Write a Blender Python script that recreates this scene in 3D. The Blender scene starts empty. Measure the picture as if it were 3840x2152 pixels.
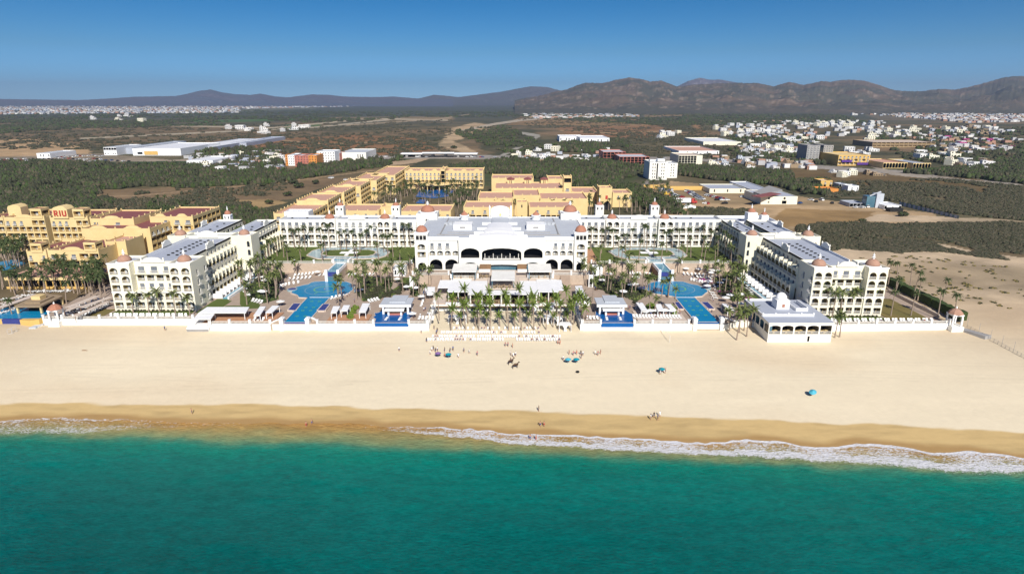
import bpy, bmesh, math, random
import numpy as np
from mathutils import Vector, Matrix, Euler
R = math.radians
random.seed(7)
SC = bpy.context.scene
COL = SC.collection
# ---------------------------------------------------------------- camera
CAM_H = 72.0; FPX = 2334.0; PITCH = R(16.7)
cam_d = bpy.data.cameras.new('camera'); cam = bpy.data.objects.new('camera', cam_d); COL.objects.link(cam)
cam.location = (0, 0, CAM_H); cam.rotation_euler = (R(90) - PITCH, 0, 0)
cam_d.sensor_width = 36; cam_d.lens = FPX / 3840 * 36; cam_d.clip_start = 1; cam_d.clip_end = 60000
SC.camera = cam
# ---------------------------------------------------------------- light
SUN_EL, SUN_AZ = R(38), R(12)         # sun behind the camera, a little to the right
W = bpy.data.worlds.new('World'); SC.world = W; W.use_nodes = True
nt = W.node_tree; nt.nodes.clear()
sky = nt.nodes.new('ShaderNodeTexSky'); sky.sky_type = 'NISHITA'; sky.sun_disc = False
sky.sun_elevation = SUN_EL; sky.sun_rotation = R(180) - SUN_AZ; sky.altitude = 300
sky.air_density = 1.0; sky.dust_density = 0.25; sky.ozone_density = 3.0
hs = nt.nodes.new('ShaderNodeHueSaturation'); hs.inputs['Saturation'].default_value = 1.25; hs.inputs['Value'].default_value = 1.0
gm = nt.nodes.new('ShaderNodeGamma'); gm.inputs[1].default_value = 1.0
bg = nt.nodes.new('ShaderNodeBackground'); bg.inputs[1].default_value = 0.13
wo = nt.nodes.new('ShaderNodeOutputWorld')
tc = nt.nodes.new('ShaderNodeTexCoord'); sp = nt.nodes.new('ShaderNodeSeparateXYZ'); cr = nt.nodes.new('ShaderNodeValToRGB'); mm = nt.nodes.new('ShaderNodeMix'); mm.data_type = 'RGBA'; mm.blend_type = 'MULTIPLY'; mm.inputs[0].default_value = 1
nt.links.new(tc.outputs['Generated'], sp.inputs[0]); nt.links.new(sp.outputs['Z'], cr.inputs[0])
E_ = cr.color_ramp.elements; E_[0].position = 0; E_[0].color = (.25, .50, 1.05, 1); E_[1].position = 1; E_[1].color = (.06, .15, .30, 1)
for ps_, c_ in ((.03, (.15, .34, .68)), (.068, (.125, .265, .43)), (.10, (.085, .24, .39)), (.135, (.045, .215, .35)), (.22, (.05, .18, .31))): e = E_.new(ps_); e.color = (*c_, 1)
nt.links.new(sky.outputs[0], hs.inputs['Color']); nt.links.new(hs.outputs[0], mm.inputs[6]); nt.links.new(cr.outputs[0], mm.inputs[7]); nt.links.new(mm.outputs[2], bg.inputs[0])
nt.links.new(bg.outputs[0], wo.inputs[0])
sd = bpy.data.lights.new('sun', 'SUN'); so = bpy.data.objects.new('sun', sd); COL.objects.link(so)
sd.energy = 4.2; sd.angle = R(0.53); sd.color = (1.0, 0.95, 0.87)
so.rotation_euler = (R(90) - SUN_EL, 0, SUN_AZ)
vs = SC.view_settings; vs.view_transform = 'Standard'; vs.look = 'None'; vs.exposure = 0.6; vs.gamma = 1; vs.use_curve_mapping = False
SC.cycles.max_bounces = 5; SC.cycles.diffuse_bounces = 3; SC.cycles.glossy_bounces = 2; SC.cycles.transmission_bounces = 2
SC.cycles.volume_bounces = 0; SC.cycles.transparent_max_bounces = 4; SC.cycles.use_adaptive_sampling = True
# ---------------------------------------------------------------- where a point of the photo lies on the ground
def UP(u, v, z=0.0):
    a = (u - 1920) / FPX; b = (1076 - v) / FPX
    t = (z - CAM_H) / (-math.sin(PITCH) + b * math.cos(PITCH))
    return (a * t, (math.cos(PITCH) + b * math.sin(PITCH)) * t)
def ZV(v, y):
    b = (1076 - v) / FPX
    return CAM_H + y * (-math.sin(PITCH) + b * math.cos(PITCH)) / (math.cos(PITCH) + b * math.sin(PITCH))
def XU(u, y, z):
    return (u - 1920) / FPX * (y * math.cos(PITCH) - (z - CAM_H) * math.sin(PITCH))
def PR(x, y, z=0.0):
    d = y * math.cos(PITCH) - (z - CAM_H) * math.sin(PITCH); up = y * math.sin(PITCH) + (z - CAM_H) * math.cos(PITCH)
    return 1920 + FPX * x / d, 1076 - FPX * up / d
# ---------------------------------------------------------------- noise
def _h(ix, iy, s):
    n = (ix.astype(np.int64) * 374761393 + iy.astype(np.int64) * 668265263 + s * 982451653) & 0x7fffffff
    n = ((n ^ (n >> 13)) * 1274126177) & 0x7fffffff
    return ((n ^ (n >> 16)) & 0xffff) / 65535.0
def vn(x, y, s=0):
    x = np.asarray(x, float); y = np.asarray(y, float)
    ix = np.floor(x); iy = np.floor(y); fx = x - ix; fy = y - iy
    fx = fx * fx * (3 - 2 * fx); fy = fy * fy * (3 - 2 * fy)
    a = _h(ix, iy, s); b = _h(ix + 1, iy, s); c = _h(ix, iy + 1, s); d = _h(ix + 1, iy + 1, s)
    return (a * (1 - fx) + b * fx) * (1 - fy) + (c * (1 - fx) + d * fx) * fy
def fbm(x, y, o=4, s=0):
    t = 0; a = 1; tot = 0
    for i in range(o):
        t = t + a * vn(np.asarray(x) * 2 ** i, np.asarray(y) * 2 ** i, s + i); tot += a; a *= .5
    return t / tot
# ---------------------------------------------------------------- materials
MT = {}
def lin(c): c = c / 255; return c / 12.92 if c <= .04045 else ((c + .055) / 1.055) ** 2.4
def px(r, g, b, L=1.45): return tuple(min(.85, lin(k) / L) for k in (r, g, b))
def mat(name, c, rough=.8, c2=None, scale=.5, amt=.5, spec=.3, bump=0, detail=4, metal=0, stretch=None):
    if name in MT: return MT[name]
    m = bpy.data.materials.new(name); m.use_nodes = True; t = m.node_tree; p = t.nodes['Principled BSDF']
    p.inputs['Roughness'].default_value = rough; p.inputs['Specular IOR Level'].default_value = spec; p.inputs['Metallic'].default_value = metal
    c = tuple(c)[:3]; c2 = tuple(c2)[:3] if c2 else tuple(k * .8 for k in c)
    g = t.nodes.new('ShaderNodeNewGeometry'); n = t.nodes.new('ShaderNodeTexNoise'); n.inputs['Scale'].default_value = scale; n.inputs['Detail'].default_value = detail
    mp = t.nodes.new('ShaderNodeMapping'); t.links.new(g.outputs['Position'], mp.inputs[0])
    if stretch: mp.inputs['Scale'].default_value = stretch
    t.links.new(mp.outputs[0], n.inputs['Vector'])
    r = t.nodes.new('ShaderNodeValToRGB'); r.color_ramp.elements[0].position = .5 - .25 * amt - .05; r.color_ramp.elements[1].position = .5 + .25 * amt
    r.color_ramp.elements[0].color = (*c2, 1); r.color_ramp.elements[1].color = (*c, 1)
    t.links.new(n.outputs['Fac'], r.inputs[0]); t.links.new(r.outputs[0], p.inputs['Base Color'])
    if bump:
        b = t.nodes.new('ShaderNodeBump'); b.inputs['Strength'].default_value = bump; b.inputs['Distance'].default_value = .3
        t.links.new(n.outputs['Fac'], b.inputs['Height']); t.links.new(b.outputs[0], p.inputs['Normal'])
    MT[name] = m; return m
M = lambda n: MT[n]
mat('white_paint', (.82, .80, .73), .7, (.72, .70, .63), .18, 1.2)
mat('cream_paint', (.82, .78, .62), .75, (.72, .68, .53), .2, 1.3)
mat('pure_white', (.85, .85, .84), .6, (.78, .78, .77), .5, 1)
mat('balcony_wall', (.34, .27, .13), .8, (.33, .26, .12), .6, 1)  # olive tone has the warm shade of the recesses put into it
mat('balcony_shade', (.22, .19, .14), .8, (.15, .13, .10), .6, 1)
mat('glass_dark', (.025, .032, .04), .12, (.015, .02, .025), .4, 1, .5)
mat('glass_blue', (.10, .20, .25), .1, (.05, .12, .17), .3, 1, .6)
mat('door_pale', (.55, .57, .58), .5, (.4, .42, .44), 1.2, 1)
mat('railing_paint', (.70, .68, .63), .6, (.6, .58, .53), 1, 1)
mat('roof_grey', (.41, .44, .51), .75, (.33, .36, .42), .12, 1.6)
mat('roof_pale', (.50, .53, .57), .75, (.42, .45, .49), .12, 1.4)
mat('roof_white', (.80, .80, .80), .5, (.70, .71, .73), .15, 1.2)
mat('awning_canvas', (.76, .75, .71), .7, (.66, .65, .61), .4, 1)
mat('terracotta', (.42, .19, .12), .8, (.32, .14, .09), 1.5, 1)
mat('terracotta_pale', (.42, .25, .18), .8, (.34, .19, .13), 1.5, 1)
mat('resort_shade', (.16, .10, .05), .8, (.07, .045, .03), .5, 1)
mat('yellow_paint', (.74, .57, .29), .8, (.62, .46, .21), .2, 1.2)
mat('yellow_deep', (.66, .43, .14), .8, (.56, .36, .11), .2, 1.2)
mat('pink_tile', (.56, .33, .24), .85, (.52, .30, .22), .3, 1.2)
mat('maroon_tile', (.25, .085, .08), .85, (.19, .07, .065), .4, 1.2)
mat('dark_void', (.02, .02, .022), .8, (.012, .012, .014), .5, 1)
mat('stone_wall', (.52, .42, .33), .9, (.36, .28, .21), .9, 1.4, bump=.3, detail=6)
mat('paving', (.42, .33, .26), .9, (.30, .23, .18), .35, 1.4, detail=6)
mat('paving_pale', (.60, .50, .42), .9, (.50, .42, .35), .4, 1.4)
mat('brick_floor', (.46, .25, .14), .9, (.36, .19, .11), .6, 1.4)
mat('lawn', (.10, .135, .025), .95, (.065, .09, .018), .25, 1.2, detail=6)
mat('dry_lawn', (.20, .15, .05), .95, (.12, .11, .03), .15, 1.2, detail=6)
mat('hedge', (.055, .085, .02), .95, (.025, .04, .012), 1.2, 1.3, detail=6)
mat('pool_water', (.004, .23, .42), .25, (.003, .17, .36), .16, 1.4, .25, bump=.05)
mat('pool_deep', (.003, .10, .33), .25, (.003, .08, .27), .2, 1.4, .25, bump=.05)
mat('pool_pale', (.10, .32, .42), .1, (.06, .22, .34), .3, 1.4, .5)
mat('pool_tile', (.04, .055, .23), .3, (.03, .04, .17), 1, 1)
mat('pool_motif', (.14, .42, .12), .2, (.08, .36, .16), 1, 1)
mat('shallow_stone', (.34, .44, .46), .2, (.24, .36, .40), .5, 1.2)
mat('palm_leaf', (.15, .20, .03), .7, (.07, .11, .02), .8, 1.5, detail=3)
mat('palm_mid', (.15, .18, .045), .75, (.075, .095, .026), .8, 1.5, detail=3)
mat('door_shade', (.20, .22, .25), .25, (.10, .11, .13), .5, 1)
mat('palm_dark', (.065, .085, .026), .75, (.03, .05, .013), .8, 1.5, detail=3)
mat('palm_trunk', (.34, .26, .20), .9, (.22, .17, .13), 1.5, 1)
mat('bush_leaf', (.060, .060, .032), .95, (.028, .032, .016), .35, 1.4, detail=4)
mat('tree_leaf', (.058, .060, .032), .95, (.022, .029, .014), .25, 1.4, detail=4)
mat('scrub_leaf', (.095, .082, .05), .95, (.055, .05, .03), .05, 1.6, detail=6)
mat('house_white', (.76, .75, .72), .8, (.62, .61, .59), .08, 1.2)
mat('house_roof', (.52, .51, .50), .8, (.36, .36, .36), .07, 1.3)
mat('lime_leaf', (.16, .22, .03), .9, (.09, .14, .02), .6, 1.4)
mat('purple_bloom', (.30, .03, .20), .9, (.18, .02, .13), 1.2, 1.4)
mat('lounger_white', (.84, .83, .80), .6, (.74, .73, .70), 2, 1)
mat('wood', (.25, .15, .08), .8)
mat('metal_grey', (.45, .47, .5), .5)
mat('teal_canvas', (.004, .26, .32), .6, (.004, .20, .26), 2, 1)
mat('aqua_canvas', (.08, .42, .52), .6, (.06, .34, .45), 2, 1)
mat('purple_canvas', (.22, .12, .30), .6, (.17, .09, .24), 2, 1)
mat('thatch', (.36, .27, .17), .95, (.22, .16, .10), 1.5, 1.3)
mat('asphalt', (.19, .18, .18), .9, (.14, .135, .135), .15, 1)
mat('road_pale', (.50, .43, .36), .95, (.40, .33, .26), .1, 1.3)
mat('dirt', (.46, .33, .22), .95, (.36, .25, .16), .06, 1.3, detail=6)
mat('red_paint', (.48, .05, .04), .6); mat('orange_paint', (.70, .28, .06), .6); mat('salmon_paint', (.50, .18, .13), .7)
mat('blue_paint', (.03, .10, .30), .5); mat('black_paint', (.02, .02, .02), .5); mat('concrete', (.34, .33, .32), .85, (.26, .25, .24), .3, 1)
mat('skin', (.48, .26, .17), .7); mat('brown_hide', (.07, .035, .02), .7); mat('denim', (.04, .07, .18), .8)
mat('pink_cloth', (.60, .22, .22), .8); mat('purple_wall', (.10, .04, .25), .8); mat('hair_dark', (.03, .02, .015), .8)
mat('yellow_car', (.7, .45, .03), .4); mat('magenta_wall', (.42, .06, .22), .8)
# ---------------------------------------------------------------- mesh builder
class MB:
    def __init__(s): s.v = []; s.f = []; s.m = []
    def pts(s, P): b = len(s.v); s.v += [tuple(p) for p in P]; return b
    def poly(s, P, m=0): b = s.pts(P); s.f.append(tuple(range(b, b + len(P)))); s.m.append(m); return s
    def box(s, x0, x1, y0, y1, z0, z1, m=0, mt=None):
        if x1 < x0: x0, x1 = x1, x0
        if y1 < y0: y0, y1 = y1, y0
        b = s.pts([(x0, y0, z0), (x1, y0, z0), (x1, y1, z0), (x0, y1, z0), (x0, y0, z1), (x1, y0, z1), (x1, y1, z1), (x0, y1, z1)])
        for k, q in enumerate(((0, 3, 2, 1), (0, 1, 5, 4), (1, 2, 6, 5), (2, 3, 7, 6), (3, 0, 4, 7), (4, 5, 6, 7))):
            s.f.append(tuple(b + i for i in q)); s.m.append(m if k < 5 or mt is None else mt)
        return s
    def prism(s, P, z0, z1, m=0, mt=None, mb=None):
        n = len(P); A = sum(P[i][0] * P[(i + 1) % n][1] - P[(i + 1) % n][0] * P[i][1] for i in range(n))
        if A < 0: P = P[::-1]
        b = s.pts([(p[0], p[1], z0) for p in P] + [(p[0], p[1], z1) for p in P])
        s.f.append(tuple(range(b + n, b + 2 * n))); s.m.append(m if mt is None else mt)
        s.f.append(tuple(range(b + n - 1, b - 1, -1))); s.m.append(m if mb is None else mb)
        for i in range(n):
            j = (i + 1) % n; s.f.append((b + i, b + j, b + n + j, b + n + i)); s.m.append(m)
        return s
    def vprism(s, P, y0, y1, m=0):       # outline in (x, z) pushed along y
        n = len(P); b = s.pts([(p[0], y0, p[1]) for p in P] + [(p[0], y1, p[1]) for p in P])
        s.f.append(tuple(range(b, b + n))); s.m.append(m); s.f.append(tuple(range(b + 2 * n - 1, b + n - 1, -1))); s.m.append(m)
        for i in range(n):
            j = (i + 1) % n; s.f.append((b + i, b + n + i, b + n + j, b + j)); s.m.append(m)
        return s
    def hprism(s, P, x0, x1, m=0):       # outline in (y, z) pushed along x
        n = len(P); b = s.pts([(x0, p[0], p[1]) for p in P] + [(x1, p[0], p[1]) for p in P])
        s.f.append(tuple(range(b + n - 1, b - 1, -1))); s.m.append(m); s.f.append(tuple(range(b + n, b + 2 * n))); s.m.append(m)
        for i in range(n):
            j = (i + 1) % n; s.f.append((b + i, b + j, b + n + j, b + n + i)); s.m.append(m)
        return s
    def lathe(s, cx, cy, prof, n=16, m=0):
        b = s.pts([(cx + r * math.cos(2 * math.pi * k / n), cy + r * math.sin(2 * math.pi * k / n), z) for r, z in prof for k in range(n)])
        for i in range(len(prof) - 1):
            for k in range(n):
                j = (k + 1) % n; s.f.append((b + i * n + k, b + i * n + j, b + (i + 1) * n + j, b + (i + 1) * n + k)); s.m.append(m)
        s.f.append(tuple(b + k for k in range(n - 1, -1, -1))); s.m.append(m)
        e = b + (len(prof) - 1) * n; s.f.append(tuple(e + k for k in range(n))); s.m.append(m)
        return s
    def tube(s, P, rad, n=6, m=0):
        rad = rad if isinstance(rad, (list, tuple)) else [rad] * len(P); P = [Vector(p) for p in P]; b = len(s.v)
        for i, p in enumerate(P):
            d = (P[min(i + 1, len(P) - 1)] - P[max(i - 1, 0)]).normalized()
            a = Vector((0, 1, 0)) if abs(d.z) > .8 else Vector((0, 0, 1))
            e1 = d.cross(a).normalized(); e2 = d.cross(e1)
            for k in range(n):
                t = 2 * math.pi * k / n; s.v.append(tuple(p + (e1 * math.cos(t) + e2 * math.sin(t)) * rad[i]))
        for i in range(len(P) - 1):
            for k in range(n):
                j = (k + 1) % n; s.f.append((b + i * n + k, b + i * n + j, b + (i + 1) * n + j, b + (i + 1) * n + k)); s.m.append(m)
        s.f.append(tuple(b + k for k in range(n))); s.m.append(m); e = b + (len(P) - 1) * n
        s.f.append(tuple(e + k for k in range(n - 1, -1, -1))); s.m.append(m)
        return s
    def mesh(s, name, mats, off=(0, 0, 0), smooth=False):
        me = bpy.data.meshes.new(name)
        me.from_pydata([(v[0] - off[0], v[1] - off[1], v[2] - off[2]) for v in s.v], [], s.f)
        for m in (mats if isinstance(mats, (list, tuple)) else [mats]): me.materials.append(MT[m] if isinstance(m, str) else m)
        me.polygons.foreach_set('material_index', s.m)
        if smooth: me.polygons.foreach_set('use_smooth', [True] * len(s.f))
        me.update(); return me
def link(name, me, parent=None, loc=(0, 0, 0), rz=0, sc=None):
    o = bpy.data.objects.new(name, me); COL.objects.link(o); o.location = loc
    if rz: o.rotation_euler = (0, 0, rz)
    if sc: o.scale = sc
    if parent: o.parent = parent
    return o
def tag(o, label, cat, group=None):
    o['label'] = label; o['category'] = cat
    if group: o['group'] = group
    return o
def thing(name, label, cat, loc=(0, 0, 0), rz=0, group=None):
    return tag(link(name, None, None, loc, rz), label, cat, group)
def part(mb, name, mats, parent, smooth=False):      # authored in world coordinates, stored relative to its thing
    r = parent
    while r.parent: r = r.parent
    return link(name, mb.mesh(name, mats, r.location, smooth), parent)
def struct(name, me, kind='structure', loc=(0, 0, 0)):
    o = link(name, me, None, loc); o['kind'] = kind; return o
def copy_tree(o, loc=None, rz=None, sc=None, parent=None):
    c = o.copy(); COL.objects.link(c)
    if parent: c.parent = parent
    if loc is not None: c.location = loc
    if rz is not None: c.rotation_euler = (0, 0, rz)
    if sc is not None: c.scale = sc
    for ch in o.children: copy_tree(ch, parent=c)
    return c
# ---------------------------------------------------------------- labels that single things out
LM = []          # landmarks: (phrase, x, y)
ORD = ['', 'first', 'second', 'third', 'fourth', 'fifth', 'sixth', 'seventh', 'eighth', 'ninth', 'tenth', 'eleventh', 'twelfth']
NUM = ['no', 'one', 'two', 'three', 'four', 'five', 'six', 'seven', 'eight', 'nine', 'ten', 'eleven', 'twelve']
def ordn(i): return ORD[i] if i < 13 else '%d%s' % (i, {1: 'st', 2: 'nd', 3: 'rd'}.get(i % 10, 'th') if i % 100 not in (11, 12, 13) else 'th')
def numn(i): return NUM[i] if i < 13 else str(i)
def locate(x, y):
    best = None
    for ph, lx, ly in LM:
        d = math.hypot(x - lx, y - ly) / (1 + .0 * ly)
        if best is None or d < best[0]: best = (d, ph, lx, ly)
    d, ph, lx, ly = best; dx, dy = x - lx * y / max(ly, 1), (y - ly)
    if abs(dx) > abs(dy) * .8: rel = 'right of' if dx > 0 else 'left of'
    else: rel = 'behind' if dy > 0 else 'before'
    return rel + ' ' + ph
def label_all(items):      # items: (object, 'noun phrase'); the object's location tells it apart
    g = {}
    for o, ph in items:
        g.setdefault((ph, locate(o.location.x, o.location.y)), []).append(o)
    for (ph, w), os_ in g.items():
        os_.sort(key=lambda o: o.location.x / o.location.y)
        n = len(os_)
        for i, o in enumerate(os_):
            o['label'] = f'{ph} {w}' if n == 1 else (f'{ph} {w}, leftmost of {numn(n)}' if i == 0 else f'{ph} {w}, rightmost of {numn(n)}' if i == n - 1 else f'{ph} {w}, {ordn(i + 1)} from left of {numn(n)}')
# ================================================================ ground, beach, sea, hills
def interp(u, pts):
    P = np.array(pts, float); return np.interp(u, P[:, 0], P[:, 1])
SEA_Z = -6.0
WL = [UP(u, v, SEA_Z) for u, v in ((-300, 1583), (0, 1578), (150, 1569), (400, 1572), (700, 1583), (1000, 1586), (1200, 1590), (1350, 1586), (1430, 1598), (1650, 1604), (1900, 1622), (2000, 1628), (2321, 1643), (2643, 1660), (2850, 1648), (3000, 1668), (3114, 1678), (3214, 1664), (3343, 1668), (3500, 1694), (3643, 1690), (3840, 1720), (4200, 1750))]
def yw(x): return np.interp(x, [p[0] for p in WL], [p[1] for p in WL])
def beach_z(x, y):
    x = np.asarray(x, float); y = np.asarray(y, float)
    t = np.clip((198 - y) / (198 - yw(x)), 0, 2.2)
    z = -2 - 4 * t
    out = np.maximum(np.clip((x - 142) / 14, 0, 1), np.clip((-160 - x) / 10, 0, 1))
    z = z + out * 2 * np.clip((y - 190) / 28, 0, 1) + 0 * x
    z = np.where((y > 216), np.where(out > 0, np.minimum(z, 0), z), z)
    dune = np.clip((x - 150) / 30, 0, 1) * np.clip((y - 190) / 30, 0, 1) * np.clip((420 - y) / 60, 0, 1)
    z = z + dune * 2.2 * fbm(x / 30, y / 22, 4, 5)
    z = z + .12 * (fbm(x / 9, y / 5, 3, 3) - .5) * np.clip((y - 135) / 10, 0, 1)
    return z
def G(u, v):                       # ground point under a pixel, on the sloping beach
    z = -2.0
    for _ in range(6):
        x, y = UP(u, v, z); z = float(beach_z(x, y)) if y < 216 or x > 150 else 0.0
    return x, y, z
def grid_mesh(name, X, Y, Z, cols, material, smooth=True, attrs=None):
    ny, nx = X.shape; me = bpy.data.meshes.new(name)
    co = np.stack([X, Y, Z], -1).reshape(-1, 3).astype(np.float32)
    i = np.arange((ny - 1) * nx).reshape(ny - 1, nx)[:, :-1]
    q = np.stack([i, i + 1, i + nx + 1, i + nx], -1).reshape(-1, 4).astype(np.int32)
    me.vertices.add(len(co)); me.vertices.foreach_set('co', co.ravel())
    me.loops.add(q.size); me.loops.foreach_set('vertex_index', q.ravel())
    me.polygons.add(len(q)); me.polygons.foreach_set('loop_start', np.arange(0, q.size, 4, dtype=np.int32))
    me.polygons.foreach_set('use_smooth', np.full(len(q), smooth)); me.update(calc_edges=True)
    if cols is not None:
        a = me.color_attributes.new('Col', 'FLOAT_COLOR', 'POINT')
        a.data.foreach_set('color', np.concatenate([cols.reshape(-1, 3), np.ones((len(co), 1))], 1).astype(np.float32).ravel())
    for k, arr in (attrs or {}).items():
        at = me.attributes.new(k, 'FLOAT', 'POINT'); at.data.foreach_set('value', arr.astype(np.float32).ravel())
    me.materials.append(material); me.validate(); return me
def col_mat(name, rough, scale, lo, hi, bump=0, spec=.2, scale2=None):
    m = bpy.data.materials.new(name); m.use_nodes = True; t = m.node_tree; p = t.nodes['Principled BSDF']
    p.inputs['Roughness'].default_value = rough; p.inputs['Specular IOR Level'].default_value = spec
    a = t.nodes.new('ShaderNodeVertexColor'); a.layer_name = 'Col'
    g = t.nodes.new('ShaderNodeNewGeometry'); n = t.nodes.new('ShaderNodeTexNoise'); n.inputs['Scale'].default_value = scale; n.inputs['Detail'].default_value = 8; n.inputs['Roughness'].default_value = .65
    t.links.new(g.outputs['Position'], n.inputs['Vector'])
    r = t.nodes.new('ShaderNodeMapRange'); r.inputs['From Min'].default_value = .3; r.inputs['From Max'].default_value = .7; r.inputs['To Min'].default_value = lo; r.inputs['To Max'].default_value = hi
    t.links.new(n.outputs['Fac'], r.inputs['Value'])
    mx = t.nodes.new('ShaderNodeVectorMath'); mx.operation = 'SCALE'; t.links.new(a.outputs[0], mx.inputs[0]); t.links.new(r.outputs[0], mx.inputs['Scale'])
    t.links.new(mx.outputs[0], p.inputs['Base Color'])
    if bump:
        b = t.nodes.new('ShaderNodeBump'); b.inputs['Strength'].default_value = bump; b.inputs['Distance'].default_value = .2
        n2 = t.nodes.new('ShaderNodeTexNoise'); n2.inputs['Scale'].default_value = scale2 or scale; n2.inputs['Detail'].default_value = 6; t.links.new(g.outputs['Position'], n2.inputs['Vector'])
        t.links.new(n2.outputs['Fac'], b.inputs['Height']); t.links.new(b.outputs[0], p.inputs['Normal'])
    MT[name] = m; return m
def inpoly(u, v, P):
    c = np.zeros(u.shape, bool); n = len(P)
    for i in range(n):
        x1, y1 = P[i]; x2, y2 = P[(i + 1) % n]
        if y1 == y2: continue
        k = ((y1 > v) != (y2 > v)) & (u < (x2 - x1) * (v - y1) / (y2 - y1) + x1); c ^= k
    return c
def near_line(u, v, P, w):         # w in pixels of the photograph, turned into a band on the ground
    best = np.full(u.shape, 1e9)
    for (x1, y1), (x2, y2) in zip(P[:-1], P[1:]):
        dx, dy = x2 - x1, y2 - y1; t = np.clip(((u - x1) * dx + (v - y1) * dy) / (dx * dx + dy * dy + 1e-9), 0, 1)
        best = np.minimum(best, np.hypot(u - x1 - t * dx, (v - y1 - t * dy)))
    return best < w
SAND = np.array((.735, .635, .455)); WET = np.array(px(230, 198, 138)); WET2 = np.array(px(192, 156, 102))
# --- beach
xs = np.concatenate([np.linspace(-900, -230, 40), np.linspace(-226, 226, 420), np.linspace(230, 900, 40)])
ys = np.concatenate([np.linspace(60, 118, 30), np.linspace(119, 216, 330)])
X, Y = np.meshgrid(xs, ys)
Z = beach_z(X, Y)
wetline = np.interp(X, *zip(*[UP(u, v, -5) for u, v in ((-400, 1508), (0, 1506), (900, 1505), (1400, 1522), (1900, 1530), (2400, 1552), (2900, 1566), (3200, 1580), (3500, 1590), (3840, 1612))]))
n1 = fbm(X / 9, Y / 4, 3, 11); n2 = fbm(X / 30, Y / 6, 4, 17)
d = (wetline + (n1 - .5) * 3.2 - Y)
w = np.clip(d / .9, 0, 1)[..., None]
C = SAND * (0.95 + .10 * (n2[..., None] - .5)) * np.array([1, 1, 1])
C = C * (1 - np.array([.06, .10, .13]) * np.clip((fbm(X / 45, Y / 22, 4, 31) - .42) * 3, 0, 1)[..., None])
trk = sum(np.clip(1 - np.abs(Y - (y_ + a_ * np.sin(X / p_ + y_) + g_)) / .45, 0, 1) for y_, a_, p_ in ((163, 3, 37), (171, 2, 60), (158, 4, 80), (181, 1.5, 45)) for g_ in (0, 1.9))
C = C * (1 - .06 * np.clip(trk, 0, 1) * (fbm(X / 12, Y / 12, 2, 9) > .42))[..., None]
track = np.clip(1 - np.abs(Y - (188 + 2 * np.sin(X / 40))) / 1.2, 0, 1)
C = C * (1 - .05 * track[..., None])
C = C * (1 - w) + WET * w
C = C * (1 - .25 * np.clip((fbm(X / 7, Y / 1.6, 3, 77) - .45) * 2, 0, 1)[..., None] * w)
w2 = np.clip((yw(X) + 3.2 + (n1 - .5) * 2.5 - Y) / 2.0, 0, 1)[..., None]
C = C * (1 - w2) + WET2 * w2
side = (np.clip((np.abs(X + 6) - 115) / 60, 0, 1) * np.clip((Y - 150) / 55, 0, 1))[..., None]
C = C * (1 - side) + np.array(px(210, 186, 154)) * (1 - .15 * (n2[..., None] - .5)) * side
sandm = col_mat('sand', .9, .55, .965, 1.035, bump=.22, scale2=1.1)
struct('beach', grid_mesh('beach', X, Y, Z, C, sandm))
# --- sea
xs = np.concatenate([np.linspace(-900, -232, 40), np.linspace(-230, 230, 640), np.linspace(232, 900, 40)])
s_ = np.concatenate([np.linspace(0, 22, 110), np.linspace(22.4, 90, 120), np.linspace(95, 900, 30)])
X, S = np.meshgrid(xs, s_)
wob = .9 * (fbm(X / 7, X * 0 + .5, 3, 21) - .5) + .5 * (vn(X / 1.7, X * 0, 8) - .5)
Y = yw(X) + wob * 1.6 - S
bz = beach_z(X, Y) + .06
Z = np.where(S < 3, np.maximum(bz, SEA_Z), SEA_Z) + 0.0
wv = np.clip((S - 5) / 10, 0, 1)
Z = Z + wv * (.16 * (fbm(X / 5 + Y / 9, Y / 2.2, 3, 41) - .5) + .30 * (fbm(X / 22, Y / 6, 3, 43) - .5))
U_, V_ = PR(X, Y, SEA_Z)
tb = interp(U_, ((0, 1648), (400, 1655), (700, 1662), (1100, 1678), (1400, 1690), (2000, 1716), (2786, 1748), (3571, 1792), (3840, 1802)))   # where the sand bottom drops away
tbY = np.array([UP(0, v, SEA_Z)[1] for v in np.linspace(1500, 2152, 100)]); tbY = np.interp(tb, np.linspace(1500, 2152, 100), tbY)
W_ = yw(X) - tbY                          # width of the shallow band in metres
q = S / np.maximum(W_, 1) + (fbm(X / 10, Y / 3, 4, 51) - .5) * .28
ramp = np.array([0, .2, .45, .7, .9, 1.08, 1.25, 1.7, 3.2, 6.5])
rc = np.array([px(196, 150, 84), px(190, 156, 92), px(172, 164, 108), px(138, 158, 112), px(70, 144, 116), px(14, 140, 118), px(0, 134, 116), px(0, 127, 115), px(0, 113, 107), px(0, 96, 94)])
C = np.stack([np.interp(q, ramp, rc[:, k]) for k in range(3)], -1)
C = C * (0.72 + .56 * fbm(X / 2.2 + Y * .12, Y / .8, 5, 61))[..., None] * (0.88 + .24 * fbm(X / 26, Y / 14, 3, 63))[..., None]
fb = interp(U_, ((0, 1628), (300, 1625), (560, 1604), (700, 1600), (800, 1592), (1200, 1596), (1400, 1606), (1650, 1634), (2000, 1668), (2321, 1690), (2786, 1710), (3143, 1730), (3571, 1762), (3840, 1774)))
fa = interp(U_, ((0, .60), (350, .64), (560, .46), (760, .34), (860, .55), (950, .1), (1250, .05), (1360, .2), (1480, .62), (1650, .85), (2000, 1), (3840, 1)))
fy = np.interp(fb, np.linspace(1500, 2152, 100), [UP(0, v, SEA_Z)[1] for v in np.linspace(1500, 2152, 100)])
fw = np.maximum(yw(X) - fy, .8)
t = S / fw
prof = np.where(t < .12, 1.0, np.where(t < .6, .62 + .2 * np.sin(X / 9) * np.sin(X / 3.7 + 1), .85)) * np.clip((1.15 - t) / .25, 0, 1)
F_ = fa * prof
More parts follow.
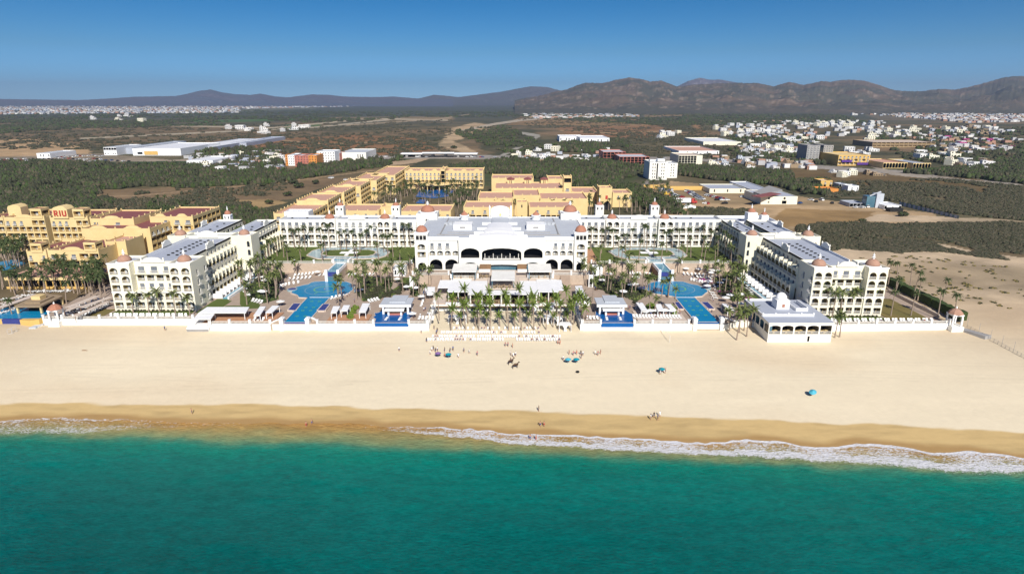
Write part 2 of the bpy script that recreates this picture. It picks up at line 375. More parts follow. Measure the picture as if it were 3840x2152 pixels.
m = bpy.data.materials.new('sea_water'); m.use_nodes = True; t = m.node_tree; p = t.nodes['Principled BSDF']
a = t.nodes.new('ShaderNodeVertexColor'); a.layer_name = 'Col'; at = t.nodes.new('ShaderNodeAttribute'); at.attribute_name = 'foam'
g = t.nodes.new('ShaderNodeNewGeometry'); mp = t.nodes.new('ShaderNodeMapping'); mp.inputs['Scale'].default_value = (1, 1.35, 1); t.links.new(g.outputs['Position'], mp.inputs[0])
n = t.nodes.new('ShaderNodeTexNoise'); n.inputs['Scale'].default_value = 1.1; n.inputs['Detail'].default_value = 8; n.inputs['Roughness'].default_value = .72; n.inputs['Distortion'].default_value = 1.2; t.links.new(mp.outputs[0], n.inputs['Vector'])
ad = t.nodes.new('ShaderNodeMath'); ad.operation = 'MULTIPLY_ADD'; t.links.new(at.outputs['Fac'], ad.inputs[0]); ad.inputs[1].default_value = .36; t.links.new(n.outputs['Fac'], ad.inputs[2])
r = t.nodes.new('ShaderNodeMapRange'); r.inputs['From Min'].default_value = .66; r.inputs['From Max'].default_value = .80; t.links.new(ad.outputs[0], r.inputs['Value'])
# no foam at all where the attribute is zero
gt = t.nodes.new('ShaderNodeMath'); gt.operation = 'GREATER_THAN'; gt.inputs[1].default_value = .03; t.links.new(at.outputs['Fac'], gt.inputs[0])
fm = t.nodes.new('ShaderNodeMath'); fm.operation = 'MULTIPLY'; t.links.new(r.outputs[0], fm.inputs[0]); t.links.new(gt.outputs[0], fm.inputs[1])
mx = t.nodes.new('ShaderNodeMix'); mx.data_type = 'RGBA'; t.links.new(fm.outputs[0], mx.inputs[0])
n9 = t.nodes.new('ShaderNodeTexNoise'); n9.inputs['Scale'].default_value = 1.0; n9.inputs['Detail'].default_value = 5; n9.inputs['Roughness'].default_value = .6
mp9 = t.nodes.new('ShaderNodeMapping'); mp9.inputs['Scale'].default_value = (.75, 2.0, 1); mp9.inputs['Rotation'].default_value = (0, 0, R(-16)); t.links.new(g.outputs['Position'], mp9.inputs[0]); t.links.new(mp9.outputs[0], n9.inputs['Vector'])
r9 = t.nodes.new('ShaderNodeMapRange'); r9.inputs['From Min'].default_value = .3; r9.inputs['From Max'].default_value = .7; r9.inputs['To Min'].default_value = .80; r9.inputs['To Max'].default_value = 1.2; t.links.new(n9.outputs['Fac'], r9.inputs['Value'])
v9 = t.nodes.new('ShaderNodeVectorMath'); v9.operation = 'SCALE'; t.links.new(a.outputs[0], v9.inputs[0]); t.links.new(r9.outputs[0], v9.inputs['Scale']); t.links.new(v9.outputs[0], mx.inputs[6]); mx.inputs[7].default_value = (.62, .62, .64, 1)
t.links.new(mx.outputs[2], p.inputs['Base Color'])
rr = t.nodes.new('ShaderNodeMapRange'); rr.inputs['To Min'].default_value = .22; rr.inputs['To Max'].default_value = .8; t.links.new(fm.outputs[0], rr.inputs['Value']); t.links.new(rr.outputs[0], p.inputs['Roughness'])
p.inputs['IOR'].default_value = 1.33; p.inputs['Specular IOR Level'].default_value = .12
w1 = t.nodes.new('ShaderNodeTexNoise'); w1.inputs['Scale'].default_value = 1.1; w1.inputs['Detail'].default_value = 7; w1.inputs['Roughness'].default_value = .6
mp2 = t.nodes.new('ShaderNodeMapping'); mp2.inputs['Scale'].default_value = (1, 1.9, 1); mp2.inputs['Rotation'].default_value = (0, 0, R(14)); t.links.new(g.outputs['Position'], mp2.inputs[0]); t.links.new(mp2.outputs[0], w1.inputs['Vector'])
b = t.nodes.new('ShaderNodeBump'); b.inputs['Strength'].default_value = .8; b.inputs['Distance'].default_value = .5; t.links.new(w1.outputs['Fac'], b.inputs['Height']); t.links.new(b.outputs[0], p.inputs['Normal'])
MT['sea_water'] = m
struct('sea', grid_mesh('sea', X[::-1], Y[::-1], Z[::-1], C[::-1], m, attrs={'foam': F_[::-1]}))
# --- ground beyond the beach, one sheet to the horizon; its colours are the soil, scrub and clearings themselves
yy = [216.0]
while yy[-1] < 12500: yy.append(yy[-1] * 1.0072 + .05)
ys = np.array(yy); k = np.linspace(-1.25, 1.25, 900)
X = k[None, :] * (ys[:, None] + 60); Y = np.repeat(ys[:, None], len(k), 1)
Z = np.where(Y < 450, np.where(X > 150, beach_z(X, Y), -.05), -.05); Z[0] = beach_z(X[0], Y[0])
Z = np.where((np.abs(X + 6) < 152) & (Y < 330), -.6, Z)
U_, V_ = PR(X, Y, 0)
nA = fbm(X / 60, Y / 60, 5, 101); nB = fbm(X / 14, Y / 14, 4, 103); nC = fbm(X / 240, Y / 240, 5, 107); nD = fbm(X / 110, Y / 42, 5, 109)
ju = U_ + (nB - .5) * 40; ju = np.clip(ju, 2, 3838); jv = V_ + (nB - .5) * 2400 / np.maximum(Y, 60) + (nA - .5) * 2400 / np.maximum(Y, 60)
scrub = np.array(px(116, 106, 78)); scrub2 = np.array(px(84, 84, 60)); brown = np.array(px(146, 122, 92)); tan = np.array(px(192, 164, 128)); grn = np.array(px(58, 82, 44)); pale = np.array(px(214, 190, 158)); far = np.array(px(88, 92, 76)); golf = np.array(px(84, 124, 66))
def mixc(A, B, f): f = np.clip(f, 0, 1)[..., None]; return A * (1 - f) + B * f
C = mixc(np.broadcast_to(scrub, X.shape + (3,)), scrub2, (nA - .40) * 5)
C = mixc(C, brown, (nC - .56) * 6 * (Y < 2600))
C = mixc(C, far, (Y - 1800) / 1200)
def region(P, col, f=1.0):
    global C
    mk = inpoly(ju, jv, P); ff = (f * (.55 + .45 * np.clip((nD - .36) * 6, 0, 1)) if f >= .7 and Y.shape else f * np.ones_like(nB))[..., None]; C = np.where(mk[..., None], C * (1 - ff) + np.asarray(col) * ff * (.80 + .40 * nB[..., None]), C)
region([(0, 500), (330, 500), (600, 470), (1000, 480), (1050, 500), (700, 520), (480, 545), (0, 560)], brown, .75)
region([(0, 525), (120, 522), (330, 548), (350, 590), (0, 590)], px(205, 172, 130))
region([(0, 590), (380, 575), (640, 600), (980, 590), (1000, 640), (500, 620), (0, 612)], px(165, 150, 130))
region([(0, 610), (700, 605), (1000, 640), (1400, 600), (1560, 590), (1440, 640), (1000, 700), (700, 680), (0, 730)], grn)
region([(0, 680), (300, 715), (700, 700), (1100, 655), (1480, 600), (1560, 620), (1300, 680), (1080, 745), (900, 800), (500, 790), (0, 790)], brown, .9)
region([(620, 770), (1000, 745), (1080, 760), (900, 800), (600, 830)], px(176, 148, 104))
region([(880, 530), (1350, 505), (1560, 520), (1640, 560), (1500, 590), (1000, 590), (850, 560)], px(160, 118, 82))
region([(1560, 590), (1700, 540), (1850, 500), (1880, 560), (1780, 600)], brown, .8)
region([(1700, 480), (1780, 460), (1850, 470), (1820, 500), (1700, 530), (1800, 575), (1760, 580), (1640, 545)], px(204, 176, 138))
region([(1240, 440), (1700, 436), (1700, 452), (1250, 456)], px(178, 150, 112), .7)
region([(1950, 436), (2350, 424), (2380, 440), (2450, 470), (2400, 480), (2100, 470), (1900, 470)], px(172, 138, 98), .8)
region([(2080, 478), (2460, 470), (2560, 500), (2400, 520), (2140, 510)], px(160, 120, 86), .9)
region([(1780, 500), (2000, 480), (2060, 560), (1880, 580), (1800, 560)], scrub2)
region([(1600, 640), (2300, 590), (2440, 640), (2330, 700), (1780, 700), (1560, 660)], px(84, 92, 58))
region([(2400, 415), (2640, 410), (2640, 432), (2420, 440)], px(170, 140, 100), .8)
region([(2550, 415), (2570, 414), (2650, 500), (2640, 520)], px(170, 130, 90))
region([(2800, 620), (3000, 625), (3600, 660), (3840, 690), (3840, 720), (3500, 720), (3100, 690), (2850, 680)], px(122, 100, 66), .9)
region([(2430, 700), (2520, 680), (2640, 690), (3250, 770), (3500, 800), (3560, 850), (3100, 870), (2660, 880), (2500, 860), (2440, 780)], px(200, 170, 130))
region([(2600, 775), (2810, 785), (2800, 810), (2560, 815)], px(110, 112, 66))
region([(2960, 785), (3280, 790), (3260, 830), (2900, 860), (2900, 820)], px(160, 128, 80), .8)
region([(3240, 835), (3840, 840), (3840, 830), (3300, 805), (3240, 820)], pale)
region([(3060, 850), (3840, 835), (3840, 960), (3500, 900), (3200, 880), (3080, 890)], px(96, 90, 58))
region([(3100, 895), (3250, 915), (3500, 920), (3840, 975), (3840, 1250), (3300, 1250), (3100, 1000)], px(220, 196, 163))
region([(3520, 760), (3840, 700), (3840, 835), (3560, 800), (3300, 720)], px(78, 80, 52))
region([(640, 420), (1180, 400), (1180, 408), (640, 430)], px(150, 150, 120), .4)
region([(1080, 468), (1200, 466), (1200, 478), (1060, 480)], golf)
region([(700, 452), (1100, 445), (1100, 452), (760, 462)], golf, .8)
region([(3200, 415), (3840, 405), (3840, 455), (3300, 450)], px(140, 124, 100), .7)
region([(3160, 408), (3420, 404), (3420, 418), (3200, 430)], px(176, 132, 92), .8)
region([(0, 396), (1300, 384), (1500, 388), (1300, 402), (800, 412), (0, 412)], px(120, 118, 112), .8)
C = C * (.84 + .34 * fbm(X / 150, Y / 30, 5, 111))[..., None]
for L_, c_, w_ in (([(0, 742), (500, 735), (1000, 690), (1400, 640)], px(180, 152, 118), 1.6), ([(300, 760), (700, 745), (900, 760)], px(184, 158, 122), 1.4), ([(1000, 520), (1200, 540), (1560, 530)], px(186, 160, 124), 1.5), ([(2100, 490), (2300, 500), (2540, 490)], px(186, 158, 120), 1.4), ([(2900, 700), (3300, 715), (3560, 760), (3840, 772)], px(150, 130, 100), 1.6), ([(3100, 740), (3500, 745), (3840, 735)], px(140, 122, 96), 1.4), ([(1140, 650), (1560, 604), (1650, 575)], px(196, 170, 138), 7), ([(1720, 495), (1840, 468), (1960, 450), (2200, 430), (2350, 432)], px(196, 182, 160), 4),
                   ([(1880, 585), (1990, 530), (2020, 510), (1960, 500)], px(178, 172, 158), 5), ([(300, 520), (1180, 478), (1500, 445)], px(196, 182, 156), 2.5),
                   ([(560, 470), (1020, 480), (1400, 445), (1680, 452)], px(196, 180, 152), 2.5), ([(2420, 690), (2470, 640), (2560, 620)], px(170, 160, 150), 6),
                   ([(1400, 592), (1500, 588), (2400, 592), (2700, 600), (3260, 640), (3640, 660), (3840, 700)], px(170, 162, 152), 7), ([(3180, 560), (3250, 610), (3340, 650), (3840, 700)], px(180, 168, 152), 6),
                   ([(1300, 470), (1640, 448), (1760, 430)], px(180, 160, 130), 2)):
    mk = near_line(U_, V_, L_, w_); C = np.where(mk[..., None], np.asarray(c_), C)
groundm = col_mat('soil', .95, .05, .78, 1.22)
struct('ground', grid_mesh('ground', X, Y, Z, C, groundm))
# --- hills
def ridge(name, prof, D, foot, cols, seed, rock=.5, rough=1.0, n=520):
    us = np.linspace(prof[0][0], prof[-1][0], n); vv = interp(us, prof)
    tt = np.concatenate([np.linspace(0, 1, 60), np.linspace(1.04, 1.5, 10)])
    dirx = (us - 1920) / (FPX * math.cos(PITCH) * 1.0)
    vh = 1076 - FPX * math.tan(PITCH)
    Xc = []; Yc = []; Zc = []
    hz = np.array([ZV(v, D) for v in vv])
    ks = np.array([XU(u, D, h) / D for u, h in zip(us, hz)])
    hz = hz + 8 * (fbm(us / 9, us * 0, 3, seed) - .5) * rough
    for t in tt:
        y = foot + (D - foot) * t; x = ks * y
        e = t ** 1.25 if t <= 1 else 1 - (t - 1) * 1.4
        rn = fbm(x / 420, y * np.ones_like(x) / 420, 5, seed); rn = 1 - np.abs(rn - .5) * 2
        rn2 = fbm(x / 150, y * np.ones_like(x) / 220, 4, seed + 9)
        w = max(0, min(1, 4 * t * (1 - t))) if t <= 1 else 0
        z = hz * e * (1 - .55 * w * (1 - rn) * 2.0 * rough) + (hz * .28) * w * (rn2 - .5) * rough
        Xc.append(x); Yc.append(np.full_like(x, y)); Zc.append(np.maximum(z, -3) - (3 if t == 0 else 0))
    X = np.array(Xc); Y = np.array(Yc); Z = np.array(Zc)
    a = np.asarray(cols[0]); b = np.asarray(cols[1]); c = np.asarray(cols[2])
    f1 = fbm(X / 300, Y / 300, 4, seed + 3); f2 = fbm(X / 45, Z / 14 + Y / 60, 3, seed + 4)
    C = mixc(np.broadcast_to(a, X.shape + (3,)), b, (f1 - .42) * 5 * np.clip(Z / 60, 0, 1))
    C = mixc(C, c, (f2 - .62 + .12 * (f1 - .5)) * 9 * rock * np.clip(Z / 30, 0, 1))
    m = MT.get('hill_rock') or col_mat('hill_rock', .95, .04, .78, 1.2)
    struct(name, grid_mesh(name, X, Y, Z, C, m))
ridge('hill', [(1930, 376), (1960, 370), (2020, 361), (2080, 345), (2130, 335), (2170, 318), (2200, 311), (2260, 313), (2310, 300), (2360, 291), (2400, 297), (2440, 307), (2480, 302), (2528, 322), (2550, 327), (2600, 318), (2680, 314), (2770, 312), (2840, 312), (2900, 325), (2960, 308), (3010, 319), (3050, 313), (3080, 305), (3110, 308), (3180, 299), (3240, 303), (3290, 318), (3350, 338), (3400, 343), (3450, 343), (3530, 334), (3580, 338), (3640, 325), (3700, 310), (3760, 292), (3800, 287), (3900, 285), (4200, 310), (4500, 340)],
      6000, 3300, (px(90, 88, 74), px(116, 100, 84), px(160, 140, 120)), 201, .5, .9, 900)
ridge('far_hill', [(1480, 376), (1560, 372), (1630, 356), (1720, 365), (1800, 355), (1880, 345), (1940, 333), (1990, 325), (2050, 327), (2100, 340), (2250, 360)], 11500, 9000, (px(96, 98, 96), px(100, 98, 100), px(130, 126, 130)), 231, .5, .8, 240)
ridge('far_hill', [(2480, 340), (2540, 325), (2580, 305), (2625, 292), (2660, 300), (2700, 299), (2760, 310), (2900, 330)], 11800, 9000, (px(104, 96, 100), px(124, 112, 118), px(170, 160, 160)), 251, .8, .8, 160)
ridge('far_hill', [(-500, 372), (0, 372), (120, 374), (300, 376), (400, 371), (500, 364), (600, 362), (660, 361), (700, 353), (740, 343), (790, 336), (830, 347), (880, 354), (940, 357), (975, 352), (1030, 362), (1080, 366), (1170, 355), (1240, 357), (1290, 363), (1400, 365), (1480, 363), (1560, 370), (1700, 374)], 9500, 7600, (px(100, 108, 124), px(104, 104, 120), px(118, 116, 128)), 271, .4, .7, 420)  # left ridge: pale bluish haze is put into its colours
# ================================================================ facades
class Fr:            # a facade plane: origin, direction along it; inward is the direction turned left
    def __init__(s, x, y, d): s.x, s.y = x, y; n = math.hypot(*d); s.d = (d[0] / n, d[1] / n); s.i = (-s.d[1], s.d[0]); s.rz = math.atan2(s.d[1], s.d[0])
    def p(s, u, z, dep=0): return (s.x + s.d[0] * u + s.i[0] * dep, s.y + s.d[1] * u + s.i[1] * dep, z)
def outline(w, h, arch, n=8):
    if not arch: return [(0, 0), (w, 0), (w, h), (0, h)]
    r = min(w / 2, h * .5) if arch == 1 else min(h * .38, w * .18)
    return [(0, 0), (w, 0)] + [(w / 2 + w / 2 * math.cos(math.pi * k / n), h - r + r * math.sin(math.pi * k / n)) for k in range(n + 1)]
_OC = {}
def opening_proto(w, h, arch, dep, look):
    key = (round(w, 1), round(h, 1), arch, round(dep, 1), look)
    if key in _OC: return _OC[key]
    w, h = key[0], key[1]; P = outline(w, h, arch); n = len(P); m = MB()
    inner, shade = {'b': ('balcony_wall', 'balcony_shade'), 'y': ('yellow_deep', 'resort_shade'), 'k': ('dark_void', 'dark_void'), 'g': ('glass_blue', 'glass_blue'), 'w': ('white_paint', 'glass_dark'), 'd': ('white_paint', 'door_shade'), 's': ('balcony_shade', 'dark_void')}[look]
    for i in range(n):
        a, b = P[i], P[(i + 1) % n]
        m.poly([(a[0], 0, a[1]), (a[0], dep, a[1]), (b[0], dep, b[1]), (b[0], 0, b[1])], 0)
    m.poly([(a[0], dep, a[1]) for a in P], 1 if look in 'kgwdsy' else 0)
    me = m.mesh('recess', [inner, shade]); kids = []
    if look in 'by' and w < 6:
        q = MB(); x0 = w * .22; x1 = w * .72; q.box(x0, x1, dep - .12, dep - .03, .05, min(2.2, h * .75), 0)
        q.box((x0 + x1) / 2, x1, dep - .16, dep - .125, .1, min(2.1, h * .72), 1)
        kids.append(('balcony_door', q.mesh('balcony_door', ['door_pale', 'glass_dark'])))
    if look in 'bysd':
        q = MB(); y0 = .08 if look != 'd' else -.55
        if look == 'd': q.box(-.3, w + .3, -.6, -.02, -.14, -.02, 0)
        xa, xb = (0, w) if look != 'd' else (-.3, w + .3)
        q.box(xa, xb, y0, y0 + .1, .88, 1.0); q.box(xa, xb, y0, y0 + .1, .02, .12)
        k = max(3, int((xb - xa) / .3))
        for i in range(k + 1):
            x = xa + (xb - xa - .08) * i / k; q.box(x, x + .08, y0 + .01, y0 + .09, .12, .88)
        kids.append(('railing', q.mesh('railing', ['railing_paint' if look != 'y' else 'yellow_paint'])))
    if look == 'g':
        q = MB(); k = max(2, int(w / 1.6))
        for i in range(1, k): q.box(w * i / k - .05, w * i / k + .05, dep - .14, dep - .02, 0, h * .8)
        q.box(.1, w - .1, dep - .13, dep - .03, h * .45, h * .45 + .1); kids.append(('glazing_bar', q.mesh('glazing_bar', ['glass_blue'])))
    _OC[key] = (me, kids, w, h); return _OC[key]
STY = {   # left margin, right margin, bottom, top (fractions of the cell), arch, depth, look
    'a': (.13, .13, .10, .93, 1, 1.7, 'b'), 'r': (.13, .13, .08, .86, 0, 1.7, 'b'), 'R': (.06, .06, .04, .90, 0, 2.0, 'b'),
    'A': (.06, .06, .06, .95, 1, 2.2, 'b'), 'd': (.26, .26, .08, .80, 0, .15, 'd'), 'w': (.33, .33, .25, .78, 0, .2, 'w'), 'o': (.30, .30, .2, .9, 1, .4, 'w'),
    'y': (.08, .08, .10, .86, 0, 1.8, 'y'), 'v': (.30, .30, .15, .75, 0, .2, 'd'), 'k': (.06, .06, .02, .92, 0, 2.5, 'k'), 'K': (.04, .04, .02, .95, 1, 3.5, 'k'),
    's': (.1, .1, .08, .9, 0, 1.2, 's'), 'x': (.32, .32, .2, .8, 1, .8, 's')}
def wall_rows(mb, fr, rows, thing_, wm=0, name='balcony', limit=None):
    """rows: (z0, z1, [(u0, u1, kind or None)]) - the wall around each opening, and each opening as a part"""
    ox, oy, oz = root_of(thing_).location
    for z0, z1, cells in rows:
        for u0, u1, k in cells:
            if not k or k == '.':
                mb.poly([fr.p(u0, z0), fr.p(u1, z0), fr.p(u1, z1), fr.p(u0, z1)], wm); continue
            if isinstance(k, tuple): a, b, c, d, arch, dep, look = k
            else:
                l, r, bo, to, arch, dep, look = STY[k]; cw, ch = u1 - u0, z1 - z0; a, b, c, d = u0 + cw * l, u1 - cw * r, z0 + ch * bo, z0 + ch * to
            w, h = round(b - a, 1), round(d - c, 1); b = a + w; d = c + h
            P = [(a + p[0], c + p[1]) for p in outline(w, h, arch)]
            mb.poly([fr.p(u0, z0), fr.p(a, z0), fr.p(a, z1), fr.p(u0, z1)], wm); mb.poly([fr.p(b, z0), fr.p(u1, z0), fr.p(u1, z1), fr.p(b, z1)], wm)
            if c > z0 + .001: mb.poly([fr.p(a, z0), fr.p(b, z0), fr.p(b, c), fr.p(a, c)], wm)
            top = P[2:]
            for p, q in zip(top[:-1], top[1:]):
                if z1 - min(p[1], q[1]) > .001: mb.poly([fr.p(p[0], z1), fr.p(p[0], p[1]), fr.p(q[0], q[1]), fr.p(q[0], z1)], wm)
            me, kids, _, _ = opening_proto(w, h, arch, dep, look)
            nm = {'b': 'balcony', 'y': 'balcony', 'k': 'archway' if arch else 'opening', 'g': 'window', 'w': 'window', 'd': 'french_window', 's': 'opening'}[look]
            x, y, z = fr.p(a, c, .0)
            o = link(nm, me, thing_, (x - ox, y - oy, z - oz), fr.rz)
            for kn, km in kids: link(kn, km, o)
def root_of(o):
    while o.parent: o = o.parent
    return o
def cols(u0, u1, s):       # equal cells from a string of kinds
    n = len(s); return [(u0 + (u1 - u0) * i / n, u0 + (u1 - u0) * (i + 1) / n, c) for i, c in enumerate(s)]
def block(t, mb, rf, x0, x1, y0, y1, z0, z1, S=None, E=None, Wt=None, N=None, wm=0, rm=0, par=.8, th=.35, roof=True, skip=''):
    """four outer walls, a parapet and a flat roof; S/E/Wt/N are rows of openings"""
    for key, fr, L, rows in (('S', Fr(x0, y0, (1, 0)), x1 - x0, S), ('E', Fr(x1, y0, (0, 1)), y1 - y0, E), ('N', Fr(x1, y1, (-1, 0)), x1 - x0, N), ('W', Fr(x0, y1, (0, -1)), y1 - y0, Wt)):
        if key in skip: continue
        if rows is None: rows = [(z0, z1, [(0, L, None)])]
        wall_rows(mb, fr, rows, t, wm)
    if roof:
        a, b, c, d = x0 + th, x1 - th, y0 + th, y1 - th; zr = z1 - par
        for P in (((x0, y0), (x1, y0), (b, c), (a, c)), ((x1, y0), (x1, y1), (b, d), (b, c)), ((x1, y1), (x0, y1), (a, d), (b, d)), ((x0, y1), (x0, y0), (a, c), (a, d))):
            mb.poly([(*p, z1) for p in P], wm)
        for p, q in (((a, c), (b, c)), ((b, c), (b, d)), ((b, d), (a, d)), ((a, d), (a, c))):
            mb.poly([(*p, zr), (*p, z1), (*q, z1), (*q, zr)], wm)
        rf.poly([(a, c, zr), (b, c, zr), (b, d, zr), (a, d, zr)], rm)
def rows_of(L, spec, z0, z1):
    """spec: list of (top z, string) from the bottom up; fills z0..z1"""
    out = []; z = z0
    for zt, s in spec: out.append((z, zt, cols(0, L, s) if s else [(0, L, None)])); z = zt
    if z < z1 - .01: out.append((z, z1, [(0, L, None)]))
    return out
def dome(t, x, y, z, r, mat_='terracotta', hh=None, n=20, drum=.5):
    hh = hh or r * .92
    m = MB(); m.lathe(x, y, [(r * 1.22, z), (r * 1.24, z + drum * .5), (r * 1.08, z + drum)], n); b = part(m, 'dome_base', ['pure_white'], t)
    m = MB(); m.lathe(x, y, [(r * math.cos(a), z + drum + .01 + hh * math.sin(a)) for a in [math.pi / 2 * k / 8 * .985 for k in range(9)]], n); d = part(m, 'dome', [mat_], t, True)
    m = MB(); q = z + drum + hh; m.lathe(x, y, [(.30 * r / 2.2, q - .1), (.34 * r / 2.2, q + .5), (.62 * r / 2.2, q + .6), (.30 * r / 2.2, q + .8), (.36 * r / 2.2, q + 1.5), (.08, q + 1.7), (.03, q + 2.3)], 8)
    o = part(m, 'finial', ['pure_white'], d)
    return d
def gable(t, xc, y, z0, w, h, facing='S', mat_='white_paint', th=.4, horns=True, nm='gable'):
    P = [(-w / 2, 0), (w / 2, 0), (w / 2, h * .35), (w * .40, h * .42), (w * .34, h * .66)] + [(w * .34 * math.cos(a), h * .66 + h * .34 * math.sin(a)) for a in [math.pi * k / 8 for k in range(1, 8)]] + [(-w * .34, h * .66), (-w * .40, h * .42), (-w / 2, h * .35)]
    m = MB()
    if facing == 'S': m.vprism([(xc + a, z0 + b) for a, b in P], y, y + th)
    else: m.hprism([(y + a, z0 + b) for a, b in P], xc, xc + th)
    if horns:
        for s in (-1, 1):
            if facing == 'S': m.lathe(xc + s * (w / 2 - .3), y + th / 2, [(.28, z0 + h * .35), (.2, z0 + h * .6), (.35, z0 + h * .72), (.1, z0 + h * .95)], 6)
            else: m.lathe(xc + th / 2, y + s * (w / 2 - .3), [(.28, z0 + h * .35), (.2, z0 + h * .6), (.35, z0 + h * .72), (.1, z0 + h * .95)], 6)
    return part(m, nm, [mat_], t)
def vents(t, pts, z):
    me = _OC.get('vent')
    if not me:
        m = MB(); m.box(-.45, .45, -.3, .3, 0, .35); m.box(-.3, .3, -.2, .2, .355, .42); me = _OC['vent'] = m.mesh('roof_vent', ['black_paint'])
    r = root_of(t).location
    for x, y in pts: link('roof_vent', me, t, (x - r.x, y - r.y, z - r.z))
# ================================================================ white hotel: wings on the beach side
def beach_wing(t, sx, X0, X1, YF, YL0, YT, xi, side):
    """sx +1: the inner side faces +x (left wing), -1: faces -x (right wing). X0..X1 front block, xi inner roof edge of the long block"""
    mb = MB(); rf = MB(); Wd = X1 - X0; tw = Wd * .265
    # front block: two projecting towers and a middle part that steps back above the second floor
    tr = [(.6, None), (3.6, 'rr'), (6.9, 'aa'), (10, 'rr'), (13, 'aa'), (16, 'aa')]
    inner_e = [(.6, None), (6.9, '.w.'), (16, None)]
    for a, b, e, w in ((X0, X0 + tw, None, None), (X1 - tw, X1, None, None)):
        sidew = [(1, None), (4.5, '.v.v'), (8, '.v.v'), (11.5, '.v.v'), (15, '.v.v')]
        block(t, mb, rf, a, b, YF, YL0, 0, 17.5, S=rows_of(b - a, tr, 0, 17.5), E=rows_of(YL0 - YF, sidew, 0, 17.5) if (sx > 0 and b == X1) else None,
              Wt=rows_of(YL0 - YF, sidew, 0, 17.5) if (sx < 0 and a == X0) else None)
    ca, cb = X0 + tw, X1 - tw; L = cb - ca
    wall_rows(mb, Fr(ca, YF + .5, (1, 0)), rows_of(L, [(.6, None), (3.6, 'rrrr'), (6.9, 'aaaa')], 0, 6.9), t)
    mb.poly([(ca, YF + .5, 6.9), (cb, YF + .5, 6.9), (cb, YF + 3, 6.9), (ca, YF + 3, 6.9)])
    wall_rows(mb, Fr(ca, YF + 3, (1, 0)), rows_of(L, [(10, 'dddd'), (13, 'rrrr'), (16.2, 'ddd' if 1 else ''), ], 6.9, 17.5), t)
    rf.poly([(ca, YF + 3.3, 16.7), (cb, YF + 3.3, 16.7), (cb, YL0, 16.7), (ca, YL0, 16.7)])
    mb.box(ca, cb, YF + 3.01, YF + 3.3, 16.7, 17.49)
    for z in (6.95, 13.0): mb.box(ca + .01, cb - .01, YF + 2.0, YF + 2.98, z - .15, z + .02)
    q = MB(); q.box(X0 - .12, X1 + .12, YF - .14, YF - .01, 6.75, 7.05); part(q, 'cornice', ['pure_white'], t)
    q = MB(); q.box(X0 - .15, X0 + tw + .15, YF - .15, YF - .01, 17.1, 17.55); q.box(X1 - tw - .15, X1 + .15, YF - .15, YF - .01, 17.1, 17.55); part(q, 'cornice', ['pure_white'], t)
    gable(t, (ca + cb) / 2, YF + 2.6, 17.1, L * .62, 1.9)
    for xc in (X0 + tw / 2, X1 - tw / 2): dome(t, xc, YF + 4.2, 16.9, 2.35, 'terracotta_pale')
    # long block with terraces stepping back on the inner side
    xo = (X0 + 6.5) if sx > 0 else (X1 - 7.5)
    y0, y1 = YL0, YT; n = 10; L = y1 - y0
    steps = ((0, 6.9, 3.6), (6.9, 13.1, 2.0), (13.1, 17.5, 0))
    for z0, z1, out in steps:
        xe = xi + sx * out
        if z0 == 0: spec = [(3.4, 'r' * n), (6.9, 'A' * n)]
        elif z0 < 10: spec = [(9.9, 'd' * n), (13.1, 'R' * n)]
        else: spec = [(16.4, 'd' * n)]
        fr = Fr(xe, y0, (0, 1)) if sx > 0 else Fr(xe, y1, (0, -1))
        wall_rows(mb, fr, rows_of(L, spec, z0, z1), t)
        if out:
            nx = xi + sx * {3.6: 2.0, 2.0: 0}[out]; mb.poly([(nx, y0, z1), (xe, y0, z1), (xe, y1, z1), (nx, y1, z1)] if sx > 0 else [(xe, y0, z1), (nx, y0, z1), (nx, y1, z1), (xe, y1, z1)])
            mb.poly([(nx, y0, z0), (xe, y0, z0), (xe, y0, z1), (nx, y0, z1)])
    fins = MB()
    for z, a, b in ((6.9, 3.6, 2.0), (13.1, 2.0, 0)):
        for i in range(n + 1):
            y = y0 + L * i / n; y = min(max(y, y0 + .2), y1 - .2); f = MB(); f.box(xi + sx * (b + .02), xi + sx * (a + .35), y - .18, y + .18, z - (1.2 if a > 3 else 1.0), z + 1.7); part(f, 'terrace_divider', ['cream_paint'], t)
        fins.box(xi + sx * (a - .02), xi + sx * (a - .14), y0 + .4, y1 - .4, z + .01, z + .8)
    part(fins, 'terrace_parapet', ['cream_paint'], t)
    xa, xb = (xo, xi) if sx > 0 else (xi, xo)
    ow = [(1, None)] + [(4.3 + 3.3 * k, 'dddddddd') for k in range(4)]
    if sx > 0: mb.poly([(xa, y1, 0), (xa, y0, 0), (xa, y0, 17.5), (xa, y1, 17.5)])
    else: wall_rows(mb, Fr(xb, y0, (0, 1)), rows_of(L, ow, 0, 17.5), t)
    q = MB(); ze = 17.5
    q.box(xa, xa + .3, y0, y1, 16.71, ze); q.box(xb - .3, xb, y0, y1, 16.71, ze); part(q, 'parapet', ['pure_white'], t)
    rf.poly([(xa + .3, y0, 16.72), (xb - .3, y0, 16.72), (xb - .3, y1, 16.72), (xa + .3, y1, 16.72)])
    ym = y0 + L * .42
    gable(t, xi - (.05 if sx > 0 else .35), ym, 17.2, 6.5, 2.6, 'E'); gable(t, xo - (.1 if sx > 0 else .3), ym + 2, 17.2, 6.5, 2.6, 'E')
    xm = (xa + xb) / 2
    vents(t, [(xm - 1.6 + 3.2 * (k % 2), y0 + 3 + 3.1 * (k // 2)) for k in range(18)], 16.72)
    # stair tower with a dome where the wing meets the courtyard
    ta, tb = (xi - .4, xi + 8.4) if sx > 0 else (xi - 7.0, xi + .6)
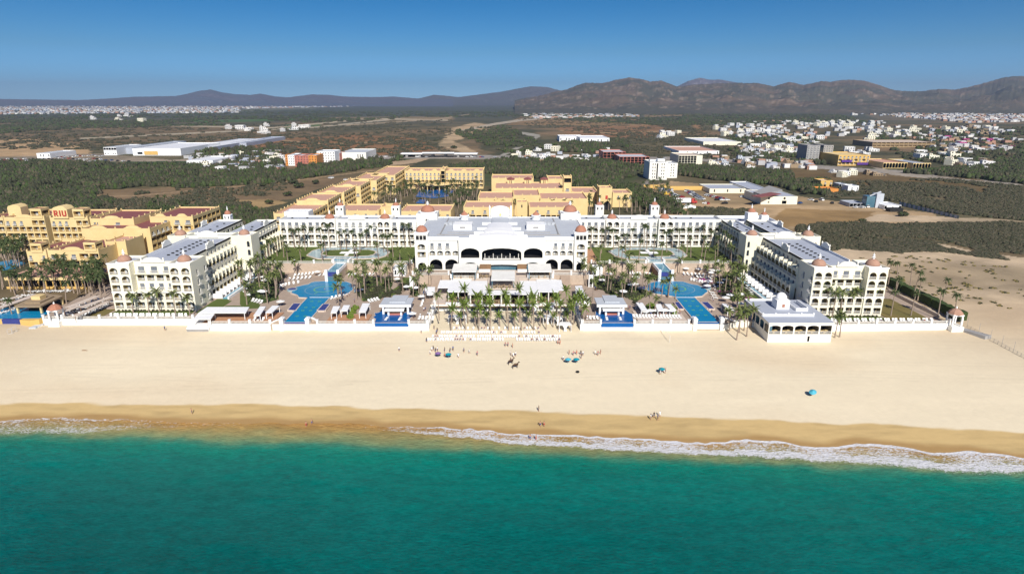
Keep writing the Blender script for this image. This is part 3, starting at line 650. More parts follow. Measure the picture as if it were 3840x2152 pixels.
    tl = [(.5, None)] + [(4.5, '..o' if sx > 0 else 'o..'), (8.3, '..o' if sx > 0 else 'o..'), (8.8, None), (12.4, '..o' if sx > 0 else 'o..'), (16, '..o' if sx > 0 else 'o..')]
    block(t, mb, rf, ta, tb, YT - .2, YT + 8, 0, 18, S=rows_of(tb - ta, tl, 0, 18))
    dome(t, (ta + tb) / 2, YT + 4, 17.25, 2.2, 'terracotta_pale')
    # cross block with a white pediment, outer tower
    xa, xb = (xo - 1, ta) if sx > 0 else (tb, xo + 1)
    block(t, mb, rf, min(xa, xb), max(xa, xb), YT + .1, YT + 7, 0, 17.9, par=.9)
    gable(t, (xa + xb) / 2, YT - .3, 17.2, 8.5, 2.8)
    oa, ob = (xo - 8.6, xo - 1.2) if sx > 0 else (xo + .2, xo + 7.6)
    block(t, mb, rf, oa, ob, YT - .2, YT + 7.4, 0, 17.9, S=rows_of(ob - oa, [(4, '.w'), (8, '.w'), (12, '.w'), (16, '.x')], 0, 17.9))
    dome(t, (oa + ob) / 2, YT + 3.6, 17.1, 2.3, 'terracotta_pale')
    part(mb, 'wall', ['cream_paint'], t); part(rf, 'roof', ['roof_grey'], t)
tl_ = thing('hotel_wing', 'white five-storey beach wing with two terracotta domes, left end of the white hotel', 'hotel', (-127, 210, 0), 0, 'wings of the white hotel')
beach_wing(tl_, 1, -141.5, -112.5, 210.3, 222, 254.5, -117.2, 'E')
tr_ = thing('hotel_wing', 'white five-storey beach wing with two terracotta domes, beside the sand dunes on the right', 'hotel', (115, 204, 0), 0, 'wings of the white hotel')
beach_wing(tr_, -1, 102.8, 128.1, 204.3, 215.5, 253.5, 104.3, 'W')
# ---------------------------------------------------------------- wings beside the lawns
def court_wing(t, sx, xi, xo, ga, gb, y0, y1):
    mb = MB(); rf = MB(); n = 9; L = y1 - y0
    for z0, z1, out in ((4, 10.6, 1.8), (10.6, 17.5, 0)):
        xe = xi + sx * out
        spec = [(7.3, 'R' * n), (10.6, 'A' * n)] if z0 == 4 else [(13.8, 'R' * n), (16.6, 'd' * n)]
        fr = Fr(xe, y0, (0, 1)) if sx > 0 else Fr(xe, y1, (0, -1))
        wall_rows(mb, fr, rows_of(L, spec, z0, z1), t)
        if out: mb.poly([(xi, y0, z1), (xe, y0, z1), (xe, y1, z1), (xi, y1, z1)] if sx > 0 else [(xe, y0, z1), (xi, y0, z1), (xi, y1, z1), (xe, y1, z1)]); mb.poly([(xi, y0, z0), (xe, y0, z0), (xe, y0, z1), (xi, y0, z1)])
    for i in range(n + 1):
        y = min(max(y0 + L * i / n, y0 + .2), y1 - .2); f = MB()
        f.box(xi + sx * .02, xi + sx * 2.1, y - .18, y + .18, 10.0, 12.1); f.box(xi + sx * 1.82, xi + sx * 2.2, y - .2, y + .2, 4, 9.9); f.box(xi + sx * .02, xi + sx * .35, y - .18, y + .18, 12.11, 15.6); part(f, 'terrace_divider', ['cream_paint'], t)
    def strip(a, b):
        a, b = min(a, b), max(a, b)
        rf.poly([(a + .3, y0, 16.7), (b - .3, y0, 16.7), (b - .3, y1, 16.7), (a + .3, y1, 16.7)])
        q = MB(); q.box(a, a + .3, y0, y1, 16.69, 17.5); q.box(b - .3, b, y0, y1, 16.69, 17.5); part(q, 'parapet', ['pure_white'], t)
    strip(xi, ga); strip(gb, xo)
    for x, d in ((ga, -sx), (gb, sx), (xo, -sx)):
        fr = Fr(x, y0, (0, 1)) if d > 0 else Fr(x, y1, (0, -1))
        wall_rows(mb, fr, rows_of(L, [(7.5, None), (10.5, 'd' * 7), (13.5, 'd' * 7), (16.5, 'd' * 7)], 0, 17.5), t)
    a, b = sorted((xi, ga)); mb.poly([(b, y1, 0), (a, y1, 0), (a, y1, 17.5), (b, y1, 17.5)]); a, b = sorted((gb, xo)); mb.poly([(b, y1, 0), (a, y1, 0), (a, y1, 17.5), (b, y1, 17.5)])
    for a, b in (sorted((xi, ga)), sorted((gb, xo))): mb.poly([(a, y0, 0), (b, y0, 0), (b, y0, 17.5), (a, y0, 17.5)])
    gable(t, xi - (.3 if sx > 0 else .1), (y0 + y1) / 2 + 3, 17.2, 5.5, 2.4, 'E'); gable(t, xo - (.1 if sx > 0 else .3), (y0 + y1) / 2 + 1, 17.2, 5.5, 2.6, 'E')
    vents(t, [((xi + ga) / 2 - 1 + 2 * (k % 2), y0 + 4 + 6 * k) for k in range(5)] + [((xo + gb) / 2, y0 + 3 + 7 * k) for k in range(4)], 16.7)
    part(mb, 'wall', ['cream_paint'], t); part(rf, 'roof', ['roof_grey'], t)
    g = MB()
    rnd = random.Random(3)
    for k in range(40):
        x = rnd.uniform(min(ga, gb) + .6, max(ga, gb) - .6); y = rnd.uniform(y0, y1); g.lathe(x, y, [(.5, 13.0), (1.1, 13.8), (.5, 15.0 + rnd.random())], 6)
    a, b = sorted((ga, gb)); g.box(a + .05, b - .05, y0 + .1, y1 - .1, 12.2, 12.6); part(g, 'planter_shrubbery', ['palm_dark'], t)
tcl = thing('hotel_wing', 'white wing along the left courtyard lawn, grey roof split by a planted gap', 'hotel', (-125, 278, 4), 0, 'wings of the white hotel')
court_wing(tcl, 1, -112.4, -140, -121.6, -128.6, 262.6, 293.5)
tcr = thing('hotel_wing', 'white wing along the right courtyard lawn, grey roof split by a planted gap', 'hotel', (108, 278, 4), 0, 'wings of the white hotel')
court_wing(tcr, -1, 99.6, 121.5, 106.5, 111.2, 261.6, 292.5)
# ---------------------------------------------------------------- rear wings facing the sea across the lawns
def rear_wing(t, xb, YF, cup, flip):
    mb = MB(); rf = MB(); yb = YF + 11
    SP = {'s': lambda n: [(4.4, None), (7.4, 'r' * n), (10.4, 'r' * n), (13.4, 'a' * n), (16.6, 'd' * n)],
          't': lambda n: [(4.4, None), (7.4, 'r' * n), (10.4, 'a' * n), (13.4, 'r' * n), (16.6, 'a' * n)],
          'c': lambda n: [(4.4, None), (7.4, 'r' * n), (10.4, 'a' * n), (13.6, 'd' * n), (16.4, 'v' * n)]}
    for a, b, ty, n in xb:
        dy = {'s': 0, 't': -1.2, 'c': .6}[ty]; top = 17.5 if ty != 't' else 17.7
        block(t, mb, rf, a, b, YF + dy, yb, 4, top, S=rows_of(b - a, SP[ty](n), 4, top))
        if ty == 't': dome(t, (a + b) / 2, YF + 3.5, 16.9, 2.3)
        if ty == 'c': gable(t, (a + b) / 2, YF + .2, 17.2, 8, 2.4)
    for x, y in cup:
        block(t, mb, rf, x - 2.1, x + 2.1, y - 2.1, y + 2.1, 12, 21.2, S=rows_of(4.2, [(18.6, None), (20.8, 'ww')], 12, 21.2), par=.3)
        dome(t, x, y, 20.9, 1.65)
    vents(t, [(xb[0][0] + 4 + 7.3 * k, YF + 7) for k in range(8)], 16.71)
    part(mb, 'wall', ['white_paint'], t); part(rf, 'roof', ['roof_grey'], t)
def XR(u): return XU(u, 294, 10)
tbl = thing('hotel_wing', 'long white rear wing behind the left courtyard lawn, rows of arched balconies facing the sea', 'hotel', (-78, 294, 4), 0, 'wings of the white hotel')
xl = [XR(u) for u in (1052, 1206, 1262, 1418, 1466, 1585)]
rear_wing(tbl, [(xl[0], xl[1], 's', 6), (xl[1], xl[2], 't', 2), (xl[2], xl[3], 'c', 6), (xl[3], xl[4], 't', 2), (xl[4], xl[5], 's', 4)], 294, [(XR(1247), 311), (XR(1466), 311)], 0)
tbr = thing('hotel_wing', 'long white rear wing behind the right courtyard lawn, rows of arched balconies facing the sea', 'hotel', (66, 294, 4), 0, 'wings of the white hotel')
xr = [XR(u) for u in (2172, 2270, 2322, 2466, 2522, 2700)]
rear_wing(tbr, [(xr[0], xr[1], 's', 4), (xr[1], xr[2], 't', 2), (xr[2], xr[3], 'c', 6), (xr[3], xr[4], 't', 2), (xr[4], xr[5], 's', 7)], 294, [(XR(2264), 313), (XR(2481), 313)], 1)
# small extra roofs at the far corners
t = thing('pavilion', 'low white flat-roofed pavilion behind the right end of the right rear wing, two small domes', 'pavilion', (111, 300, 0))
mb = MB(); rf = MB(); block(t, mb, rf, 102, 127, 293.5, 309, 0, 16.6, par=1.3, th=.5); block(t, mb, rf, 113, 117.6, 295, 299.6, 10, 20.3, par=.3); block(t, mb, rf, 120, 123.4, 296, 299.5, 10, 18.9, par=.3)
dome(t, 115.3, 297.3, 20, 1.9); dome(t, 121.7, 297.7, 18.6, 1.4); part(mb, 'wall', ['pure_white'], t); part(rf, 'roof', ['roof_grey'], t)
t = thing('roof_pavilion', 'small white flat-roofed block behind the left end of the left rear wing', 'pavilion', (-108, 308, 0))
mb = MB(); rf = MB(); block(t, mb, rf, -113, -101, 306, 314, 0, 19, par=.5); part(mb, 'wall', ['pure_white'], t); part(rf, 'roof', ['roof_white'], t)
t = thing('bell_turret', 'small white turret with a red cap behind the wing at the far left corner', 'turret', (-131, 300, 0))
mb = MB(); rf = MB(); x, y = UP(600 + 1210 / 4.813, 760 + 320 / 4.813, 17); block(t, mb, rf, x - 1.6, x + 1.6, y, y + 3.2, 0, 19.6, S=rows_of(3.2, [(17.2, None), (19.2, 'oo')], 0, 19.6), par=.3); part(mb, 'wall', ['pure_white'], t); part(rf, 'roof', ['roof_grey'], t); dome(t, x, y + 1.6, 19.2, 1.5, hh=1.8)
# ================================================================ main building
tm = thing('hotel_building', 'big white central hotel building with large dark arches and a corner tower at each side', 'hotel', (-4.5, 250, 4))
mb = MB(); rf = MB(); Y0 = 250.0
xt0, xt1 = XU(1557, Y0, 10), XU(1606, Y0, 10); xt2, xt3 = XU(2153, Y0, 10), XU(2202, Y0, 10); xc0, xc1 = XU(1722, Y0, 10), XU(2041, Y0, 10)
zv = lambda v: ZV(v, Y0)
def towr(a, b):
    L = b - a; c = (a + b) / 2 - a
    rows = [(4, zv(978), [(0, L, (c - 1.7, c + 1.7, 4.3, zv(985), 1, 3, 'k'))]), (zv(978), zv(941), [(0, L, (c - 1.7, c + 1.7, zv(966), zv(945), 0, 1.6, 'b'))]),
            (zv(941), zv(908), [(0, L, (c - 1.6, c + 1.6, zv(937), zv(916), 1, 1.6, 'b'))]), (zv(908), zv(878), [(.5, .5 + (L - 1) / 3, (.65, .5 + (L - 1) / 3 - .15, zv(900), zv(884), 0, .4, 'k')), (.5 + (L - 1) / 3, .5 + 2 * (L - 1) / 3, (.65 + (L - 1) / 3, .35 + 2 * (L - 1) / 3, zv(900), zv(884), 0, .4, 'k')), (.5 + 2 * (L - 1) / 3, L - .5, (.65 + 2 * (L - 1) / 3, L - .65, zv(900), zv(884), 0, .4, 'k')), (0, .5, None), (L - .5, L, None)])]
    return rows
for a, b in ((xt0, xt1), (xt2, xt3)):
    zt = zv(878)
    block(tm, mb, rf, a, b, Y0, Y0 + 5.6, 4, zt, S=towr(a, b), E=rows_of(5.6, [(8, None), (12, 'r'), (16, 'r')], 4, zt), Wt=rows_of(5.6, [(8, None), (12, 'r'), (16, 'r')], 4, zt), par=.2)
    q = MB(); q.box(a - .25, b + .25, Y0 - .25, Y0 + 5.85, zt + .01, zt + .3); part(q, 'cornice', ['pure_white'], tm)
    dome(tm, (a + b) / 2, Y0 + 2.8, zt + .3, 2.35, drum=.3, hh=2.5)
for a, b, mir in ((xt1, xc0, 0), (xc1, xt2, 1)):
    L = b - a; Rw = []
    def mm(cells): return [(L - u1, L - u0, (L - k[1], L - k[0], *k[2:]) if isinstance(k, tuple) else k) for u0, u1, k in cells[::-1]] if mir else cells
    z1, z2, z3, z4 = 4, zv(972), zv(941.5), zv(908)
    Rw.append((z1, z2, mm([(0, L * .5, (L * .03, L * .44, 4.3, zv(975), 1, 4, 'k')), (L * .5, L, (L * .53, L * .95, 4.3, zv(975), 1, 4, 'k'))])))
    Rw.append((z2, z3, mm([(L * i / 4, L * (i + 1) / 4, (L * i / 4 + .35, L * (i + 1) / 4 - .35, zv(961), zv(943), 1, 1.4, 'b')) for i in range(4)])))
    Rw.append((z3, z4, mm([(L * i / 4, L * (i + 1) / 4, (L * i / 4 + .9, L * (i + 1) / 4 - 1.0, zv(934), zv(914), 0, .15, 'd') if i < 3 else None) for i in range(4)])))
    Rw.append((z4, zv(895), [(0, L, None)]))
    wall_rows(mb, Fr(a, Y0 + 1.2, (1, 0)), Rw, tm)
    q = MB(); q.box(a + .01, b - .01, Y0 + .9, Y0 + 1.15, zv(908) + .4, zv(908) + .7); q.box(a + .01, b - .01, Y0 + 1.21, Y0 + 1.5, zv(895), zv(895) + .5); part(q, 'cornice', ['pure_white'], tm)
xq = [XU(u, Y0, 8) for u in (1722, 1804, 1959, 2041)]
ax = [XU(u, Y0, 8) for u in (1730, 1799, 1808, 1955, 1964, 2034)]; bx = [XU(u, Y0, 6) for u in (1736, 1796, 1810, 1956, 1968, 2028)]
c0 = xq[0]
Rw = [(4, zv(974), [(xq[i] - c0, xq[i + 1] - c0, (bx[2 * i] - c0, bx[2 * i + 1] - c0, 4.3 if i != 1 else 4.8, zv(980.5 if i != 1 else 988.5), 1 if i != 1 else 2, 1.6, 'g')) for i in range(3)]),
      (zv(974), zv(918), [(xq[i] - c0, xq[i + 1] - c0, (ax[2 * i] - c0, ax[2 * i + 1] - c0, zv(964 if i != 1 else 972), zv(927.5), 1 if i != 1 else 2, 5, 'k')) for i in range(3)]),
      (zv(918), zv(893), [(0, xq[3] - c0, None)])]
wall_rows(mb, Fr(c0, Y0 - 1.5, (1, 0)), Rw, tm)
ztop = zv(893)
for x, d in ((c0, -1), (xq[3], 1)):
    fr = Fr(x, Y0 + 1.2, (0, -1)) if d < 0 else Fr(x, Y0 - 1.5, (0, 1)); wall_rows(mb, fr, [(4, ztop, [(0, 2.7, None)])], tm)
q = MB(); q.box(c0 - .15, xq[3] + .15, Y0 - 1.7, Y0 - 1.2, ztop + .01, ztop + .5); part(q, 'cornice', ['pure_white'], tm)
# white lattice of the lounge inside the middle arch
q = MB()
for i in range(9):
    x = ax[2] + 1.2 + (ax[3] - ax[2] - 2.4) * i / 8; q.box(x - .12, x + .12, Y0 - .6, Y0 - .35, zv(972) + .02, zv(960 if i % 2 else 950))
q.box(ax[2] + .6, ax[3] - .6, Y0 - .75, Y0 - .62, zv(972) + .02, zv(967)); part(q, 'lounge_partition', ['railing_paint'], tm)
# side and back walls, roofs
zr = zv(895)
mb.poly([(xt0, 298, 4), (xt0, Y0 + 5.6, 4), (xt0, Y0 + 5.6, zr), (xt0, 298, zr)]); mb.poly([(xt3, Y0 + 5.6, 4), (xt3, 292, 4), (xt3, 292, zr), (xt3, Y0 + 5.6, zr)])
mb.poly([(xt3, 292, 4), (xt3 - 6, 298, 4), (xt3 - 6, 298, zr), (xt3, 292, zr)]); mb.poly([(xt3 - 6, 298, 4), (xt0, 298, 4), (xt0, 298, zr), (xt3 - 6, 298, zr)])
zf = zr - .1
rf.poly([(xt0 + .3, Y0 + 1.51, zf), (xt3 - .3, Y0 + 1.51, zf), (xt3 - .3, 292, zf), (xt3 - 6.2, 297.7, zf), (xt0 + .3, 297.7, zf)])
rf.poly([(c0 + .2, Y0 - 1.19, zf + .05), (xq[3] - .2, Y0 - 1.19, zf + .05), (xq[3] - .2, Y0 + 1.5, zf + .05), (c0 + .2, Y0 + 1.5, zf + .05)])
q = MB(); q.box(xt0, xt0 + .29, Y0 + 5.6, 298, zr - .05, zr + .3); q.box(xt3 - .29, xt3, Y0 + 5.6, 292, zr - .05, zr + .3); q.box(xt0 + .3, xt3 - 6.3, 297.71, 298, zr - .05, zr + .3); part(q, 'parapet', ['pure_white'], tm)
# stepped vaults with curved gables rising to the tall one at the back
xm = -5.6
for y0, y1, w, h, g in ((252.5, 259, 16, 1.0, 'pure_white'), (259, 268, 13, 1.3, 'pure_white'), (268, 280, 11, 1.2, 'roof_white'), (280, 296.5, 8.0, .9, 'roof_pale')):
    P = [(xm - w / 2, zf + .02), (xm + w / 2, zf + .02), (xm + w / 2, zf + h * .4)] + [(xm + w / 2 * math.cos(a), zf + h * .4 + h * .6 * math.sin(a)) for a in [math.pi * k / 10 for k in range(1, 10)]] + [(xm - w / 2, zf + h * .4)]
    q = MB(); q.vprism(P, y0 + .01, y1); part(q, 'roof_vault', [g], tm)
    q = MB(); q.box(xm - w / 2 - 4, xm - w / 2 - .02, y0, y0 + .35, zf + .01, zf + .9 + h * .2); q.box(xm + w / 2 + .02, xm + w / 2 + 4, y0, y0 + .35, zf + .01, zf + .9 + h * .2); part(q, 'parapet', ['pure_white'], tm)
q = MB(); q.vprism([(xm - 4.4, 15.5), (xm + 4.4, 15.5), (xm + 4.4, 21.6)] + [(xm + 4.4 * math.cos(a), 21.6 + 1.9 * math.sin(a)) for a in [math.pi * k / 10 for k in range(1, 10)]] + [(xm - 4.4, 21.6)], 296.6, 297.5); part(q, 'gable', ['pure_white'], tm)
q = MB(); q.vprism([(xm - .6, 18.6), (xm + .6, 18.6), (xm + .6, 19.6), (xm, 20), (xm - .6, 19.6)], 296.5, 296.58); part(q, 'crest', ['yellow_paint'], tm)
for s_q in (-1, 1): q = MB(); q.lathe(xm + s_q * 5.1, 297, [(.4, 15.5), (.35, 22.4), (.5, 22.6), (.1, 23.8)], 8); part(q, 'gable_post', ['pure_white'], tm)
for sx_ in (-1, 1):
    q = MB(); xx = xm + sx_ * 16; q.box(xx - 4, xx + 4, 268, 276, zf + .01, zf + 2.2); part(q, 'penthouse', ['pure_white'], tm)
    q = MB(); q.box(xx - 1.2, xx + 1.2, 267.9, 267.99, zf + .6, zf + 1.5); part(q, 'vent_grille', ['concrete'], tm)
    q = MB(); xx = xm + sx_ * 17; q.lathe(xx, 293, [(1.8, zf + .01), (1.9, zf + 1.6), (2.3, zf + 1.7), (2.3, zf + 2.3)], 12); part(q, 'turret', ['pure_white'], tm)
    q = MB(); q.lathe(xx, 293, [(1.7, zf + 2.31), (1.3, zf + 3.0), (.5, zf + 3.6), (.12, zf + 4.4)], 12); part(q, 'turret_cap', ['terracotta'], tm)
rnd = random.Random(5)
acm = MB(); acm.box(-.8, .8, -.6, .6, 0, 1.1); acm.lathe(0, 0, [(.45, 1.11), (.45, 1.25)], 8); acm = acm.mesh('air_conditioner', ['metal_grey'])
for sx_ in (-1, 1):
    for k in range(13): link('air_conditioner', acm, tm, (xm + sx_ * (13 + 1.9 * (k % 7)) + 4.5, 280 + 3 * (k // 7) + rnd.random() * .5 - 250, zf - 4 + .01), 0)
    q = MB(); q.box(xm + sx_ * 25, xm + sx_ * 25 + .5, 258, 296, zf + .01, zf + .3); q.box(xm + sx_ * 9, xm + sx_ * 26, 257, 257.5, zf + .01, zf + .35); q.box(xm + sx_ * 9, xm + sx_ * 22, 262, 262.4, zf + .01, zf + .3); part(q, 'roof_duct', ['concrete'], tm)
part(mb, 'wall', ['white_paint'], tm); part(rf, 'roof', ['roof_pale'], tm)
# the two big domed towers behind its roof corners
for a, b in ((-45.5, -35.6), (23.2, 32.6)):
    t = thing('domed_tower', 'square white tower with wide terracotta dome behind the central building, %s one' % ('left' if a < 0 else 'right'), 'tower', ((a + b) / 2, 293, 4), 0, 'domed towers behind the central building')
    mb = MB(); rf = MB(); block(t, mb, rf, a, b, 293, 302, 4, 20.3, S=rows_of(b - a, [(15, None), (18.5, '.w.')], 4, 20.3), par=.3)
    dome(t, (a + b) / 2, 297.5, 20.1, 3.3, hh=3.0, drum=.7); part(mb, 'wall', ['white_paint'], t); part(rf, 'roof', ['roof_pale'], t)
# ================================================================ terraces, walls, pools
def zz(ox, oy, s, z, *pts): return [UP(ox + a / s, oy + b / s, z) for a, b in pts]
ZA, ZB, ZC, ZD, ZE = (900, 980, 5.3475), (1240, 980, 5.3475), (2160, 980, 5.3475), (2480, 980, 5.157), (1640, 960, 5.152)
def sheet(name, P, z, mat_, kind='structure', th=None):
    m = MB(); m.prism(P, z - (th or .02), z); o = link(name, m.mesh(name, [mat_])); o['kind'] = kind; return o
TW = [(-165, 201.4), (-107.4, 201.4), (-107.4, 196.6), (-30, 196.6), (-30, 217.5), (24, 217.5), (24, 196.6), (72, 196.6), (76, 199), (84, 199), (84, 197), (147, 197), (147, 262), (-165, 262)]
m = MB(); m.prism(TW, -3.2, 0, 0, 1); o = link('terrace', m.mesh('terrace', ['white_paint', 'paving'])); o['kind'] = 'structure'
m = MB(); m.prism([(-112.3, 262.4), (99.5, 262.4), (99.5, 293.9), (-112.3, 293.9)], -.7, 4, 0, 1); o = link('upper_terrace', m.mesh('upper_terrace', ['stone_wall', 'lawn'])); o['kind'] = 'structure'
def rect(x0, x1, y0, y1): return [(x0, y0), (x1, y0), (x1, y1), (x0, y1)]
# lawns and beds on the terraces (soil sheets a few mm up)
for k, (P, mt_) in enumerate([
    (zz(*ZA, 0, (0, 560), (80, 560), (230, 760), (400, 860), (400, 940), (150, 950), (0, 870)), 'lawn'), (zz(*ZA, 0, (560, 560), (760, 640), (780, 760), (600, 760), (480, 640)), 'lawn'),
    (rect(-111.8, -105, 208, 222), 'lawn'), (rect(-104.5, -98, 208.5, 216), 'lawn'), (rect(-111.5, -106.5, 222, 224.5), 'lawn'), (rect(-150, -142.2, 203, 212), 'dry_lawn'),
    (zz(*ZB, 0, (720, 640), (900, 560), (1200, 600), (1480, 420), (1600, 400), (1560, 520), (1250, 690), (800, 740)), 'lawn'), (zz(*ZB, 0, (1280, 330), (1600, 330), (1600, 400), (1420, 420), (1300, 380)), 'lawn'),
    (zz(*ZC, 0, (350, 300), (500, 300), (700, 560), (880, 690), (700, 690), (480, 540)), 'lawn'), (zz(*ZC, 0, (700, 400), (1000, 420), (1450, 650), (1200, 820), (930, 680), (720, 560)), 'hedge'),
    (zz(*ZD, 0, (1430, 230), (1560, 300), (1760, 430), (2100, 700), (2100, 745), (1900, 745), (1640, 660), (1300, 640), (1200, 500), (1420, 420)), 'lawn'),
    (rect(129, 143, 201, 224), 'dry_lawn'), (rect(-141, -113, 205.5, 209.8), 'lawn'), (rect(103, 128, 199.8, 203.8), 'lawn'),
    (zz(*ZA, 0, (240, 130), (900, 160), (900, 330), (760, 420), (780, 600), (740, 770), (480, 840), (160, 700), (60, 440), (100, 300)), 'hedge'), (zz(*ZB, 0, (500, 300), (760, 330), (1000, 350), (1250, 330), (1240, 480), (1150, 620), (1000, 760), (640, 790), (520, 640)), 'hedge'), (zz(*ZB, 0, (1480, 440), (1750, 380), (1800, 520), (1760, 700), (1640, 700), (1600, 560)), 'hedge'), (zz(*ZC, 0, (280, 300), (560, 300), (760, 400), (780, 560), (560, 520), (380, 520)), 'hedge'), (zz(*ZD, 0, (1040, 330), (1380, 260), (1520, 420), (1600, 600), (1560, 760), (1380, 780), (1180, 640), (1060, 480)), 'hedge')]):
    sheet('lawn', P, .03 + .012 * k, mt_, th=.2)
for k, (P, mt_) in enumerate([(rect(-104.4, -80.5, 197.5, 207.9), 'brick_floor'), (rect(-63, -49, 197.3, 206), 'brick_floor'), (rect(42.8, 59.5, 197.3, 210), 'paving_pale'), (rect(-29.7, -24.8, 218, 248), 'paving_pale'), (rect(-160, -142, 212.5, 240), 'paving')]):
    sheet('paved_court', P, .26 + .012 * k, mt_, th=.4)
for k, (P) in enumerate([rect(-43, -35, 262.8, 290), rect(32.5, 38, 262.8, 290)]): sheet('garden_path', P, 4.03, 'brick_floor')
# --- sea walls with piers and balustrade
def balustrade(t, pts, z, pier=6.5, h=1.0, zw=None):
    r = MB(); pm = MB(); pm.box(-.32, .32, -.32, .32, -.02, h + .45); pm.box(-.4, .4, -.4, .4, h + .46, h + .62); pme = pm.mesh('pier', ['pure_white'])
    for (x0, y0), (x1, y1) in zip(pts[:-1], pts[1:]):
        L = math.hypot(x1 - x0, y1 - y0); d = Vector((x1 - x0, y1 - y0)) / L; n = Vector((-d.y, d.x)) * .08
        for za, zb in ((.06, .18), (h - .14, h)):
            P = [(x0 - n.x, y0 - n.y), (x1 - n.x, y1 - n.y), (x1 + n.x, y1 + n.y), (x0 + n.x, y0 + n.y)]; r.prism(P, z + za, z + zb)
        k = int(L / .42)
        for i in range(k):
            c = Vector((x0, y0)) + d * (L * (i + .5) / k); r.box(c.x - .07, c.x + .07, c.y - .07, c.y + .07, z + .18, z + h - .14)
        kk = max(1, round(L / pier))
        for i in range(kk + 1):
            c = Vector((x0, y0)) + d * (L * i / kk); link('pier', pme, t, (c.x - t.location.x, c.y - t.location.y, z - t.location.z))
    part(r, 'balustrade', ['railing_paint'], t)
def seawall(label, pts, z0=-2.6, z1=.15, th=.5, bal=True, mats='pure_white'):
    t = thing('sea_wall', label, 'wall', (pts[0][0], pts[0][1], 0), 0, 'walls between the terrace and the beach')
    m = MB()
    for (x0, y0), (x1, y1) in zip(pts[:-1], pts[1:]):
        L = math.hypot(x1 - x0, y1 - y0); d = Vector((x1 - x0, y1 - y0)) / L; n = Vector((-d.y, d.x)) * th
        m.prism([(x0, y0), (x1, y1), (x1 + n.x, y1 + n.y), (x0 + n.x, y0 + n.y)], z0, z1)
    part(m, 'wall', [mats], t)
    if bal: balustrade(t, [(x + .0, y + .25) for x, y in pts], z1)
    return t
seawall('long white balustraded wall below the left hotel wing, its foot in the sand', [(-160.4, 200.9), (-109.2, 200.9)])
seawall('white balustraded wall right of the slatted sun roofs, left of the pool outlet', [(-101.4, 196.1), (-81.0, 196.1)])
seawall('white balustraded wall between the left pool outlet and the left bar pool', [(-65.2, 196.1), (-46.4, 196.1)])
seawall('short white wall right of the left bar pool, at the edge of the palm court', [(-34.6, 196.1), (-28.5, 196.1)])
seawall('short white wall left of the right bar pool, at the edge of the palm court', [(23.6, 196.1), (29.7, 196.1)])
seawall('white balustraded wall between the right bar pool and the right pool outlet', [(41.0, 196.1), (59.2, 196.1)])
seawall('long cream balustraded wall below the right hotel wing, running to the domed gazebo', [(103.4, 195.3), (146.8, 196.6)])
seawall('low cream wall behind leaning palms, left of the arched beach restaurant', [(74.0, 199.5), (84.5, 199.5)], bal=False)
seawall('white wall at the left side of the palm court', [(-28.4, 196.1), (-28.4, 217)], bal=True, th=-.5)
seawall('white wall at the right side of the palm court', [(23.4, 196.1), (23.4, 217)], bal=True)
# stepped slab under the slatted sun roofs
t = thing('beach_platform', 'low white slab terrace with a grey step, below the slatted sun roofs on the left', 'platform', (-105.5, 197, -2))
m = MB(); m.box(-109, -101.6, 195.6, 200.8, -2.6, -.9); m.box(-108.6, -102, 195.9, 200.8, -.89, .1); part(m, 'slab', ['pure_white'], t)
m = MB(); m.box(-108.9, -101.7, 195.3, 195.59, -2.3, -1.4); part(m, 'step', ['concrete'], t)
# curved stone wings beside the pool outlets
def stonewing(label, P, z1a, z1b):
    t = thing('stone_wall', label, 'wall', (P[0][0], P[0][1], -2), 0, 'curved stone walls beside the pool outlets'); m = MB(); c = MB()
    n = len(P) - 1
    for i in range(n):
        (x0, y0), (x1, y1) = P[i], P[i + 1]; za = z1a + (z1b - z1a) * i / n
        m.prism([(x0, y0), (x1, y1), (x1, y1 + .6), (x0, y0 + .6)], -2.8, za); c.prism([(x0, y0 - .05), (x1, y1 - .05), (x1, y1 + .8), (x0, y0 + .8)], za + .003, za + .35)
    part(m, 'wall', ['stone_wall'], t); part(c, 'coping', ['pure_white'], t)
def arcp(x0, y0, x1, y1, sag, n=6): return [(x0 + (x1 - x0) * i / n, y0 + (y1 - y0) * i / n + sag * math.sin(math.pi * i / n)) for i in range(n + 1)]
stonewing('curved stone wall with white top left of the left pool outlet', arcp(-80.9, 196.2, -77.3, 198.8, .5), .4, 1.4)
stonewing('curved stone wall with white top right of the left pool outlet', arcp(-68.0, 198.8, -65.4, 196.8, .4), 1.2, .4)
stonewing('curved stone wall with white top left of the right pool outlet', arcp(59.4, 196.8, 61.8, 199.6, .4), .4, 1.4)
stonewing('curved stone wall with white top right of the right pool outlet', arcp(70.6, 199.8, 74.8, 198.2, .4), 1.4, .3)
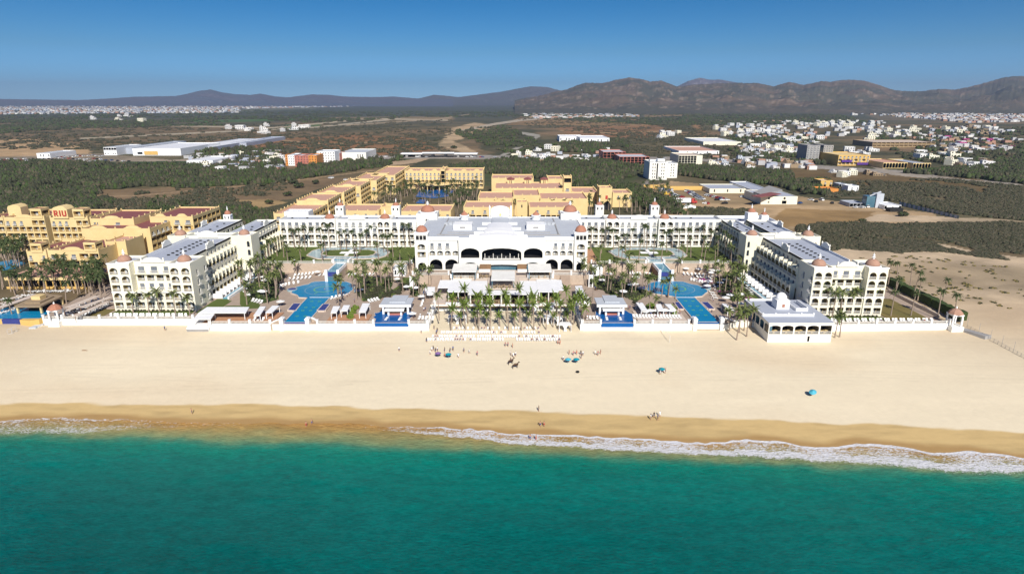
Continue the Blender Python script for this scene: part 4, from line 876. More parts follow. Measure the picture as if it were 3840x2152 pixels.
# --- pools
LM += [('the left main pool', -72, 233), ('the right main pool', 65, 233), ('the left swim-up bar', -40.5, 208), ('the right swim-up bar', 35, 209), ('the palm court loungers', -3, 200), ('the beach restaurant roof', -3, 224),
       ('the left beach wing', -127, 207), ('the right beach wing', 116, 202), ('the left oval pool', -74, 279), ('the right oval pool', 63, 279), ('the left retaining wall', -92, 260), ('the right retaining wall', 84, 260),
       ('the arched beach pavilion', 93, 190), ('the left rear wing', -78, 293), ('the right rear wing', 68, 293)]
def pool(label, P, z, water='pool_water', cop=.35, group='swimming pools'):
    cx = sum(p[0] for p in P) / len(P); cy = sum(p[1] for p in P) / len(P)
    t = thing('swimming_pool', label, 'pool', (cx, cy, z), 0, group)
    m = MB(); m.prism(P, z - .25, z + .42); part(m, 'water', [water], t)
    c = MB(); n = len(P)
    A = sum(P[i][0] * P[(i + 1) % n][1] - P[(i + 1) % n][0] * P[i][1] for i in range(n))
    if A < 0: P = P[::-1]
    for i in range(n):
        a, b = Vector(P[i]), Vector(P[(i + 1) % n]); d = (b - a)
        if d.length < .05: continue
        d.normalize(); nn = Vector((d.y, -d.x)) * cop; c.prism([tuple(a), tuple(b), tuple(b + nn), tuple(a + nn)], z - .3, z + .46)
    part(c, 'coping', ['paving_pale'], t); return t
def ring(cx, cy, r, w, z, sx=1, n=28, a0=0, a1=2 * math.pi):
    m = MB()
    for k in range(n):
        a, b = a0 + (a1 - a0) * k / n, a0 + (a1 - a0) * (k + 1) / n
        m.poly([(cx + (r - w) * math.cos(a), cy + (r - w) * math.sin(a) * sx, z), (cx + r * math.cos(a), cy + r * math.sin(a) * sx, z), (cx + r * math.cos(b), cy + r * math.sin(b) * sx, z), (cx + (r - w) * math.cos(b), cy + (r - w) * math.sin(b) * sx, z)])
    return m
def motifs(t, cx, cy, nx, ys, z=.43, tilt=1):
    m = ring(cx, cy, 4.1, .5, z); part(m, 'pool_mosaic', ['pool_motif'], t)
    m = MB()
    for s in (-1, 1): m.poly([(cx + s * 1.2, cy + s * 4.3, z + .004), (cx + s * 1.7, cy + s * 4.3, z + .004), (cx + s * 2.2, cy + s * 6.4, z + .004), (cx + s * 1.8, cy + s * 6.4, z + .004)])
    part(m, 'pool_mosaic', ['pool_motif'], t)
    for k, y in enumerate(ys):
        for s in (-1, 1):
            m = ring(nx + s * 1.4, y, .62, .34, z, 1, 10); part(m, 'pool_mosaic', ['pool_motif'], t)
    m = ring(cx, cy, 7.4, .18, z + .002); part(m, 'pool_step_line', ['shallow_stone'], t)
PL = zz(*ZA, 0, (1360, 745), (1190, 740), (1150, 690), (1030, 650), (1080, 570), (1140, 530), (1300, 490), (1370, 480), (1440, 440), (1500, 425), (1720, 415), (2080, 430)) + zz(*ZB, 0, (300, 425), (380, 450), (470, 500), (480, 540), (440, 590), (330, 670), (200, 700), (130, 740))
PL = [(-76.7, 197.4)] + PL + [(-69.1, 224.6), (-69.1, 197.4)]
pl = pool('large blue pool with a narrow neck running to the beach, left of the palm court', PL, 0); motifs(pl, -74.3, 235.6, -73, (203.5, 209.5, 213, 220))
PRt = [(69.8, 197.8), (69.2, 225.9)] + zz(*ZD, 0, (780, 690), (850, 630), (900, 600), (840, 540), (780, 510), (700, 480), (540, 450), (420, 410), (0, 400)) + zz(*ZC, 0, (1620, 420), (1500, 450), (1420, 490), (1400, 530), (1440, 600), (1560, 660), (1750, 690), (1930, 715)) + [(62.0, 225.6), (62.0, 197.8)]
prt = pool('large blue pool with a narrow neck running to the beach, right of the palm court', PRt, 0); motifs(prt, 65.0, 236.5, 66, (204.5, 210, 214.5, 220.5))
for t, x0, x1, mt_ in ((pl, -76.6, -69.2, 'pool_tile'), (prt, 62.1, 69.7, 'pool_deep')):
    m = MB(); m.box(x0, x1, 197.0, 197.35, -1.75, .40); part(m, 'outlet_wall', [mt_], t)
    m = MB(); m.box(x0 - .3, x1 + .3, 196.3, 197.4, -2.8, -1.76); part(m, 'outlet_base', ['stone_wall' if x0 > 0 else 'white_paint'], t)
    m = MB(); m.box(x0 - .1, x1 + .1, 224.7, 224.95, .3, .50); part(m, 'weir', ['pure_white'], t)
for x in (-77.3, -68.6, 61.4, 70.4):
    t = thing('gate_pillar', 'tall white square pillar at the %s side of the %s pool outlet' % ('left' if x in (-77.3, 61.4) else 'right', 'left' if x < 0 else 'right'), 'pillar', (x, 198, -2), 0, 'pillars at the pool outlets')
    m = MB(); m.box(x - .6, x + .6, 195.9, 198.0, -2.8, 1.7); part(m, 'shaft', ['pure_white'], t); m = MB(); m.box(x - .75, x + .75, 195.75, 198.15, 1.71, 2.0); m.box(x - .5, x + .5, 196.1, 197.9, 2.01, 2.3); part(m, 'cap', ['pure_white'], t)
for P, w in ((zz(*ZA, 0, (970, 1000), (1080, 870), (1220, 870), (1110, 1010)), 'left side of the left pool neck'), (zz(*ZA, 0, (1560, 1010), (1680, 880), (1800, 880), (1700, 1010)), 'right side of the left pool neck'),
             (zz(*ZD, 0, (340, 940), (250, 810), (330, 810), (430, 940)), 'left side of the right pool neck'), (zz(*ZD, 0, (910, 940), (770, 810), (890, 810), (1020, 940)), 'right side of the right pool neck')):
    t = pool('small dark blue whirlpool basin on the ' + w, P, .12, 'pool_tile', .4, 'whirlpool basins')
for (x, y), w in ((zz(*ZA, 0, (1050, 585))[0], 'left rim of the left main pool'), (zz(*ZB, 0, (560, 600))[0], 'right rim of the left main pool'), (zz(*ZD, 0, (860, 530))[0], 'right rim of the right main pool'), (zz(*ZC, 0, (1330, 560))[0], 'left rim of the right main pool')):
    t = thing('whirlpool', 'round white-rimmed whirlpool at the ' + w, 'whirlpool', (x, y, 0), 0, 'round whirlpools')
    m = MB(); m.lathe(x, y, [(2.0, -.1), (2.0, .62), (1.6, .66)], 16); part(m, 'rim', ['shallow_stone'], t); m = MB(); m.lathe(x, y, [(1.55, .5), (1.55, .68)], 16); part(m, 'water', ['pool_tile'], t)
BL = zz(*ZB, 0, (1570, 1180), (1640, 1120), (1720, 1060), (1650, 1050), (1600, 1020), (1450, 1060), (1100, 1050), (1020, 1020), (960, 1050), (880, 1060), (900, 1110), (850, 1140), (910, 1180))
tb = pool('square deep-blue bar pool with an overflowing beach edge, left of the palm court', [(-34.7, 196.9)] + BL + [(-46.1, 196.9)], .02, 'pool_deep', .2, 'bar pools')
m = MB(); m.box(-46.0, -34.8, 196.3, 196.88, -.75, .4); part(m, 'outlet_wall', ['pool_deep'], tb); m = MB(); m.box(-46.3, -34.6, 196.1, 196.29, -2.8, -.76); part(m, 'outlet_base', ['pure_white'], tb)
BR = zz(*ZC, 0, (1130, 1080), (1060, 1050), (1000, 1010), (860, 1000), (480, 1010), (390, 1020), (400, 1070), (380, 1110), (480, 1140))
tb = pool('square deep-blue bar pool with an overflowing beach edge, right of the palm court', [(40.8, 196.9)] + BR + [(29.9, 196.9)], .02, 'pool_deep', .2, 'bar pools')
m = MB(); m.box(30.0, 40.7, 196.3, 196.88, -.95, .4); part(m, 'outlet_wall', ['pool_deep'], tb); m = MB(); m.box(29.7, 40.9, 196.1, 196.29, -2.8, -.96); part(m, 'outlet_base', ['pure_white'], tb)
# swim-up bars
for x0, x1, side in ((-46.0, -35.2, 'left'), (29.6, 39.9, 'right')):
    c = (x0 + x1) / 2; t = thing('pool_bar', 'open pool bar under a flat pale roof at the back of the %s bar pool' % side, 'bar', (c, 209, 0), 0, 'pool bars')
    m = MB(); m.box(x0, x1, 205.3, 213.6, 3.4, 3.95); m.box(x0 + 3.0, x1 - 2.2, 207.5, 215.3, 3.96, 4.3); part(m, 'roof', ['roof_pale'], t)
    m = MB(); m.box(x0 - .12, x1 + .12, 205.0, 205.29, 3.2, 4.0); part(m, 'fascia', ['pure_white'], t)
    m = MB(); m.box(c - 3.4, c + 3.3, 203.2, 205.1, 2.65, 2.8); m.box(c - 3.4, c + 3.3, 203.1, 203.19, 2.3, 2.82); part(m, 'awning', ['pure_white'], t)
    for xx in (x0 + 1.1, x1 - 1.1):
        for yy_ in (205.8, 212.8): m = MB(); m.box(xx - .35, xx + .35, yy_ - .3, yy_ + .4, 0, 3.39); part(m, 'post', ['pure_white'], t)
    for xx in (c - 2.2, c + 2.2): m = MB(); m.box(xx - .3, xx + .3, 203.8, 204.4, 0, 2.64); part(m, 'post', ['pure_white'], t)
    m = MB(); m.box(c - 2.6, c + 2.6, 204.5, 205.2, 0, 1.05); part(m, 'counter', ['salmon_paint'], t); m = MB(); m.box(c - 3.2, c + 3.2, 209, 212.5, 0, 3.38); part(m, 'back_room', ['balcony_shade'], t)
    for s in (-1, 1):
        tt = thing('pool_ledge', 'narrow pale sunbathing ledge in the %s bar pool, on its %s side' % (side, 'left' if s < 0 else 'right'), 'ledge', (c + s * 2.4, 200.6, 0), 0, 'ledges in the bar pools')
        m = MB(); q = c + s * 2.3; m.prism([(q - .5, 199.4), (q + .3, 199.4), (q + .5, 202.4), (q - .3, 202.4)], .2, .62); part(m, 'slab', ['lounger_white'], tt)
# upper oval pools, cascades and cantilever pools
for sx, cx, out in ((0, -75.2, zz(900, 700, 2.406, 4, (610, 625), (660, 585), (730, 565), (830, 560), (960, 555), (1100, 558), (1260, 560), (1330, 580), (1345, 600), (1310, 630), (1240, 650), (1000, 658), (870, 655), (700, 655))),
                    (1, 63.2, zz(2100, 700, 2.406, 4, (440, 590), (520, 562), (700, 558), (900, 560), (1050, 565), (1100, 590), (1140, 625), (1080, 660), (900, 660), (700, 660), (600, 655), (500, 630)))):
    side = 'left' if sx == 0 else 'right'; cy = 279.5
    if sum(out[i][0] * out[(i + 1) % len(out)][1] - out[(i + 1) % len(out)][0] * out[i][1] for i in range(len(out))) < 0: out = out[::-1]
    t = pool('shallow ring-shaped pool with pale stone rim on the %s courtyard lawn' % side, out, 4, 'shallow_stone', .5, 'ring pools on the lawns')
    inn = [(cx + (p[0] - cx) * .70, cy + (p[1] - cy) * .62) for p in out]; m = MB(); m.prism(inn, 3.9, 4.5); part(m, 'island', ['paving_pale'], t)
    inn = [(cx + (p[0] - cx) * .66, cy + (p[1] - cy) * .56) for p in out]; m = MB(); m.prism(inn, 4.4, 4.55); part(m, 'island_lawn', ['lawn'], t)
    m = MB(); m.box(cx - 4, cx + 4, 278, 281.5, 4.56, 4.7); m.box(cx - .8, cx + .8, 274, 286, 4.56, 4.74); part(m, 'walkway', ['pure_white'], t)
    xa, xb = (-76.3, -71.6) if sx == 0 else (60.8, 65.8)
    m = MB(); m.box(cx - 3.2, cx + 3.2, 264.2, 269.4, 3.9, 4.35); part(m, 'cascade', ['pool_pale'], t)
    for s in (-1, 1): m = MB(); m.box(cx + s * 3.5 - .4, cx + s * 3.5 + .4, 264, 269.4, 3.9, 5.0); part(m, 'cascade_wall', ['pure_white'], t)
    t = thing('raised_pool', 'raised rectangular glass-fronted pool jutting from the %s retaining wall' % side, 'pool', ((xa + xb) / 2, 252, 0), 0, 'raised glass-fronted pools')
    m = MB(); m.box(xa, xb, 246.8, 262.3, .01, 3.4); part(m, 'tank', ['stone_wall' if sx == 0 else 'wood'], t)
    m = MB(); m.box(xa + .5, xb - .5, 247.2, 260.8, 3.41, 4.35); part(m, 'water', ['pool_pale'], t)
    m = MB(); m.box(xa, xa + .48, 246.8, 261, 3.41, 4.7); m.box(xb - .48, xb, 246.8, 261, 3.41, 4.7); m.box(xa + .5, xb - .5, 260.85, 261.4, 3.41, 4.7); part(m, 'rim', ['pure_white'], t)
    m = MB(); m.box(xa + .55, xb - .55, 246.6, 247.15, 2.6, 4.3); part(m, 'glass_front', ['pool_tile'], t); m = MB(); m.box(xa + .5, xb - .5, 246.5, 246.78, .05, 2.4); part(m, 'dark_grotto', ['glass_blue'], t)
    for x in (xa - .1, xb + .1): m = MB(); m.box(x - .55, x + .55, 246.2, 247.4, .01, 5.3); part(m, 'pillar', ['pure_white'], t)
for x0, x1, lab, gaps in ((-112, -43, 'left', 9), (34, 98, 'right', 8)):
    t = thing('retaining_wall', 'brown stone retaining wall with white balustrade in front of the %s courtyard lawn' % lab, 'wall', (x0, 262, 0), 0, 'retaining walls of the lawns')
    m = MB(); m.box(x0, x1, 261.7, 262.38, .01, 4.1); part(m, 'wall', ['stone_wall'], t); balustrade(t, [(x0 + .5, 262.0), (x1 - .5, 262.0)], 4.1, 8)
for x0, x1, lab, yb in ((-40.5, -25.5, 'left', 243.5), (16.6, 31.5, 'right', 243.5)):
    t = thing('stone_podium', 'brown stone podium with steps below the %s arches of the central building' % lab, 'podium', ((x0 + x1) / 2, 246, 0), 0, 'podiums of the central building')
    m = MB(); m.box(x0, x1, yb, 250.0, .01, 3.98); part(m, 'wall', ['stone_wall'], t); m = MB(); m.box(x0 + .1, x1 - .1, yb + .1, 251, 3.99, 4.05); part(m, 'floor', ['paving'], t); balustrade(t, [(x0 + .2, yb + .2), (x1 - .2, yb + .2)], 4.05, 7)
    m = MB()
    for k in range(12): q = x1 - 5 if x0 < 0 else x0 + 5; m.box(q - 2, q + 2, yb - .35 * (k + 1), yb - .35 * k - .005, .02, 3.9 - .32 * k)
    part(m, 'staircase', ['paving'], t)
# swim-up room terraces along both wings
for sx, xi, y0, y1 in ((1, -113.5, 224, 254), (-1, 100.6, 217, 252)):
    side = 'left' if sx > 0 else 'right'
    t = thing('plunge_channel', 'long narrow blue plunge channel with white bay dividers along the %s beach wing' % side, 'pool', (xi + sx * 5, y0, 0), 0, 'plunge channels along the wings')
    m = MB(); a, b = sorted((xi + sx * 4.4, xi + sx * 6.2)); m.box(a, b, y0, y1, .01, .5); part(m, 'water', ['pool_pale'], t)
    a, b = sorted((xi + sx * 6.22, xi + sx * 6.8)); m = MB(); m.box(a, b, y0 - .4, y1, .01, .95); part(m, 'rim', ['pure_white'], t)
    a, b = sorted((xi + sx * .25, xi + sx * 4.38)); m = MB(); m.box(a, b, y0, y1, .01, .4); part(m, 'deck', ['paving_pale'], t)
    n = 9
    for k in range(n + 1):
        y = y0 + (y1 - y0) * k / n; m = MB(); m.box(min(xi + sx * .3, xi + sx * 4.3), max(xi + sx * .3, xi + sx * 4.3), y - .2, y + .2, .41, 2.1)
        m.box(min(xi + sx * 1.4, xi + sx * 4.3), max(xi + sx * 1.4, xi + sx * 4.3), y + .25, y + 1.5, 2.0, 2.12); part(m, 'divider', ['pure_white'], t)
# ================================================================ beach restaurant and its decks
t = thing('beach_restaurant', 'open beach restaurant under broad flat white roofs behind the palm court', 'restaurant', (-3, 222, 0))
def flatroof(x0, x1, y0, y1, z, mat_='roof_white', nm='roof', fall=.35):
    m = MB(); m.hprism([(y0, z - .25), (y1, z - .25 + fall), (y1, z + fall), (y0, z)], x0, x1); part(m, nm, [mat_], t)
flatroof(-24.1, -15.9, 220.5, 236.2, 4.0); flatroof(-28.3, -24.15, 226.5, 235.6, 3.8); flatroof(-15.85, 9.55, 217.3, 229.0, 4.0); flatroof(9.6, 17.5, 220.5, 236.0, 4.0); flatroof(17.55, 19.4, 223, 235.6, 3.9)
flatroof(-15.85, -9.6, 229.05, 233.4, 4.37, fall=.1); flatroof(3.0, 9.55, 229.05, 233.4, 4.37, fall=.1)
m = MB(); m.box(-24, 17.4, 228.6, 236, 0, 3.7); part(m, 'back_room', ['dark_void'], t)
m = MB(); m.box(-15.6, 9.4, 217.6, 228.5, .0, .25); m.box(-24, 17.4, 220.6, 228.5, .0, .22); part(m, 'floor', ['wood'], t)
for x0_, x1_, z_ in ((-23.9, -15.9, 0), (-15.7, 9.4, 0), (9.7, 17.4, 0)): m = MB(); m.box(x0_, x1_, 226.5, 226.7, .3, 3.6); part(m, 'painted_shade', ['dark_void'], t)  # near-black sheets added to paint the shade under the roofs
for x in (-23.6, -20, -16.2): m = MB(); m.box(x - .2, x + .2, 220.8, 221.2, .25, 3.7); part(m, 'post', ['railing_paint'], t)
for x in (-15.3, -11, -7, -3.9, -.6, 2.6, 5.8, 9.0): m = MB(); m.box(x - .25, x + .25, 217.8, 218.3, .26, 3.72); part(m, 'post', ['railing_paint'], t)
for x in (10.2, 13.6, 17): m = MB(); m.box(x - .2, x + .2, 220.8, 221.2, .26, 3.7); part(m, 'post', ['railing_paint'], t)
m = MB(); m.box(-15.6, -9.3, 216.6, 217.2, -.35, .35); m.box(-9.2, 9.4, 216.7, 217.3, -.35, .3); m.box(-24.4, -16, 217.4, 218.2, -.3, .7); m.box(10, 17.4, 217.4, 218.2, -.3, .7); part(m, 'counter_wall', ['pure_white'], t)
for a, b in ((-15.2, -9.6), (-8.6, -4.2), (-3.4, 1.6), (2.2, 8.6)): m = MB(); m.box(a, b, 216.9, 217.45, -1.9, -.5); part(m, 'window', ['glass_dark'], t)
t = thing('dining_deck', 'raised restaurant deck with three pale canopies in front of the central building', 'restaurant', (-4, 240, 0))
m = MB(); m.box(-24.2, 16.4, 236.3, 248.3, .01, 4.8); m.box(-9.5, 2.9, 221.6, 236.25, 4.46, 4.8); part(m, 'deck', ['paving_pale'], t)
for x0, x1, y0, y1, nm in ((-23.6, -13.9, 234.2, 245.2, 'canopy'), (6.4, 15.6, 234.2, 245.2, 'canopy'), (-7.8, 1.1, 222.2, 234.4, 'canopy')):
    m = MB(); m.hprism([(y0, 7.7), (y1, 8.1), (y1, 8.3), (y0, 7.95)], x0, x1); c = part(m, nm, ['awning_canvas'], t)
    for x in (x0 + .4, x1 - .4):
        for y in (y0 + .3, y1 - .5): m = MB(); m.box(x - .12, x + .12, y - .12, y + .12, 4.81, 7.7); part(m, 'post', ['glass_blue'], c)
    m = MB(); m.box(x0 + .5, x1 - .5, y1 - 2.4, y1 - 2.2, 4.81, 7.6); part(m, 'painted_shade', ['dark_void'], c)  # dark sheet added as the shade under each canopy
for x0, x1 in ((-13.2, -8.6), (2.2, 6.0)):
    m = MB(); m.hprism([(238.4, 6.6), (240.6, 7.1), (240.6, 7.25), (238.4, 6.75)], x0, x1); part(m, 'awning', ['awning_canvas'], t); m = MB(); m.box(x0, x1, 246, 248, 4.81, 7.4); part(m, 'kiosk', ['wood'], t)
balustrade(t, [(-24, 236.5), (-13.5, 236.5)], 4.8, 20); balustrade(t, [(6.4, 236.5), (16.2, 236.5)], 4.8, 20)
tbl = MB(); tbl.lathe(0, 0, [(.35, 0), (.06, .05), (.06, .7), (.75, .72), (.75, .78)], 10)
for a in range(4): x, y = 1.15 * math.cos(a * math.pi / 2 + .6), 1.15 * math.sin(a * math.pi / 2 + .6); tbl.box(x - .25, x + .25, y - .25, y + .25, 0, .46); tbl.box(x * 1.2 - .22, x * 1.2 + .22, y * 1.2 - .05, y * 1.2 + .05, .46, .95)
tblm = tbl.mesh('dining_table', ['thatch']); tabs = []
def table_at(x, y, z):
    o = link('dining_table', tblm, None, (x, y, z), random.random()); o['category'] = 'table'; o['group'] = 'dining tables'; tabs.append((o, 'tan dining table')); return o
for k in range(4): table_at(-22 + 2.3 * k, 236.0 + 1.4, 4.8); table_at(-22 + 2.3 * k, 240.4, 4.8); table_at(7.6 + 2.2 * k, 237.4, 4.8); table_at(7.6 + 2.2 * k, 240.4, 4.8)
for k in range(3): table_at(-6 + 2.6 * k, 223.4, 4.8); table_at(-12.6 + 1.7 * k, 235.0 + 2.4, 4.8)
for k in range(9): table_at(-14 + 2.75 * k, 219.2, .26)
for k in range(3): table_at(-22.6 + 2.6 * k, 222, .26); table_at(11 + 2.4 * k, 222, .26)
label_all(tabs)
# ================================================================ arched beach pavilion on the right
t = thing('beach_pavilion', 'white flat-roofed beach pavilion with five arches and a small white dome', 'restaurant', (92, 187, -3))
mb = MB(); rf = MB(); X0, X1, Y0, Y1 = 82.2, 102.6, 187.0, 209.5
L = X1 - X0; cells = [(L * i / 5, L * (i + 1) / 5, (L * i / 5 + .22, L * (i + 1) / 5 - .22, .02, 3.0, 2 if i < 4 else 0, 4.2, 's')) for i in range(5)]
wall_rows(mb, Fr(X0, Y0, (1, 0)), [(-3.2, -.0, [(0, 12.6, None), (12.6, 13.8, (12.8, 13.5, -2.4, -.6, 0, .5, 'k')), (13.8, L, None)]), (0, 4, cells)], t, name='arch')
W2 = Y1 - Y0; cells = [(W2 * i / 6, W2 * (i + 1) / 6, (W2 * i / 6 + .4, W2 * (i + 1) / 6 - .4, .3, 3.0, 2, 1.2, 'g')) for i in range(6)]
wall_rows(mb, Fr(X0, Y1, (0, -1)), [(-3.2, 0, [(0, W2, None)]), (0, 4, cells)], t); wall_rows(mb, Fr(X1, Y0, (0, 1)), [(-3.2, 4, [(0, W2, None)])], t)
rf.poly([(X0 - .3, Y0 - .3, 4.05), (X1 + .3, Y0 - .3, 4.05), (X1 + .3, Y1, 4.4), (X0 - .3, Y1, 4.4)]); mb.box(X0 - .3, X1 + .3, Y0 - .3, Y0 - .01, 3.75, 4.04); mb.box(X0 - .3, X0 - .01, Y0, Y1, 3.75, 4.04)
part(mb, 'wall', ['white_paint'], t); part(rf, 'roof', ['roof_grey'], t)
m = MB(); m.box(82.2, 99.0, 192.6, 192.95, 4.15, 4.9); m.box(82.0, 82.3, 192.95, 209, 4.2, 4.95); m.box(82.3, 92, 208.7, 209, 4.3, 5.0)
for x in (82.2, 86.4, 90.6, 94.8, 98.8): m.box(x - .25, x + .25, 192.5, 193.0, 4.9, 5.3)
part(m, 'parapet', ['pure_white'], t)
m = MB(); m.box(89.4, 93.7, 199.4, 203.7, 4.2, 7.4); c = part(m, 'lantern_room', ['pure_white'], t); m = MB(); m.lathe(91.5, 201.6, [(1.9 * math.cos(a), 7.41 + 2.2 * math.sin(a)) for a in [math.pi / 2 * k / 8 * .98 for k in range(9)]], 18); part(m, 'dome', ['pure_white'], c, True)
m = MB(); m.box(91.2, 92.1, 199.3, 199.39, 5.0, 6.1); part(m, 'shutter', ['terracotta'], c)
m = MB(); m.box(95.2, 99.2, 197.6, 197.9, 4.2, 5.3); m.box(95.2, 95.5, 197.9, 206, 4.2, 5.2); m.box(98.9, 99.2, 197.9, 206, 4.2, 5.6); part(m, 'roof_wall', ['pure_white'], t)
cm = MB(); cm.box(-.45, .45, -.45, .45, .68, .78); cm.box(-.06, .06, -.06, .06, 0, .68)
for x, y in ((-.8, 0), (.8, 0)): cm.box(x - .25, x + .25, y - .25, y + .25, .0, .5); cm.box(x * 1.3 - .06, x * 1.3 + .06, -.25, .25, .5, 1.0)
cm = cm.mesh('wicker_set', ['yellow_paint']); lst = []
for i in range(5):
    for j in range(2):
        o = link('wicker_set', cm, None, (X0 + 1.3 + 4.08 * i + 1.7 * j, Y0 + 1.2 + .5 * j, .06), .3 * j); o['category'] = 'table'; o['group'] = 'tables inside the beach pavilion'; o['label'] = 'yellow wicker table set in the %s arch of the beach pavilion, %s one' % (ordn(i + 1) if i < 4 else 'last', 'left' if j == 0 else 'right')
# gazebos
for x, y, yb, w, cap, lab in ((-156.2, 201.6, 0, 2.9, 'terracotta', 'left end of the beach wall'), (148.4, 196.9, 0, 3.0, 'terracotta_pale', 'right end of the beach wall')):
    t = thing('gazebo', 'small white gazebo with a terracotta cap at the ' + lab, 'gazebo', (x, y, 0), 0, 'gazebos at the ends of the beach wall')
    for a in (-1, 1):
        for b in (-1, 1): m = MB(); m.box(x + a * w / 2 - .2, x + a * w / 2 + .2, y + b * w / 2 - .2, y + b * w / 2 + .2, -.3, 3.2); part(m, 'column', ['pure_white'], t)
    m = MB(); m.box(x - w / 2 - .3, x + w / 2 + .3, y - w / 2 - .3, y + w / 2 + .3, 3.21, 3.7); part(m, 'lintel', ['pure_white'], t)
    m = MB(); m.box(x - w / 2 - .4, x + w / 2 + .6, y - w / 2 - .9, y + w / 2 + .2, -2.9, -.31); part(m, 'base', ['white_paint'], t)
    m = MB(); m.lathe(x, y, [(2.35, 3.71), (2.0, 4.4), (1.2, 5.1), (.3, 5.5)], 8); d = part(m, 'dome', [cap], t); m = MB(); m.lathe(x, y, [(.25, 5.45), (.3, 5.7), (.05, 6.3)], 6); part(m, 'finial', ['pure_white'], d)
# ramp, hedge, garden wall and fence on the right
t = thing('beach_ramp', 'grey concrete ramp going down to the sand beside the right gazebo', 'ramp', (154, 194, -2)); m = MB(); m.prism([(149.6, 196), (152.0, 196.6), (156.2, 189.6), (153.6, 188.8)], -3, -1.3); part(m, 'slope', ['concrete'], t)
def strip_thing(name, label, cat, p0, p1, w, z0, z1, mat_, rough=0):
    x0, y0 = p0; x1, y1 = p1; L = math.hypot(x1 - x0, y1 - y0); d = Vector((x1 - x0, y1 - y0)) / L; n = Vector((-d.y, d.x)) * w / 2
    t = thing(name, label, cat, ((x0 + x1) / 2, (y0 + y1) / 2, z0)); m = MB()
    k = max(1, int(L / 1.5)) if rough else 1
    for i in range(k):
        a = Vector(p0) + d * (L * i / k); b = Vector(p0) + d * (L * (i + 1) / k - .001); e = random.uniform(-rough, rough); f = random.uniform(-rough, rough)
        m.prism([tuple(a - n * (1 + e)), tuple(b - n * (1 + f)), tuple(b + n * (1 + f)), tuple(a + n * (1 + e))], z0, z1 + e)
    part(m, 'foliage' if rough else 'wall', [mat_], t); return t
strip_thing('clipped_hedge', 'long dark clipped hedge along the garden edge beside the right sand dunes', 'hedge', UP(3330, 1062), UP(3612, 1200), 2.6, -.2, 2.6, 'hedge', .18)
strip_thing('garden_wall', 'pale low garden wall running beside the dark hedge on the right', 'wall', UP(3330, 1094), UP(3520, 1190), .5, -.2, 1.1, 'paving_pale')
t = thing('garden_fence', 'white end posts and rail closing the garden behind the right gazebo', 'fence', (152, 200, 0)); m = MB()
for u, v in ((3598, 1190), (3606, 1215), (3611, 1188)): x, y = UP(u, v); m.box(x - .2, x + .2, y - .2, y + .2, -.8, 2.0)
part(m, 'post', ['pure_white'], t); m = MB(); x, y = UP(3606, 1215); m.box(151, x, y - .1, y + .1, .5, 1.2); part(m, 'rail', ['pure_white'], t)
# slatted sun roofs
def pergola(label, P, z, slat=True, mt_='roof_white', posts=True, grp='slatted sun roofs'):
    cx = sum(p[0] for p in P) / 4; cy = sum(p[1] for p in P) / 4; t = thing('sun_roof', label, 'sun roof', (cx, cy, 0), 0, grp); m = MB()
    a, b, c, d = [Vector(p) for p in P]; L = (c - b).length; n = max(2, int(L / .9))
    for i in range(n):
        f0, f1 = i / n, (i + .78) / n; m.prism([tuple(a + (d - a) * f0), tuple(b + (c - b) * f0), tuple(b + (c - b) * f1), tuple(a + (d - a) * f1)], z - .12, z)
    part(m, 'slats', [mt_], t)
    q = MB(); q.prism([tuple(a), tuple(b), tuple(c), tuple(d)], z - .3, z - .14); part(q, 'shade_cloth', ['awning_canvas'], t)
    for p in (a, b, c, d):
        k = Vector((cx, cy)); p = k + (p - k) * .92; m = MB(); m.box(p.x - .09, p.x + .09, p.y - .09, p.y + .09, .26, z - .31); part(m, 'post', ['pure_white'], t)
    return t
pg = [((950.5, 1182), (975, 1182), (997, 1148), (975, 1148)), ((995, 1171), (1020, 1171), (1049, 1145), (1022, 1145)), ((1240, 1172), (1262, 1172), (1276, 1147), (1250, 1147)), ((1277, 1165), (1303, 1165), (1313, 1143), (1289, 1143)), ((1345, 1170), (1371, 1170), (1388, 1136), (1360, 1136)),
      ((2405, 1163), (2428, 1163), (2409, 1133), (2384, 1133)), ((2467, 1164), (2490, 1164), (2478, 1139), (2455, 1139)), ((2512, 1158), (2533, 1158), (2515, 1139), (2491, 1139)), ((2730, 1161), (2756, 1161), (2721, 1137), (2706, 1137)), ((1585, 1098), (1628, 1098), (1632, 1075), (1592, 1075))]
its = []
for q in pg: its.append((pergola('', [UP(u, v, 2.7) for u, v in q], 2.7), 'slatted sun roof'))
label_all(its)
pergola('wide white slatted sun roof, upper one far left of the left pool', [UP(u, v, 2.9) for u, v in ((745, 1172), (922, 1172), (935, 1150), (777, 1150))], 2.9)
pergola('low white slatted sun roof at the wall edge, lower one near the left beach wing', [UP(u, v, 2.4) for u, v in ((724, 1196), (790, 1196), (808, 1172), (745, 1172))], 2.4)
